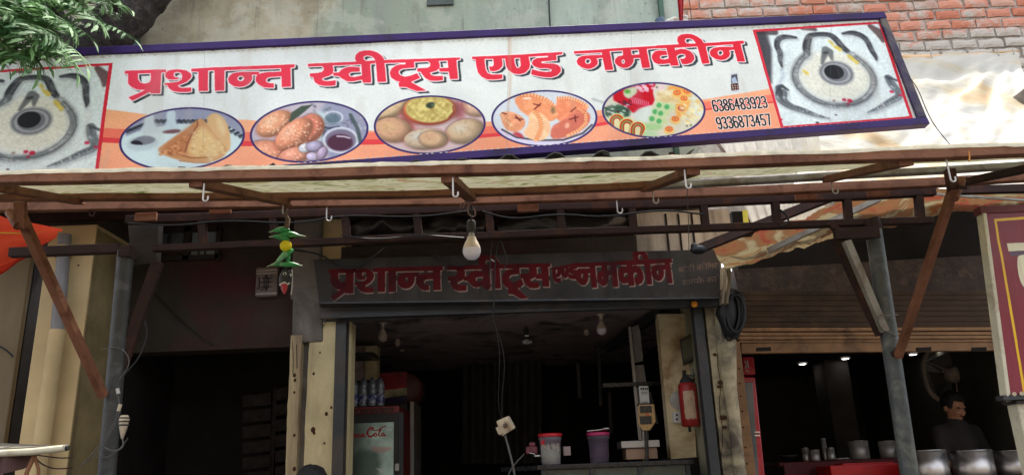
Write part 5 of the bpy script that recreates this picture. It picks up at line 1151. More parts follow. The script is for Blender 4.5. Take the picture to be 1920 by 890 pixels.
chilli(548,470,518,492,500,500); chilli(550,468,524,482,520,486,.012,.02); chilli(538,496,512,497,507,498,.011,.02); chilli(527,497,560,497,567,498,.0115,-.01); chilli(542,478,536,500,535,503,.012,.03)
build('lemon',MB().ball(W(536,461,YCh),.026,16,12,(1,1,.95)),mat('lemon_yellow',(.85,.68,.01),.35,var=.06,bump=.1),ch)
build('twist_of_twigs',MB().tube([W(534,399,YCh),W(540,412,YCh),W(537,428,YCh)],[.006,.011,.012],8).tube([W(541,392,YCh),W(536,410,YCh)],.004,6),mat('brown_string',(.13,.08,.05),.8),ch)
build('string',MB().tube([W(537,428,YCh+.004),W(535,505,YCh+.01)],.003,5),m_wire,ch)
fc=W(535,526,YCh)
def face(u,v):
    th=(u-.5)*math.pi; yy=(v-.5)*2
    w_=.029*math.sqrt(max(0,1-(yy*.86)**2))*(1.0-.22*max(0,-yy)); return fc+V((math.sin(th)*w_,-math.cos(th)*w_*.6,yy*.048))
mk=build('mask',MB().grid(face,16,16),mat('black_mask_paint',(.02,.022,.024),.45,var=.2,scale=30,bump=.1),ch)
def ov(x,y,rx,rz,m_,nm,off=-.018,par=mk): return build(nm,MB().ball(W(x,y,YCh+off),1,12,8,(rx,.006,rz)),m_,par)
m_wh=mat('white_paint_dab',(.6,.6,.56),.5,bump=0)
ov(534,513,.0085,.007,m_wh,'eye'); ov(533.5,513,.004,.004,m_wire,'pupil',-.024); ov(545,516,.005,.006,m_wh,'eye',-.012); ov(541,517,.006,.009,m_holder,'nose',-.024)
build('teeth',MB().tube([W(x,y,YCh-.018) for x,y in ((524,535),(529,531),(534,529),(539,533),(543,530))],.0042,6),m_wh,mk)
build('tongue',MB().grid(lambda u,v: W(533+ (u-.5)*13*(1-v*v*.8),532+v*19,YCh-.02)+V((0,-.006*math.sin(math.pi*u),0)),8,10),mat('red_tongue',(.42,.02,.03),.4,bump=.05),mk)
for px in range(0,9): pass
build('silver_fringe',MB().tube([W(547,505,YCh),W(548,520,YCh),W(547,540,YCh),W(546,552,YCh)],.0035,5),m_dull,ch)

# ------------------------------------------------------------------ carved tile on the wall
YP=YF+.06; t=thing('carved_tile','dark barred tile with an engraved symbol on the wall behind the charm','plaque',W(497,525,YP))
b=MB(); b.slab(479,500,520,555,YP,YP+.05); build('tile',b,mat('brown_stone_tile',(.17,.125,.11),.5,var=.25,scale=14),t,bevel=.008)
b=MB()
for pts in ([(486,518),(486,541),(482,541)],[(491,521),(510,521)],[(488,529),(511,528)],[(490,538),(509,537)],[(499,515),(495,520),(495,538),(499,544),(503,538),(503,520),(499,515)],[(499,515),(499,545)],[(511,518),(507,516)],[(489,544),(494,541)]):
    b.tube([W(x,y,YP-.003) for x,y in pts],.0038,5)
build('engraved_symbol',b,m_wire,t); b=MB()
for y in (506,511,549): b.slab(480,y,519,y+1.6,YP-.003,YP-.0005)
build('tile_band',b,m_dull,t)

# ------------------------------------------------------------------ cables
def cable(lab,pts,Y,r_=.005,m_=None,cat='cable',it=2):
    P_=[(W(x,y,Y) if not isinstance(Y,(list,tuple)) else None) for x,y in chai(pts,it)] if not isinstance(Y,(list,tuple)) else None
    if P_ is None:
        q=chai([(x,y) for x,y in pts],it); n=len(q); P_=[W(x,y,Y[0]+(Y[1]-Y[0])*i/(n-1)) for i,(x,y) in enumerate(q)]
    return tag(build('cable',MB().tube(P_,r_,6),m_ or m_wire),lab,cat)
cable('black cable drooping across the left end of the painted board',[(552,468),(590,474),(612,482),(630,500),(665,504),(690,490),(706,474),(720,462)],YF-.26,.006)
cable('black cable drooping over the board just left of the bulb',[(815,478),(835,492),(862,500),(884,492),(900,478)],YF-.26,.005)
cable('dark cable running diagonally down the dark wall left of the carved tile',[(285,545),(330,592),(365,622),(398,648)],YF+.1,.005)
cable('thin wire looping round the left post above its brace',[(255,582),(272,600),(278,630),(262,670),(240,695),(222,715)],YT+.12,.004)
cable('thin wire bowed across the left post beside the brace',[(190,655),(215,650),(232,655),(243,672),(240,690),(222,712)],YT-.05,.0025,m_wire_g)
cable('thin brown wire strung from the cart post across the drain pipe, upper one',[(66,852),(90,855),(112,858),(136,857)],YL-.12,.004,m_truss)
cable('thin brown wire sagging across the drain pipe, lower one',[(66,856),(76,868),(96,877),(112,878),(136,876)],YL-.12,.004,m_truss)
cable('black cable pinned along the far left wall',[(-20,640),(12,655),(24,668)],YL+.2,.006)
cable('thin thread hanging straight down in front of the right end of the board',[(1288,352),(1291,420),(1292,484)],(YA,2.9),.0014,m_wire_g)
cable('loose black wire falling from the banner end over the tarpaulin',[(1704,143),(1722,168),(1736,205),(1752,236),(1782,272)],4.2,.003)
cable('dark wire dangling beside the red flag on the brick wall',[(1290,-10),(1294,12),(1297,44)],6.5,.004)
for _wi,pts in enumerate(([(922,402),(927,430),(920,470),(918,520)],[(942,438),(934,455),(928,490),(926,575)],[(933,440),(946,470),(952,492),(944,505)])):
    cable(['straight pair of thin wires just right of the bulb in front of the red lettering','thin wire bending from a truss upright across the board','thin wire looping right of the other two near the tiny white scrap'][_wi],pts,YC+.3,.003,m_wire,)['group']='thin wires right of the bulb'
o=build('paper_scrap',MB().add([W(920,484,YC+.28),W(928,489,YC+.26),W(926,491,YC+.28),W(921,488,YC+.3)],[(0,1,2,3)]),m_white); tag(o,'tiny white scrap caught in wires right of the bulb','scrap')
# hanging plug adapter
pa=thing('hanging_adapter','dirty white plug adapter dangling on twin wires in the middle of the shop door','adapter',W(945,797,YF-.8)); YH=YF-.8
m_ad=mat('grimy_ivory_plastic',(.50,.42,.30),.5,var=.35,scale=25,dirt=(.22,.13,.07),dirt_amt=.6,dirt_scale=20)
f=[W(x,y,YH) for x,y in ((930,789),(951,780),(964,803),(941,818))]; build('body',MB().hull(f,[p+V((.01,.07,.01)) for p in f]),m_ad,pa,bevel=.006)
f=[W(x,y,YH-.012) for x,y in ((929,801),(938,798),(945,813),(935,815))]; build('socket_block',MB().hull(f,[p+V((0,.02,0)) for p in f]),m_ad,pa,bevel=.003)
build('brown_label',MB().ball(W(948,797,YH),1,10,6,(.014,.004,.014)),bpy.data.materials['brown_string'],pa)
for q in ([(924,580),(930,620),(938,660),(935,720),(934,760),(940,783)],[(922,575),(928,610),(943,650),(947,690),(941,740),(941,783)]): build('flex',MB().tube([W(x,y,YH) for x,y in chai(q)],.0019,6),m_dark,pa)
build('tail_wire',MB().tube([W(x,y,YH) for x,y in chai([(947,816),(955,845),(962,872),(966,900)])],.0055,6),m_wire_g,pa); build('tail_wire',MB().tube([W(x,y,YH) for x,y in chai([(983,850),(968,866),(957,880),(950,900)])],.003,6),m_wire_g,pa)
# small holder dangling at the left post
hb=thing('dangling_connector','pale ribbed cable connector dangling on wires beside the left post','connector',W(228,805,YT-.08)); Yh=YT-.08
build('body',MB().lathe(W(229,822,Yh),[(.004,-.0),(.010,.02),(.016,.045),(.021,.075),(.021,.09),(.014,.1),(0,.101)],12),m_ad,hb,)
for zz_ in (.055,.07,.085): build('rib',MB().lathe(W(229,822,Yh)+V((0,0,zz_)),[(.021,0),(.0235,.003),(.021,.006)],12),m_holder,hb)
build('flex',MB().tube([W(x,y,Yh) for x,y in chai([(230,822),(232,835),(224,843),(208,845),(196,838)])],.0035,6),m_wire_g,hb)
for q in ([(221,733),(223,752),(226,762),(222,780),(208,810),(186,842),(170,862),(150,872)],[(222,768),(212,795),(196,822),(176,846),(156,868)],[(240,820),(228,838),(205,856),(180,858)]): build('flex',MB().tube([W(x,y,Yh) for x,y in chai(q)],.0022,6),m_wire_g,hb)
build('tape_joint',MB().tube([W(226,757,Yh),W(222,770,Yh)],.008,8),m_ad,hb); build('pin',MB().tube([W(220,728,Yh),W(222,738,Yh)],.009,8),m_dull,hb)
# cable coil on the right pillar
cc=thing('cable_coil','black coil of cable hung on the pillar right of the painted board','cable',W(1370,600,YF-.1))
for k in range(9):
    cx,cy=1372+rnd.uniform(-3,8),588+rnd.uniform(-6,6); rx,ry=rnd.uniform(9,17),rnd.uniform(34,46)
    build('coil_loop',MB().tube([W(cx+rx*math.sin(t_),cy-ry*math.cos(t_),YF-.12)+V((0,.012*k-.05,0)) for t_ in np.linspace(0,6.4,22)],.011,6),m_wire,cc)
build('hanging_bundle',MB().tube([W(1366,545,YF-.1),W(1362,590,YF-.12),W(1370,630,YF-.1)],[.05,.07,.03],8),m_wire,cc)
mg=tag(build('marigold',MB().ball(W(1302,570,YF-.15),.021,12,8),mat('orange_marigold',(.85,.30,.02),.7,bump=.8,fine=120)),'orange marigold head hanging at the right end of the door header','flower'); build('thread',MB().tube([W(1302,563,YF-.15),W(1300,552,YF-.15)],.0025,5),m_wire,mg)

# ------------------------------------------------------------------ inside the sweet shop
def boxpx(x0,y0,x1,y1,Y,dep,name,m_,par,bev=.004): b=MB(); b.slab(x0,y0,x1,y1,Y,Y+dep); return build(name,b,m_,par,bevel=bev)
def printed(name,x0,y0,x1,y1,Y,arr,par,rough=.4,nm='print',dark=1.0):
    xm,ym=(x0+x1)/2,(y0+y1)/2; xa_,xb_=W(x0,ym,Y).x,W(x1,ym,Y).x; za,zb=W(xm,y1,Y).z,W(xm,y0,Y).z
    b=MB(); b.add([(xa_,Y,za),(xb_,Y,za),(xb_,Y,zb),(xa_,Y,zb)],[(0,1,2,3)]); return build(nm,b,img_mat(name,arr,rough,dirt=.2,dark=dark),par,uv=[(0,0),(1,0),(1,1),(0,1)])
YK=YF+.85
ck=thing('red_cooler','red framed drinks cooler with red script on its pale glass door, bottles on top','cooler',W(700,890,YK))
m_redf=mat('dark_red_cooler',(.22,.03,.03),.45,var=.4,scale=20,dirt=(.12,.08,.07),dirt_amt=.5,dirt_scale=12)
boxpx(640,762,748,950,YK,.6,'body',m_redf,ck); boxpx(742,772,756,950,YK-.008,.03,'door_edge',m_frame,ck)
fr_=boxpx(650,775,746,950,YK-.03,.028,'door_frame',m_holder,ck)
def cola_print():
    cv=Canvas(400,560,(196,222,206)); a=vnoise(560,400,120,3); cv.a*=(.75+.5*a)[...,None]
    cv.put(np.clip((np.linspace(1,0,400)[None]*1.7-.75),0,1)*np.ones((560,1)),(58,60,50),.9)
    cv.local([(0,330),(90,250),(250,260),(290,380),(250,560),(0,560)],(66,76,68),.55,20,raw=True); cv.local([(200,220),(380,235),(375,262),(290,285),(200,262)],(206,150,140),.6,6,raw=True)
    cv.local([(240,420),(330,440),(290,470)],(230,235,225),.8,3,raw=True); cv.local([(200,185),(380,205)],(225,228,220),.6,0,8,3,raw=True); cv.local([(330,60),(385,60),(385,80),(330,80)],(225,232,222),.7,3,raw=True); cv.local([(0,500),(390,500),(390,530),(0,530)],(190,96,70),.7,6,raw=True)
    red=(176,26,34); L_=lambda p,w_=10: cv.local([(x*.78-40,y*.9+8) for x,y in chai(p)],red,.95,0,w_,1,raw=True)
    # flowing script: C o c a - C o l a
    L_([(90,60),(60,40),(20,70),(15,120),(50,140),(95,115)],15); L_([(110,100),(95,120),(110,138),(130,120),(112,98)]); L_([(170,104),(150,104),(142,125),(160,138),(182,122)]); L_([(215,104),(195,104),(188,125),(203,136),(222,108),(220,134),(236,132)])
    L_([(238,96),(262,92)],7); L_([(330,52),(300,36),(262,70),(262,120),(300,140),(336,112)],15); L_([(300,60),(370,80),(430,40),(470,30)],9); L_([(350,100),(336,120),(352,138),(372,120),(354,98)]); L_([(384,120),(418,60),(410,50),(394,90),(392,134),(412,130)],9)
    L_([(448,102),(428,104),(422,125),(436,136),(456,106),(454,134),(474,128)]); return cv.a[::-1]
printed('cola_door_print',654,792,738,905,YK-.034,cola_print(),fr_,.2,'glass_door',dark=1.0)
def strip_print():
    cv=Canvas(300,40,(70,30,28)); 
    for i in range(14): cv.local([(6+i*21,8+_rs.rand()*6),(20+i*21,30),(10+i*21,22+_rs.rand()*10)],[(190,120,100),(150,60,50),(120,110,90)][i%3],.8,0,4,1,raw=True)
    return cv.a[::-1]
printed('cooler_header',652,765,738,774,YK-.002,strip_print(),ck,.5,'header_strip',dark=1.0)
boxpx(740,868,748,882,YK-.05,.02,'handle',m_dull,ck)
YQ=YF+1.75
pk=thing('tall_cooler','tall drinks cooler with rounded red, white and blue header behind the bottles','cooler',W(750,890,YQ))
boxpx(690,756,764,950,YQ,.6,'body',m_frame,pk); boxpx(768,752,776,950,YQ-.02,.5,'door_side',m_dull,pk)
def wave_print():
    cv=Canvas(300,230,(150,44,54)); cv.local([(0,60),(80,10),(200,0),(300,0),(300,-20),(0,-20)],(80,60,84),.7,8,raw=True)
    cv.local([(0,190),(60,150),(150,130),(300,120),(300,240),(0,240)],(176,168,140),1,2,raw=True); cv.local([(0,235),(60,205),(160,190),(300,175),(300,240),(0,240)],(50,40,90),1,2,raw=True); cv.a*=(.7+.6*vnoise(230,300,60,2))[...,None]; return cv.a[::-1]
boxpx(690,697,762,756,YQ+.002,.55,'header_box',m_frame,pk); printed('cooler_wave',690,698,763,755,YQ-.006,wave_print(),pk,.4,'header_print',dark=1.0)
b=MB(); xa_,za=W(763,0,YQ).x,0; c0=W(764,727,YQ); b.lathe(V((c0.x,YQ+.5,c0.z)),[(0,0),(.12,0),(.12,.5),(0,.5)],20,(0,-1,0)); build('rounded_header_end',b,mat('dusty_red_grey_plastic',(.14,.06,.06),.5,var=.3),pk)
b=MB(); b.lathe(V((c0.x,YQ-.001,c0.z)),[(.12,-.01),(.127,0),(.12,.01)],20,(0,-1,0)); build('header_trim',b,m_redf,pk)
# bottles on the red cooler
m_pet=mat('clear_pet',(.16,.17,.19),.07,0,var=.3,bump=.2,fine=30,spec=.9,alpha=None); m_bl=mat('blue_bottle_label',(.02,.035,.16),.4,dirt=(.5,.5,.52),dirt_amt=.6,dirt_scale=40); m_cap=mat('blue_cap',(.03,.05,.15),.4)
z0=W(700,760,YK).z; zt_=W(700,706,YK).z; hB=zt_-z0
for i,(px,dy) in enumerate([(664,.05),(681,.05),(698,.05),(713,.06),(672,.18),(690,.18),(706,.18)]):
    c=V((W(px,740,YK+dy).x,YK+dy,z0)); 
    t=thing('water_bottle',['leftmost bottle in front row on the red cooler','second bottle from left in front row on the red cooler','third bottle from left in front row on the red cooler','rightmost bottle in front row on the red cooler, below the wave header','left bottle of the back row on the red cooler','middle bottle of the back row on the red cooler','right bottle of the back row on the red cooler'][i],'bottle',c,'water bottles on the red cooler')
    build('bottle_body',MB().lathe(c,[(0,0),(.03,0),(.033,.01),(.033,hB*.15),(.030,hB*.42),(.034,hB*.48),(.034,hB*.62),(.030,hB*.66),(.034,hB*.72),(.026,hB*.84),(.012,hB*.93),(.012,hB*.95)],14),m_pet,t)
    build('bottle_label',MB().lathe(c,[(.0338,hB*.12),(.0345,hB*.13),(.0338,hB*.41),(.033,hB*.42)],14),m_bl,t); build('bottle_cap',MB().lathe(c,[(.014,hB*.945),(.014,hB),(0,hB)],10),m_cap,t)
# sweet counter
YCn=YF+.25; ct=thing('sweets_counter','low glass sweets counter with dark top across the right of the shop','counter',W(1150,890,YCn))
zt_=W(1150,866,YCn).z; x0_,x1_=X(1012,870,YCn),X(1304,870,YCn)-.01; m_blk=mat('black_granite',(.02,.02,.022),.25,var=.3,scale=40,bump=0)
b=MB(); b.box((x0_-.02,YCn-.01,zt_-.03),(x1_,YN-.01,zt_)); build('top',b,m_blk,ct,bevel=.004)
b=MB(); b.box((x0_+.01,YCn+.03,FL),(x1_-.01,YN-.03,zt_-.2)); build('base',b,m_dark,ct)
b=MB(); b.box((x0_+.02,YCn+.02,zt_-.34),(x1_-.02,YCn+.026,zt_-.032)); build('front_glass',b,mat('green_tinted_glass',(.12,.17,.14),.08,spec=.8,bump=0,trans=.6),ct)
for xx in np.linspace(x0_+.02,x1_-.04,4): b=MB(); b.box((xx-.012,YCn+.0,zt_-.5),(xx+.012,YCn+.018,zt_-.031)); build('mullion',b,m_frame,ct)
for k,xx in enumerate(np.linspace(x0_+.08,x1_-.35,5)):
    b=MB(); b.box((xx,YCn+.08,zt_-.10),(xx+.17,YCn+.3,zt_-.07)); build('tray',b,m_dull,ct,bevel=.004)
b=MB(); b.hull([V((x0_-.02,YCn-.01,zt_)),V((x0_-.02,YCn-.01,zt_-.03)),V((x0_-.26,YCn+.3,zt_-.03)),V((x0_-.26,YCn+.3,zt_))],[V((x0_-.02,YCn+.05,zt_)),V((x0_-.02,YCn+.05,zt_-.03)),V((x0_-.2,YCn+.33,zt_-.03)),V((x0_-.2,YCn+.33,zt_))]); build('corner_top',b,m_blk,ct)
def onc(px,Y): return V((W(px,855,Y).x,Y,zt_+.001))
Yj=YCn+.1
def jar(px,lab,lidc,cont,fillh,w_,h_,body):
    c=onc(px,Yj); t=thing('plastic_jar',lab,'jar',c,'plastic jars on the counter')
    build('jar_body',MB().lathe(c,[(0,0),(w_*.8,0),(w_*.84,.005),(w_*.95,h_*.78),(w_*1.04,h_*.8),(w_*1.04,h_*.86),(w_*.97,h_*.86),(w_*.97,h_*.9)],24),body,t)
    build('contents',MB().lathe(c,[(0,.004),(w_*.8,.004),(w_*.86,h_*fillh),(0,h_*fillh)],20),cont,t)
    l=build('lid',MB().lathe(c,[(w_*1.05,h_*.9),(w_*1.07,h_*.92),(w_*1.05,h_),(w_*.9,h_*1.01),(0,h_*1.01)],24),lidc,t); return t,c
m_jar=mat('cloudy_plastic',(.50,.46,.56),.2,alpha=.35,bump=0); m_redlid=mat('bright_red_lid',(.62,.02,.03),.3,bump=0); m_wlid=mat('wine_red_lid',(.45,.03,.12),.3,bump=0)
sJ=Yj/1450
t,c=jar(1033,'left jar on the counter, bright red lid over pale white sweet balls',m_redlid,mat('milky_syrup',(.42,.42,.30),.4,bump=0),.5,.076,.20,m_jar)
b=MB()
for k in range(22):
    a=rnd.random()*6.28; q=.058*math.sqrt(rnd.random()); b.ball(c+V((q*math.cos(a),q*math.sin(a),.09+rnd.random()*.035)),.015,8,6)
build('sweet_balls',b,mat('white_sweet',(.66,.60,.44),.5,bump=0),t)['kind']='stuff'
b=MB(); b.add([c+V((-.062,-.043,.13)),c+V((-.04,-.061,.13)),c+V((-.04,-.061,.165)),c+V((-.062,-.043,.165))],[(0,1,2,3)]); build('red_sticker',b,m_redlid,t)
t,c=jar(1124,'right jar on the counter, violet tinted under a wine red lid with a spoon',m_wlid,mat('purple_contents',(.06,.02,.06),.5,bump=0),.66,.073,.195,mat('violet_plastic',(.20,.165,.23),.25,alpha=.5,bump=0))
sp=thing('steel_spoon','shiny steel serving spoon lying across the wine red jar lid','spoon',c+V((0,0,.2)))
build('handle',MB().tube([c+V((-.075,-.05,.205)),c+V((.03,-.05,.212))],.005,8),m_steel,sp); build('bowl',MB().ball(c+V((.052,-.05,.216)),1,14,8,(.027,.02,.011)),m_steel,sp)
# weighing scale
YS=Yj; sc=thing('weighing_scale','electronic weighing scale with yellow display head on a pole at the counter end','scale',onc(1205,YS))
boxpx(1174,839,1233,860,YS,.2,'base',mat('brown_scale_body',(.30,.19,.13),.5,var=.3),sc); boxpx(1165,825,1237,838,YS-.02,.25,'pan',m_dull,sc,.003)
build('pole',MB().tube([W(1213,862,YS-.04),W(1212,802,YS-.04)],.012,10),m_holder,sc)
f=[W(x,y,YS-.06) for x,y in ((1197,758),(1226,757),(1229,790),(1218,806),(1205,806),(1196,794))]; hd=build('display_head',MB().hull(f,[p+V((.012,.05,0)) for p in f]),mat('yellow_ochre_plastic',(.45,.28,.11),.45),sc,bevel=.003)
for y0,y1 in ((760,773),(779,794)): boxpx(1200,y0,1222,y1,YS-.066,.005,'display_window',m_blk,hd,.001)
boxpx(1211,774.5,1217,777,YS-.068,.004,'red_digits',mat('red_led',(.4,.02,.01),.4,emit=((1,.15,.08),.03)),hd,0)
t=thing('payment_card_stand','white payment card standing behind the scale with a printed heading','card',onc(1208,YS+.06)); boxpx(1199,723,1217,757,YS+.06,.006,'card',mat('white_card',(.50,.49,.46),.5,bump=0),t,.001)
b=MB()
for x0,x1,y in ((1201,1204,728),(1205,1208,728),(1209,1211,728),(1212,1215,728)): b.slab(x0,y-2,x1,y+2,YS+.056,YS+.059)
for y in (734,737,753): b.slab(1202,y,1214,y+.8,YS+.056,YS+.059)
build('card_print',b,m_holder,t); boxpx(1196,755,1219,759,YS+.05,.06,'foot',m_frame,t,.001)
b=MB(); b.tube([W(1206,760,YS+.07),onc(1206,YS+.07)],.008,6); build('stand_rod',b,m_dull,t)
# panels and rail at the back right
dp_=thing('aluminium_shelf_rail','leaning aluminium rail with grey panels fixed beside it at the back right','shelving',W(1195,820,YF+1.1)); Yd=YF+1.1
for q in ([(1184,613),(1199,608),(1206,676),(1189,680)],[(1190,684),(1207,683),(1212,716),(1192,722)],[(1192,726),(1212,726),(1216,822),(1203,822)]):
    f=[W(x,y,Yd) for x,y in q]; build('grey_panel',MB().hull(f,[p+V((0,.02,0)) for p in f]),mat('grey_laminate',(.30,.28,.26),.5) if q[0][1]==613 else bpy.data.materials['grey_laminate'],dp_)
build('rail',MB().beam(W(1180,612,Yd-.02),W(1190,716,Yd-.02),.022,.02),m_dull,dp_); build('rail',MB().beam(W(1190,724,Yd-.02),W(1200,824,Yd-.02),.022,.02),m_dull,dp_)
build('black_crossbar',MB().beam(W(1130,722,Yd-.03),W(1236,718,Yd-.03),.03,.03),m_blk,dp_); build('lower_bracket',MB().beam(W(1218,735,Yd),W(1232,794,Yd),.02,.02),m_frame,dp_)
for px,y0,y1 in ((1083,680,745),(1122,640,760),(1142,735,810)): build('back_post',MB().beam(W(px,y0,Yd+1.2),W(px+4,y1,Yd+1.2),.03,.03),m_frame,dp_)
# fire extinguisher, plate, sockets, framed picture
YE=YN-.14; fx=thing('fire_extinguisher','red fire extinguisher with torn cream label hung on the stained nib wall','extinguisher',W(1294,800,YE))
c=W(1296,799,YE); hE=W(1292,716,YE).z-c.z; m_fr=mat('extinguisher_red',(.42,.025,.025),.35,var=.25,scale=10,bump=.05,spec=.6)
build('cylinder',MB().lathe(c,[(0,0),(.055,0),(.064,.01),(.064,hE*.93),(.05,hE*.99),(.025,hE*1.04),(.02,hE*1.1),(0,hE*1.1)],24),m_fr,fx)
build('neck',MB().lathe(c+V((0,0,hE*.985)),[(.052,0),(.045,.02),(.03,.04),(.024,.055),(0,.055)],18),m_frame,fx)
build('valve',MB().tube([c+V((-.01,0,hE*1.1)),c+V((-.012,-.01,hE*1.28))],.014,8),m_holder,fx); build('lever',MB().tube([c+V((.0,-.02,hE*1.16)),c+V((.04,-.03,hE*1.13)),c+V((.05,-.03,hE*1.18))],.006,6),m_frame,fx); build('pin_ring',MB().lathe(c+V((.025,-.045,hE*1.12)),[(.012,-.002),(.015,0),(.012,.002),(.010,0),(.012,-.002)],12,(0,1,0)),m_dull,fx)
build('hanger_rod',MB().tube([c+V((.058,.02,hE*1.03)),c+V((.060,.02,hE*1.32))],.004,6),m_holder,fx); build('nozzle',MB().tube([c+V((-.012,-.0,0)),c+V((-.012,0,-.035))],.010,8),m_holder,fx)
def lab(u,v):
    an=-math.pi*.5+(-.75+1.25*u)+(.08*mnoise.noise(V((v*6,u*2,0))) if u in (0,1) else 0); return V((c.x+.0655*math.cos(an),c.y+.0655*math.sin(an),c.z+hE*(.16+.63*v)+(.012*mnoise.noise(V((u*7,0,v))) if v in (0,1) else 0)))
build('torn_label',MB().grid(lab,14,8),mat('torn_cream_label',(.66,.47,.32),.8,var=.2,scale=14,dirt=(.40,.12,.08),dirt_amt=.1,dirt_scale=24),fx)
b=MB(); b.lathe(W(1273,750,YN-.005),[(0,-.006),(.062,-.004),(.066,0),(.062,.006),(0,.006)],24,(0,1,0)); tag(build('white_plate',b,mat('dusty_white_plate',(.50,.47,.42),.4,bump=0)),'round white plate fixed on the wall behind the fire extinguisher','plate')
t=thing('socket_box','small white double socket box low left of the fire extinguisher','socket',W(1270,782,YN-.02)); boxpx(1262,771,1279,792,YN-.03,.028,'box',m_white,t)
for y in (777,785): build('socket_hole',MB().lathe(W(1269,y,YN-.031),[(0,-.002),(.008,-.002),(.008,.002)],10,(0,1,0)),m_holder,t)
t=thing('wall_case','small dark glass fronted case on the wall above the fire extinguisher','picture',W(1288,655,YN-.1)); f=[W(x,y,YN-.16) for x,y in ((1280,682),(1304,672),(1298,624),(1274,636))]; cs_=build('case',MB().hull(f,[p+V((.03,.12,0)) for p in f]),mat('dark_wood_case',(.06,.045,.03),.5),t,bevel=.004)
cn=(f[0]+f[1]+f[2]+f[3])/4; g_=[cn+(p-cn)*.72+V((0,-.003,0)) for p in f]; build('glass_pane',MB().add(g_,[(0,1,2,3)]),mat('greenish_dark_glass',(.12,.12,.07),.1,spec=.8,bump=0),cs_)
# odds and ends on the counter left corner
t=tag(build('sweet_packet',MB().slab(986,836,1008,850,YCn+.3,YCn+.36).slab(992,828,1004,836,YCn+.3,YCn+.34),mat('pink_packet',(.28,.08,.10),.5,var=.6,scale=30),bevel=.01),'dull pink packets heaped on the counter corner left of the red lidded jar','packet')
t=tag(build('steel_ladle',MB().ball(W(1008,854,YCn+.1),1,12,8,(.03,.02,.014)).tube([W(1004,851,YCn+.1),W(994,848,YCn+.12)],.005,6),m_steel),'small bright steel ladle at the foot of the red lidded jar','ladle')
t=tag(build('paper_stack',MB().slab(1057,836,1070,853,YCn+.2,YCn+.3),m_ceil,bevel=.002),'grey box edge showing between the two jars','box')
for i,(px,y0,y1,w_) in enumerate(((1085,650,850,22),(1050,700,850,14))): pass

# dark plastic sacks stored in the gap over the board
m_sack=mat('black_plastic_sack',(.035,.030,.028),.35,var=.5,scale=8,bump=.8,fine=14,spec=.6)
for i,(a,c_,lab) in enumerate(((655,775,'left dark plastic bundle stuffed in the gap over the painted board'),(790,910,'middle dark plastic bundle in the gap over the painted board, behind the bulb'),(930,1180,'long dark plastic bundle in the gap over the board, right of the bulb'))):
    Ys=YF+.12; b=MB(); pts=[W(a+(c_-a)*t,428+6*math.sin(t*9+i)-t*8,Ys) for t in np.linspace(0,1,12)]; b.tube(pts,[.03+.055*math.sin(math.pi*min(1,max(0,t)))**.5 for t in np.linspace(0,1,12)],20)
    b.v=[v_+V((mnoise.noise(v_*14),mnoise.noise(v_*14+V((4,4,4))),mnoise.noise(v_*16+V((7,2,2)))))*.035 for v_ in b.v]
    tag(build('plastic_sack',b,m_sack),lab,'sack','plastic sacks over the board')

cu=MB(); Yc=YF+3.4
cu.grid(lambda u,v: W(866+150*u,668+200*v,Yc)+V((0,.05*math.sin(u*34)+.02*mnoise.noise(V((u*9,v*2,0))),0)),80,6)
tag(build('dark_curtain',cu,mat('dark_grey_curtain',(.085,.08,.08),.9,var=.3,spec=.05)),'dark pleated curtain at the back of the sweet shop','curtain')

# ------------------------------------------------------------------ eatery at the right
YG=YR+.45
t=thing('red_fridge','tall bright red glass fridge at the left edge of the right hand eatery','fridge',W(1415,890,YG)); m_rf=mat('glossy_red_fridge',(.50,.012,.03),.25,var=.15,bump=0,spec=.6)
def vq(q,Y,dep,name,m_,par,bev=.004): f=[W(x,y,Y) for x,y in q]; return build(name,MB().hull(f,[p+V((0,dep,0)) for p in f]),m_,par,bevel=bev)
vq([(1392,668),(1414,668),(1417,702),(1393,702)],YG,.5,'header',m_rf,t,.01); vq([(1394,706),(1416,706),(1436,905),(1402,905)],YG,.5,'cabinet',m_rf,t,.008)
dr=vq([(1396,716),(1411,716),(1424,905),(1404,905)],YG-.012,.01,'glass_door',mat('fridge_glass',(.10,.11,.12),.08,spec=.8,bump=0),t,.002); 
for y in (808,814): vq([(1414,y),(1424,y),(1425,y+3),(1415,y+3)],YG-.02,.02,'chrome_clip',m_steel,t,.001)
b=MB()
for p in ([(1396,676),(1400,682),(1397,690)],[(1401,674),(1403,690)],[(1398,693),(1404,697)]): b.tube([W(x,y,YG-.004) for x,y in p],.004,5)
build('white_mark',b,m_white,t)
# ceiling lights
m_led=mat('lit_led_panel',(.8,.8,.8),.4,bump=0,emit=((1,.95,.9),2.5))
for px,py,lab in ((1505,682,'lit round ceiling light farthest left in the eatery'),(1585,672,'lit round ceiling light in the middle of the eatery, left of the post'),(1712,664,'lit round ceiling light just right of the pipe post'),(1757,657,'lit round ceiling light right of the slanting brace')):
    p=Pz(px,py,zc2-.012)
    if p.y<YR+.1 or p.y>YB2: p=W(px,py,min(max(p.y,YR+.5),YB2-.3)); p.z=zc2-.012
    t=thing('ceiling_light',lab,'light',p,'eatery ceiling lights'); build('lens',MB().lathe(p,[(0,-.004),(.030,-.003),(.033,.0)],16),m_led,t); build('rim',MB().lathe(p,[(.034,-.002),(.042,-.003),(.046,.008)],16),m_white,t)
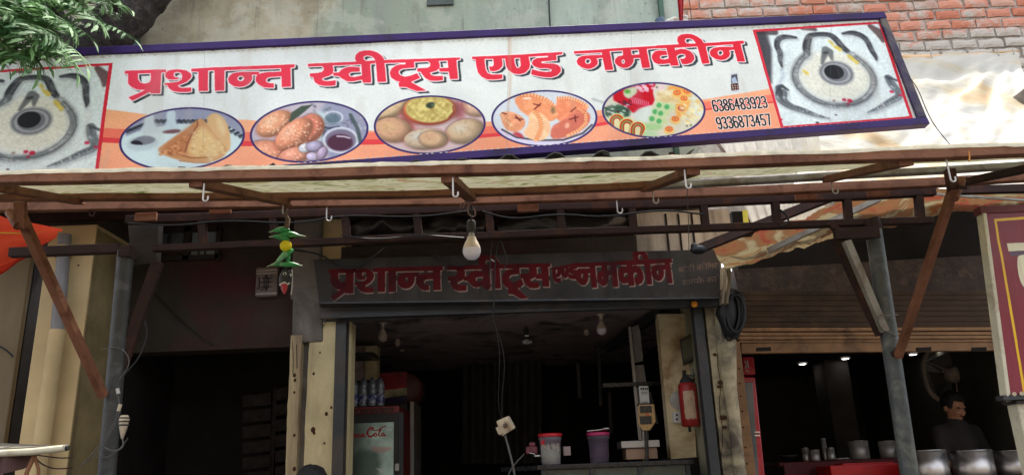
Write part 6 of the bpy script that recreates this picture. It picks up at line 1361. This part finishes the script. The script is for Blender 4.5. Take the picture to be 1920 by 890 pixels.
# wall fan
YW_=YR+1.6; p=W(1786,702,YW_); t=thing('hanging_fan','large dusty fan in a rounded square frame high in the eatery behind the cook','fan',p); rF=.5*(X(1840,702,YW_)-X(1735,702,YW_))
ring=[V((p.x+rF*math.copysign(abs(math.cos(a))**.72,math.cos(a)),YW_,p.z+rF*.98*math.copysign(abs(math.sin(a))**.72,math.sin(a)))) for a in np.linspace(0,2*math.pi,41)]
m_fan=mat('dusty_fan_frame',(.34,.27,.22),.6); build('frame',MB().tube(ring,.022,8,caps=False),m_fan,t); build('motor',MB().lathe(V((p.x,YW_-.03,p.z)),[(0,-.05),(.05,-.04),(.075,0),(.06,.1)],16,(0,1,0)),m_fan,t)
for k in range(4):
    a=k*math.pi/2+.4; b=MB(); d=V((math.cos(a),0,math.sin(a))); n_=V((-math.sin(a),0,math.cos(a)))
    b.grid(lambda u,v: V((p.x,YW_+.03,p.z))+d*(.06+(rF-.12)*u)+n_*((v-.5)*(.10+.14*u))+V((0,(v-.5)*.06,0)),6,4); build('blade',b,mat('fan_blade',(.05,.045,.04),.5) if k==0 else bpy.data.materials['fan_blade'],t)
for k in range(3): build('stay',MB().tube([V((p.x,YW_-.05,p.z)),ring[int(4+k*13.3)]],.006,5),m_fan,t)
build('drop_rod',MB().tube([V((p.x,YW_,p.z+rF)),V((p.x,YW_,zc2+.01))],.012,6),m_fan,t)
# counter with pots
YO=YR+.25; zO=W(1790,898,YO).z
t=thing('pot_counter','dark counter carrying the big steel pots at the right shop front','counter',V((X(1800,890,YO),YO,FL))); b=MB(); b.box((X(1690,890,YO),YO-.05,FL),(X(2040,890,YO),YO+.5,zO)); build('counter_body',b,m_dark,t)
for i,(px,lab) in enumerate(((1737,'steel pot touching the pipe post, leftmost of the three big pots'),(1822,'middle one of the three big steel pots, in front of the cook'),(1905,'rightmost big steel pot, partly behind the cream sign post'))):
    Y_=YO+.2; r_=.5*(X(px+37,845,Y_)-X(px-37,845,Y_)); zr=W(px,843,Y_).z; c=V((X(px,860,Y_),Y_,zO+.001)); h=zr-c.z
    t=thing('steel_pot',lab,'pot',c,'big steel pots on the counter')
    build('pot_wall',MB().lathe(c,[(0,0),(r_*.9,0),(r_*.97,.02),(r_*.97,h-.008),(r_*.92,h-.012),(r_*.9,.03),(0,.02)],36),mat('brushed_steel',(.60,.56,.53),.38,1.0,var=.3,scale=3,bump=.05) if i==0 else bpy.data.materials['brushed_steel'],t); build('pot_rim',MB().lathe(c,[(r_*.97,h-.008),(r_*1.04,h-.004),(r_*1.04,h),(r_*.95,h)],36),m_steel,t)
YU=YR+1.1; zU=W(1620,860,YU).z
t=thing('red_table','red cloth covered table in the middle of the eatery','table',V((X(1580,890,YU),YU,FL))); b=MB(); b.box((X(1462,880,YU),YU,zU-.03),(X(1702,880,YU),YU+.6,zU)); build('table_top',b,mat('dark_red_cloth',(.09,.008,.01),.7),t,bevel=.01)
b=MB(); b.grid(lambda u,v: V((X(1470,880,YU)+(X(1700,880,YU)-X(1470,880,YU))*u,YU-.01-.012*math.sin(u*50)*(v),zU-.005-.5*v)),60,6); build('cloth_front',b,bpy.data.materials['dark_red_cloth'],t)
t=thing('red_crate','bright red box on the floor side of the red table, left of the pipe post','box',W(1620,890,YU-.3)); boxpx(1562,869,1692,950,YU-.35,.3,'box_body',mat('bright_red_plastic',(.50,.012,.012),.4,var=.3,scale=6),t,.01); boxpx(1580,866,1675,870,YU-.3,.2,'lid',bpy.data.materials['bright_red_plastic'],t,.004)
def vessel(px,ytop,ybot,w_,Y,lab,m_=None,cat='vessel'):
    r_=.5*(X(px+w_/2,ybot,Y)-X(px-w_/2,ybot,Y)); c=V((X(px,ybot,Y),Y,zU+.001)); h=max(.03,W(px,ytop,Y).z-c.z)
    t=thing('steel_vessel',lab,cat,c,'steel vessels on the red table'); build('vessel_wall',MB().lathe(c,[(0,0),(r_*.9,0),(r_,.01),(r_,h-.004),(r_*.93,h-.006),(r_*.9,.012),(0,.01)],22),m_ or m_dull,t); build('vessel_rim',MB().lathe(c,[(r_,h-.004),(r_*1.06,h-.002),(r_*1.05,h),(r_*.94,h)],22),m_steel,t); return t
vessel(1612,825,852,36,YU+.25,'wide dark steel pot at the centre of the red table'); vessel(1668,825,852,34,YU+.25,'wide dark steel pot right against the pipe post, on the red table')
vessel(1512,838,860,12,YU+.15,'short steel tumbler, leftmost on the red table'); vessel(1529,842,861,18,YU+.1,'squat steel cup beside the short tumbler on the red table'); vessel(1549,820,862,9,YU+.15,'tall narrow bright tumbler on the red table'); vessel(1560,838,862,14,YU+.1,'steel cup just right of the tall narrow tumbler')
t=thing('steel_plates','flat steel plates stacked before the cups on the red table','plate',V((X(1556,866,YU+.05),YU+.05,zU))); build('plate',MB().lathe(V((X(1575,864,YU+.08),YU+.08,zU+.002)),[(0,0),(.07,0),(.085,.012),(.082,.014),(.068,.004),(0,.004)],22),m_dull,t)
build('plate',MB().lathe(V((X(1478,864,YU+.2),YU+.2,zU+.002)),[(0,.0),(.06,.04),(.085,.05),(.08,.054),(.055,.045),(0,.01)],22),m_frame,t)
cable('thin pale cable looping on the eatery wall beside the blue shirt, upper',[(1846,793),(1868,800),(1884,792),(1888,770),(1893,742)],YR+1.6,.006,m_wire_g); cable('thin pale cable looping on the eatery wall beside the blue shirt, lower',[(1840,795),(1862,806),(1880,810),(1896,808)],YR+1.6,.006,m_wire_g)
cable('thin cable running right from the wall fan',[(1836,720),(1860,722),(1880,715),(1905,712)],YR+2.6,.007,m_wire_g)

# ------------------------------------------------------------------ people
m_skin=mat('brown_skin',(.40,.19,.11),.5,var=.12,scale=30,bump=.1,fine=200); m_hair=mat('black_hair',(.012,.010,.010),.5,var=.3,scale=90,bump=.8,fine=150)
def person(lab,base,H,yaw,shirt,trous,head_pitch=0,arms='down',name='person'):
    """standing figure facing -Y when yaw is 0; base is the point between the feet"""
    k=H/1.7; rz=Matrix.Rotation(yaw,3,'Z')
    t=thing(name,lab,'person',base)
    T=lambda p: V(base)+rz@(V(p)*k)
    def tub(mb,pts,rs): mb.tube([T(p) for p in pts],[r_*k for r_ in rs],14); [mb.ball(T(p),r_*k,12,8) for p,r_ in ((pts[0],rs[0]),(pts[-1],rs[-1]))]
    hp=Matrix.Rotation(head_pitch,3,'X'); hc=V((0,-.01,1.575)); Hd=lambda p: T(hc+hp@(V(p)))
    def hb(mb,p,s,seg=16):
        i0=len(mb.v); mb.ball((0,0,0),1,seg,12,s); mb.v[i0:]=[Hd(V(p)+q) for q in mb.v[i0:]]
    body=MB()
    for sx in (-1,1):
        tub(body,[(sx*.09,0,.86),(sx*.10,-.005,.48),(sx*.10,.01,.08)],[.085,.058,.042]); tub(body,[(sx*.10,.03,.035),(sx*.11,-.14,.03)],[.04,.032])
        tub(body,[(sx*.06,.03,1.0),(sx*.09,0,.86)],[.10,.09])
    tub(body,[(0,0,.95),(0,-.01,1.12),(0,.0,1.3),(0,.01,1.4)],[.135,.125,.14,.10]); tub(body,[(-.14,.01,1.37),(.14,.01,1.37)],[.065,.065]); tub(body,[(-.09,0,1.28),(.09,0,1.28)],[.095,.095])
    tub(body,[(0,.01,1.38),(0,0,1.50)],[.062,.055])
    # arms and hands
    ar=[]
    for sx in (-1,1):
        sh_=V((sx*.185,.01,1.37)); el=V((sx*.235,.02,1.09)) if arms=='down' else V((sx*.24,-.05,1.11)); wr=V((sx*.24,-.05,.86)) if arms=='down' else V((sx*.15,-.28,1.06))
        ar.append((sh_,el,wr)); tub(body,[sh_,el],[.052,.042]); tub(body,[el,wr],[.041,.027])
        d=(wr-el).normalized(); side=V((sx,0,0)); pal=wr+d*.05
        i0=len(body.v); body.ball((0,0,0),1,12,8,(.018,.04,.05)); q=d.to_track_quat('Z','Y').to_matrix(); body.v[i0:]=[T(pal+q@v_) for v_ in body.v[i0:]]
        up=q@V((0,1,0)); inn=q@V((1,0,0))*(-sx)
        for j,(o_,L_) in enumerate(((-.028,.065),(-.009,.075),(.010,.07),(.028,.055))):
            a=pal+up*o_+d*.04; b_=a+d*L_*.5+inn*.008; c_=b_+d*L_*.45+inn*.02; tub(body,[a,b_,c_],[.0095,.009,.0075])
        a=pal-up*.03-d*.01; tub(body,[a,a-up*.025+d*.025,a-up*.03+d*.055],[.012,.011,.009])
    # head: skull, jaw, nose, brow, lips, ears
    hb(body,(0,.012,.035),(.076,.094,.092)); hb(body,(0,-.02,-.03),(.060,.072,.075)); hb(body,(0,-.052,-.085),(.030,.026,.022)); hb(body,(0,-.03,-.06),(.05,.05,.045))
    hb(body,(0,-.098,-.012),(.012,.016,.026)); hb(body,(0,-.106,-.028),(.018,.015,.012)); hb(body,(0,-.083,.03),(.05,.014,.012)); hb(body,(0,-.088,-.058),(.024,.010,.006)); hb(body,(0,-.086,-.068),(.02,.010,.006))
    for sx in (-1,1): hb(body,(sx*.037,-.075,-.02),(.02,.016,.016)); hb(body,(sx*.078,.01,-.005),(.010,.020,.032))
    o=build('body',body,m_skin,t); md=o.modifiers.new('one_skin','REMESH'); md.mode='VOXEL'; md.voxel_size=.0075*k; md.use_smooth_shade=True; md=o.modifiers.new('relax','SMOOTH'); md.factor=.5; md.iterations=3
    for sx in (-1,1):
        e=MB(); hb(e,(sx*.032,-.0815,.006),(.012,.008,.0042)); ey=build('eye',e,m_eye,t); e=MB(); hb(e,(sx*.032,-.0885,.005),(.005,.003,.0038)); build('iris',e,m_wire,ey)
        e=MB(); e.tube([Hd((sx*.014,-.093,.024)),Hd((sx*.035,-.093,.031)),Hd((sx*.055,-.078,.024))],.0028*k,6); build('eyebrow',e,m_hair,t)
    e=MB(); e.tube([Hd((-.026,-.088,-.047)),Hd((-.010,-.099,-.043)),Hd((.010,-.099,-.043)),Hd((.026,-.088,-.047))],[.0015*k,.0035*k,.0035*k,.0015*k],6); build('moustache',e,m_hair,t)
    h=MB(); hb(h,(0,.024,.052),(.088,.100,.090),24)
    h.v=[v_+(v_-Hd((0,.02,.04))).normalized()*.008*mnoise.noise(v_*45) for v_ in h.v]
    keep=[]
    inv=(hp.inverted()@rz.inverted())
    for f_ in h.f:
        cc_=sum((h.v[i] for i in f_),V((0,0,0)))/len(f_); l_=hp.inverted()@((rz.inverted()@(cc_-V(base)))/k-hc)
        keep.append(l_.y>-.045-.0*l_.z and (l_.z>-.01 or l_.y>.03) or l_.z>.075)
    h.sm=[s_ for s_,g in zip(h.sm,keep) if g]; h.f=[f_ for f_,g in zip(h.f,keep) if g]; build('hair',h,m_hair,t,solid=.006)
    s=MB(); tub(s,[(0,0,.92),(0,-.01,1.12),(0,.0,1.3),(0,.01,1.39)],[.155,.145,.158,.115]); tub(s,[(-.15,.01,1.365),(.15,.01,1.365)],[.075,.075]); tub(s,[(-.10,0,1.27),(.10,0,1.27)],[.11,.11])
    for sh_,el,wr in ar: tub(s,[sh_,sh_+(el-sh_)*.85],[.066,.058])
    tub(s,[(0,.012,1.40),(0,.008,1.435)],[.075,.068])
    o=build('shirt',s,shirt,t); md=o.modifiers.new('one_cloth','REMESH'); md.mode='VOXEL'; md.voxel_size=.012; md.use_smooth_shade=True; md=o.modifiers.new('relax','SMOOTH'); md.iterations=4
    s=MB(); 
    for sx in (-1,1): tub(s,[(sx*.085,0,.88),(sx*.10,-.005,.48),(sx*.10,.01,.10)],[.108,.078,.062])
    tub(s,[(-.05,0,.94),(.05,0,.94)],[.135,.135]); o=build('trousers',s,trous,t); md=o.modifiers.new('one_cloth','REMESH'); md.mode='VOXEL'; md.voxel_size=.014; md.use_smooth_shade=True
    return t
m_eye=mat('dull_eye_white',(.34,.26,.22),.5,bump=0)  # eye whites in one dull brownish colour
m_dsh=mat('dark_brown_shirt',(.025,.019,.017),.85,var=.3,scale=12); m_blu=mat('navy_shirt',(.015,.022,.10),.85,var=.3,scale=12); m_tr=mat('grey_trousers',(.05,.05,.055),.85)
pw=W(1782,744,YR+.95); person('cook with black hair and thin moustache in dark shirt looking down behind the steel pots',(pw.x,YR+.95,FL),pw.z-FL+.03,R(17),m_dsh,m_tr,R(22),'work')
pw=W(1822,752,YR+1.55); person('person in navy blue shirt turned away behind the cook',(pw.x,YR+1.55,FL),pw.z-FL+.0,R(150),m_blu,m_tr,R(10),'work')
pw=W(584,877,4.15); person('person at the street edge below the left pillar with only black hair in view',(pw.x,4.15,.0),pw.z,R(200),mat('grey_check_shirt',(.2,.2,.22),.8),m_tr,R(5))

# ------------------------------------------------------------------ maroon sign at the right edge
YM=3.05; ms=thing('maroon_sign','tall maroon sign with yellow border and white letters in a cream frame at right edge','sign',W(1900,740,YM))
def maroon():
    Wd,Hd=760,900; x0,x1=W(1850,560,YM).x,W(2100,560,YM).x; z1=W(1960,400,YM).z; z0=W(1960,742,YM).z
    fn=lambda p:((W(p[0],p[1],YM).x-x0)/(x1-x0)*Wd,(z1-W(p[0],p[1],YM).z)/(z1-z0)*Hd)
    cv=Canvas(Wd,Hd,(134,38,48),fn); cv.a*=(1+.16*(vnoise(Hd,Wd,160,3)-.5))[...,None]; Y_=np.linspace(0,1,Hd)[:,None,None]; cv.a*=np.array((.97,1,1))+Y_*np.array((.02,.35,.35))
    k=Wd/250
    cv.line([(1980,404),(1866,412.5),(1892,560),(1921,735)],4.6*k,(236,190,40)) ; cv.line([(1921,733),(2100,725)],4.6*k,(236,190,40))
    al=[(1888,456),(2060,448),(2062,462),(1891,471)]; cv.poly([(x+4,y+9) for x,y in al],(92,70,88)); cv.poly(al,(226,222,190))
    bl2=[(1906,482),(1914,477),(1960,475),(1962,490),(1940,492),(1935,510),(1955,528),(1985,520),(1990,540),(1950,552),(1925,545),(1911,525)]; cv.poly([(x+5,y+8) for x,y in bl2],(92,70,88)); cv.poly(chai(bl2,2,True),(226,222,190))
    cv.poly([(1985,462),(2005,460),(2012,560),(1992,562)],(226,222,190))
    cv.put(np.clip((vnoise(Hd,Wd,14,2,9)-.5)*3,0,1),(180,70,80),.12)
    return cv.a[::-1],(x0,x1,z0,z1)
arr,(mx0,mx1,mz0,mz1)=maroon()
f=[W(1893,739,YM),V((mx1,YM,W(1893,739,YM).z)),V((mx1,YM,W(1848,400,YM).z)),W(1848,400,YM)]
b=MB(); b.grid(lambda u,v:(f[0]*(1-u)+f[1]*u)*(1-v)+(f[3]*(1-u)+f[2]*u)*v+V((0,.004*mnoise.noise(V((u*9,v*9,0))),0)),12,12); build('printed_face',b,img_mat('maroon_print',arr,.3,dirt=.1),ms,uv=[((p.x-mx0)/(mx1-mx0),(p.z-mz0)/(mz1-mz0)) for p in b.v])
m_cf=mat('cream_frame_paint',(.62,.57,.42),.5,var=.15,dirt=(.3,.22,.14),dirt_amt=.3,dirt_scale=8)
a=[f[0]+V((0,-.008,0)),f[3]+V((0,-.008,0))]; build('frame_side',MB().hull([a[0]+V((-.016,0,-.01)),a[0],a[1],a[1]+V((-.016,0,0))],[p+V((0,.045,0)) for p in (a[0]+V((-.018,0,-.01)),a[0],a[1],a[1]+V((-.018,0,0)))]),m_cf,ms,bevel=.003)
build('frame_top',MB().hull([f[3]+V((-.02,-.006,.0)),f[2]+V((0,-.006,0)),f[2]+V((0,-.006,.03)),f[3]+V((-.02,-.006,.03))],[p+V((0,.045,0)) for p in (f[3]+V((-.02,0,.0)),f[2],f[2]+V((0,0,.03)),f[3]+V((-.02,0,.03)))]),mat('maroon_cloth_wrap',(.14,.03,.03),.6),ms)
build('backing',MB().hull([p+V((0,.01,0)) for p in f],[p+V((0,.04,0)) for p in f]),m_dark,ms)
build('frame_foot',MB().hull([f[0]+V((-.03,-.006,-.02)),f[1]+V((0,-.006,-.02)),f[1]+V((0,-.006,-.002)),f[0]+V((-.03,-.006,-.002))],[p+V((0,.045,0)) for p in (f[0]+V((-.03,0,-.02)),f[1]+V((0,0,-.02)),f[1]+V((0,0,-.002)),f[0]+V((-.03,0,-.002)))]),m_frame,ms)
p0=W(1910,745,YM+.05); build('post',MB().box((p0.x-.03,YM+.02,0),(p0.x+.06,YM+.09,p0.z)),m_cf,ms,bevel=.006)
for y in (742,752): q=W(1910,y,YM); build('strap',MB().box((p0.x-.038,YM+.008,q.z-.008),(p0.x+.068,YM+.1,q.z+.006)),m_holder,ms,bevel=.002)
build('bolt',MB().tube([W(1902,738,YM-.01),W(1902,738,YM+.02)],.008,8).tube([W(1916,737,YM-.01),W(1916,737,YM+.02)],.008,8),m_steel,ms)
# ------------------------------------------------------------------ vendor cart edge, lower left
YV=2.9; vc=thing('vendor_cart','corner of a vendor cart roof with cream edge pole and brown cloth at lower left','cart',W(-60,880,YV))
build('edge_pole',MB().tube([W(-150,857,YV),W(60,846,YV),W(124,839,YV)],.0125,12),m_cf,vc); build('pole_end',MB().tube([W(121,839,YV),W(129,838.5,YV)],[.013,.009],12),m_holder,vc)
build('roof_board',MB().hull([W(-150,850,YV+.01),W(108,838,YV+.01),W(80,836,YV+.5),W(-150,826,YV+.5)],[p+V((0,0,.006)) for p in (W(-150,850,YV+.01),W(108,838,YV+.01),W(80,836,YV+.5),W(-150,826,YV+.5))]),mat('grey_olive_sheet',(.18,.16,.12),.7),vc)
build('cloth_valance',MB().grid(lambda u,v: W(-150+212*u+ -6*v*u,858-9*u+(60-38*u*u)*v,YV+.02)+V((0,.02*math.sin(u*22),0)),40,8),mat('maroon_brown_cloth',(.09,.045,.04),.85),vc)
build('cart_leg',MB().tube([W(66,850,YV+.02),W(50,885,YV+.02),W(40,960,YV+.02)],.008,8).tube([W(64,850,YV+.02),W(72,878,YV+.03),W(75,960,YV+.03)],.006,8),mat('rusty_wire',(.22,.09,.04),.6),vc)
build('upright_pole',MB().tube([W(-60,850,YV+.3),V((W(-60,850,YV+.3).x,YV+.3,0))],.02,8),m_cf,vc)

# ------------------------------------------------------------------ neem tree
m_bark=mat('dark_neem_bark',(.030,.024,.022),.95,var=.5,scale=22,bump=1.2,fine=45,dirt=(.075,.06,.05),dirt_amt=.5,dirt_scale=16)
tree=thing('neem_tree','neem tree with a thick dark limb leaning behind the banner and drooping green leaves','tree',V((W(-420,800,4.5).x,4.6,0)))
pts=[V((W(-420,800,4.5).x,4.6,0)),W(-330,420,4.6),W(-160,240,4.6),W(60,155,4.62),W(160,98,4.66),W(225,40,4.68),W(275,-10,4.72),W(350,-70,4.8),W(430,-140,4.9)]
rs_=[.26,.23,.2,.19,.175,.165,.15,.13,.11]
def barky(pts,rs,n=60,seg=26,amp=.022):
    P_=[];R_=[]
    for i in range(n+1):
        t=i/n*(len(pts)-1); k=min(len(pts)-2,int(t)); f=t-k; a=pts[max(0,k-1)];b_=pts[k];c_=pts[k+1];d=pts[min(len(pts)-1,k+2)]
        P_.append(.5*((2*b_)+(c_-a)*f+(2*a-5*b_+4*c_-d)*f*f+(3*b_-a-3*c_+d)*f**3)); R_.append(rs[k]*(1-f)+rs[k+1]*f)
    m_=MB(); m_.tube(P_,R_,seg)
    m_.v=[v_+V((mnoise.noise(v_*9),mnoise.noise(v_*9+V((5,5,5))),mnoise.noise(v_*9+V((9,1,3)))))*amp+V((mnoise.noise(v_*30),0,mnoise.noise(v_*30+V((2,2,2)))))*amp*.6 for v_ in m_.v]; return m_
build('trunk',barky(pts,rs_,90),m_bark,tree)
build('bough',barky([W(160,98,4.66),W(90,30,4.5),W(20,-40,4.3),W(-60,-90,4.1)],[.15,.1,.08,.06],30,16,.015),m_bark,tree); build('bough',barky([W(225,45,4.68),W(190,-20,4.4),W(120,-90,3.9),W(60,-150,3.5)],[.1,.08,.06,.04],30,16,.012),m_bark,tree)
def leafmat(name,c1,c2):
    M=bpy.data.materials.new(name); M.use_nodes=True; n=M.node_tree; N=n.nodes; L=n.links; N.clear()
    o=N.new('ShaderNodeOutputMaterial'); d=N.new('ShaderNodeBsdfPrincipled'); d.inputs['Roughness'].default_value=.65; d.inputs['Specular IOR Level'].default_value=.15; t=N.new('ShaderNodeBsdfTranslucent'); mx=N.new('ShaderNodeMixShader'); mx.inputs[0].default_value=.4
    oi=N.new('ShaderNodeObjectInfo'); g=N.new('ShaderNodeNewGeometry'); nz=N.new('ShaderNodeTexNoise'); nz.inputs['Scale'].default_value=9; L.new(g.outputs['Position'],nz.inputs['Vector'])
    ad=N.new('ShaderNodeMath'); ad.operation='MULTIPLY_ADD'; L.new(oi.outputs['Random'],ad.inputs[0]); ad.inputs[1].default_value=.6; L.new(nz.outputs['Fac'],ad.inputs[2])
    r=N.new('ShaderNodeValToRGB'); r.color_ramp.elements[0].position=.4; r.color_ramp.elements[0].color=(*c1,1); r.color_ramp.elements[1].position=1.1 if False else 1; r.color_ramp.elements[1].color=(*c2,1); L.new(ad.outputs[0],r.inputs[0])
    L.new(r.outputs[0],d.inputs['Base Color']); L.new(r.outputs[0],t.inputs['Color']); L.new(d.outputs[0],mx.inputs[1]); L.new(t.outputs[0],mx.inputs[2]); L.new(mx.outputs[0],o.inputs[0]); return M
m_leaf=leafmat('neem_leaf',(.035,.10,.035),(.14,.26,.10)); m_leafd=leafmat('shaded_neem_leaf',(.035,.06,.035),(.10,.14,.085))  # second leaf material is a darker copy with shade painted in
def frond(seed,L_=.29,np_=8):
    r_=random.Random(seed); m_=MB(); spine=[V((L_*t,0,-.10*L_*t*t*2)) for t in np.linspace(0,1,9)]; m_.tube(spine,[.0022-.0016*i/8 for i in range(9)],4)
    def leaflet(p,d,n_,ln):
        side=d.cross(n_).normalized(); vs=[];K_=6
        for i in range(K_+1):
            t=i/K_; w_=ln*.09*math.sin(math.pi*min(1,t*.97+.03))**.8*(1-.25*t); z_=(-.22*t*t)*ln; jag=(1+.25*(i%2)); c_=p+d*ln*t+V((0,0,z_))+side*ln*.10*t*t*(1 if r_.random()<.5 else .6)
            vs+=[c_+side*w_*jag+n_*w_*.25,c_,c_-side*w_*jag+n_*w_*.25]
        fs=[]
        for i in range(K_):
            a=i*3; fs+=[(a,a+1,a+4,a+3),(a+1,a+2,a+5,a+4)]
        m_.add(vs,fs,True)
    for i in range(np_):
        t=.22+.74*i/np_; p=spine[min(8,int(t*8))]
        for sx in (-1,1):
            d=V((.62+r_.uniform(-.1,.15),sx*.78,-.25+r_.uniform(-.2,.15))).normalized(); leaflet(p,d,V((0,0,1)),L_*r_.uniform(.26,.34)*(1-.15*abs(t-.5)))
    leaflet(spine[-1],V((1,0,-.4)).normalized(),V((0,0,1)),L_*.3)
    me=bpy.data.meshes.new('leaf'); me.from_pydata([tuple(v) for v in m_.v],[],m_.f); me.polygons.foreach_set('use_smooth',[True]*len(me.polygons)); me.update(); return me
frs=[]
for sdd in range(5):
    me=frond(sdd); me.materials.append(m_leaf); frs.append(me)
frd=[]
for sdd in range(3):
    me=frond(sdd+20); me.materials.append(m_leafd); frd.append(me)
def put_leaf(p,yaw,pitch,sc,roll=0,dark=False):
    o=bpy.data.objects.new('leaf',rnd.choice(frd if dark else frs)); C.objects.link(o); o.parent=tree; o.location=p-wloc[tree.name]; o.rotation_mode='ZYX'; o.rotation_euler=(roll,pitch,yaw); o.scale=(sc,sc,sc)
# twigs, each with leaves drooping to both sides
tw=[([(-60,-40),(10,10),(60,50),(110,90)],3.7,3.4),([(-80,20),(-10,60),(40,90),(70,110)],3.6,3.35),([(40,-60),(80,-10),(110,30),(140,70)],3.8,3.5),([(90,-60),(130,-20),(150,10),(180,40)],4.0,3.7),([(-90,60),(-40,80),(0,110),(20,120)],3.5,3.3),([(-60,-70),(0,-30),(20,20),(30,60)],3.9,3.8),([(130,-60),(165,-30),(190,-10),(215,10)],4.1,3.9),([(60,-50),(50,0),(90,40),(125,85)],3.5,3.3),([(-100,-20),(-60,20),(-20,40),(20,50)],3.5,3.3)]
for pl,ya,yb in tw:
    q=chai(pl,2); n=len(q); P_=[W(x,y,ya+(yb-ya)*i/(n-1)) for i,(x,y) in enumerate(q)]; build('twig',MB().tube(P_,[.008-.005*i/(n-1) for i in range(n)],6),m_bark,tree)
    for i in range(1,n):
        for _ in range(1+i%2):
            put_leaf(P_[i],rnd.uniform(-2.9,-.2),rnd.uniform(.15,.8),rnd.uniform(.85,1.2),rnd.uniform(-.4,.4))
    for _ in range(2): put_leaf(P_[-1],rnd.uniform(-2.6,-.3),rnd.uniform(.3,.8),rnd.uniform(1.0,1.3),rnd.uniform(-.5,.5))
for px,py,yw,pt,sc_ in ((32,96,-1.6,1.15,.95),(26,100,-2.7,.9,.8),(36,100,-.6,.85,.75),(122,88,-1.3,1.1,.9),(128,94,-.8,.8,.8),(118,96,-2.4,.9,.75),(70,60,-1.5,.6,1.0),(90,70,-1.2,.7,1.0),(60,74,-2.0,.6,.9)):
    put_leaf(W(px,py,3.3),yw,pt,sc_)
for i in range(50):                                  # leaves with shade painted into their colour, behind and over the limb
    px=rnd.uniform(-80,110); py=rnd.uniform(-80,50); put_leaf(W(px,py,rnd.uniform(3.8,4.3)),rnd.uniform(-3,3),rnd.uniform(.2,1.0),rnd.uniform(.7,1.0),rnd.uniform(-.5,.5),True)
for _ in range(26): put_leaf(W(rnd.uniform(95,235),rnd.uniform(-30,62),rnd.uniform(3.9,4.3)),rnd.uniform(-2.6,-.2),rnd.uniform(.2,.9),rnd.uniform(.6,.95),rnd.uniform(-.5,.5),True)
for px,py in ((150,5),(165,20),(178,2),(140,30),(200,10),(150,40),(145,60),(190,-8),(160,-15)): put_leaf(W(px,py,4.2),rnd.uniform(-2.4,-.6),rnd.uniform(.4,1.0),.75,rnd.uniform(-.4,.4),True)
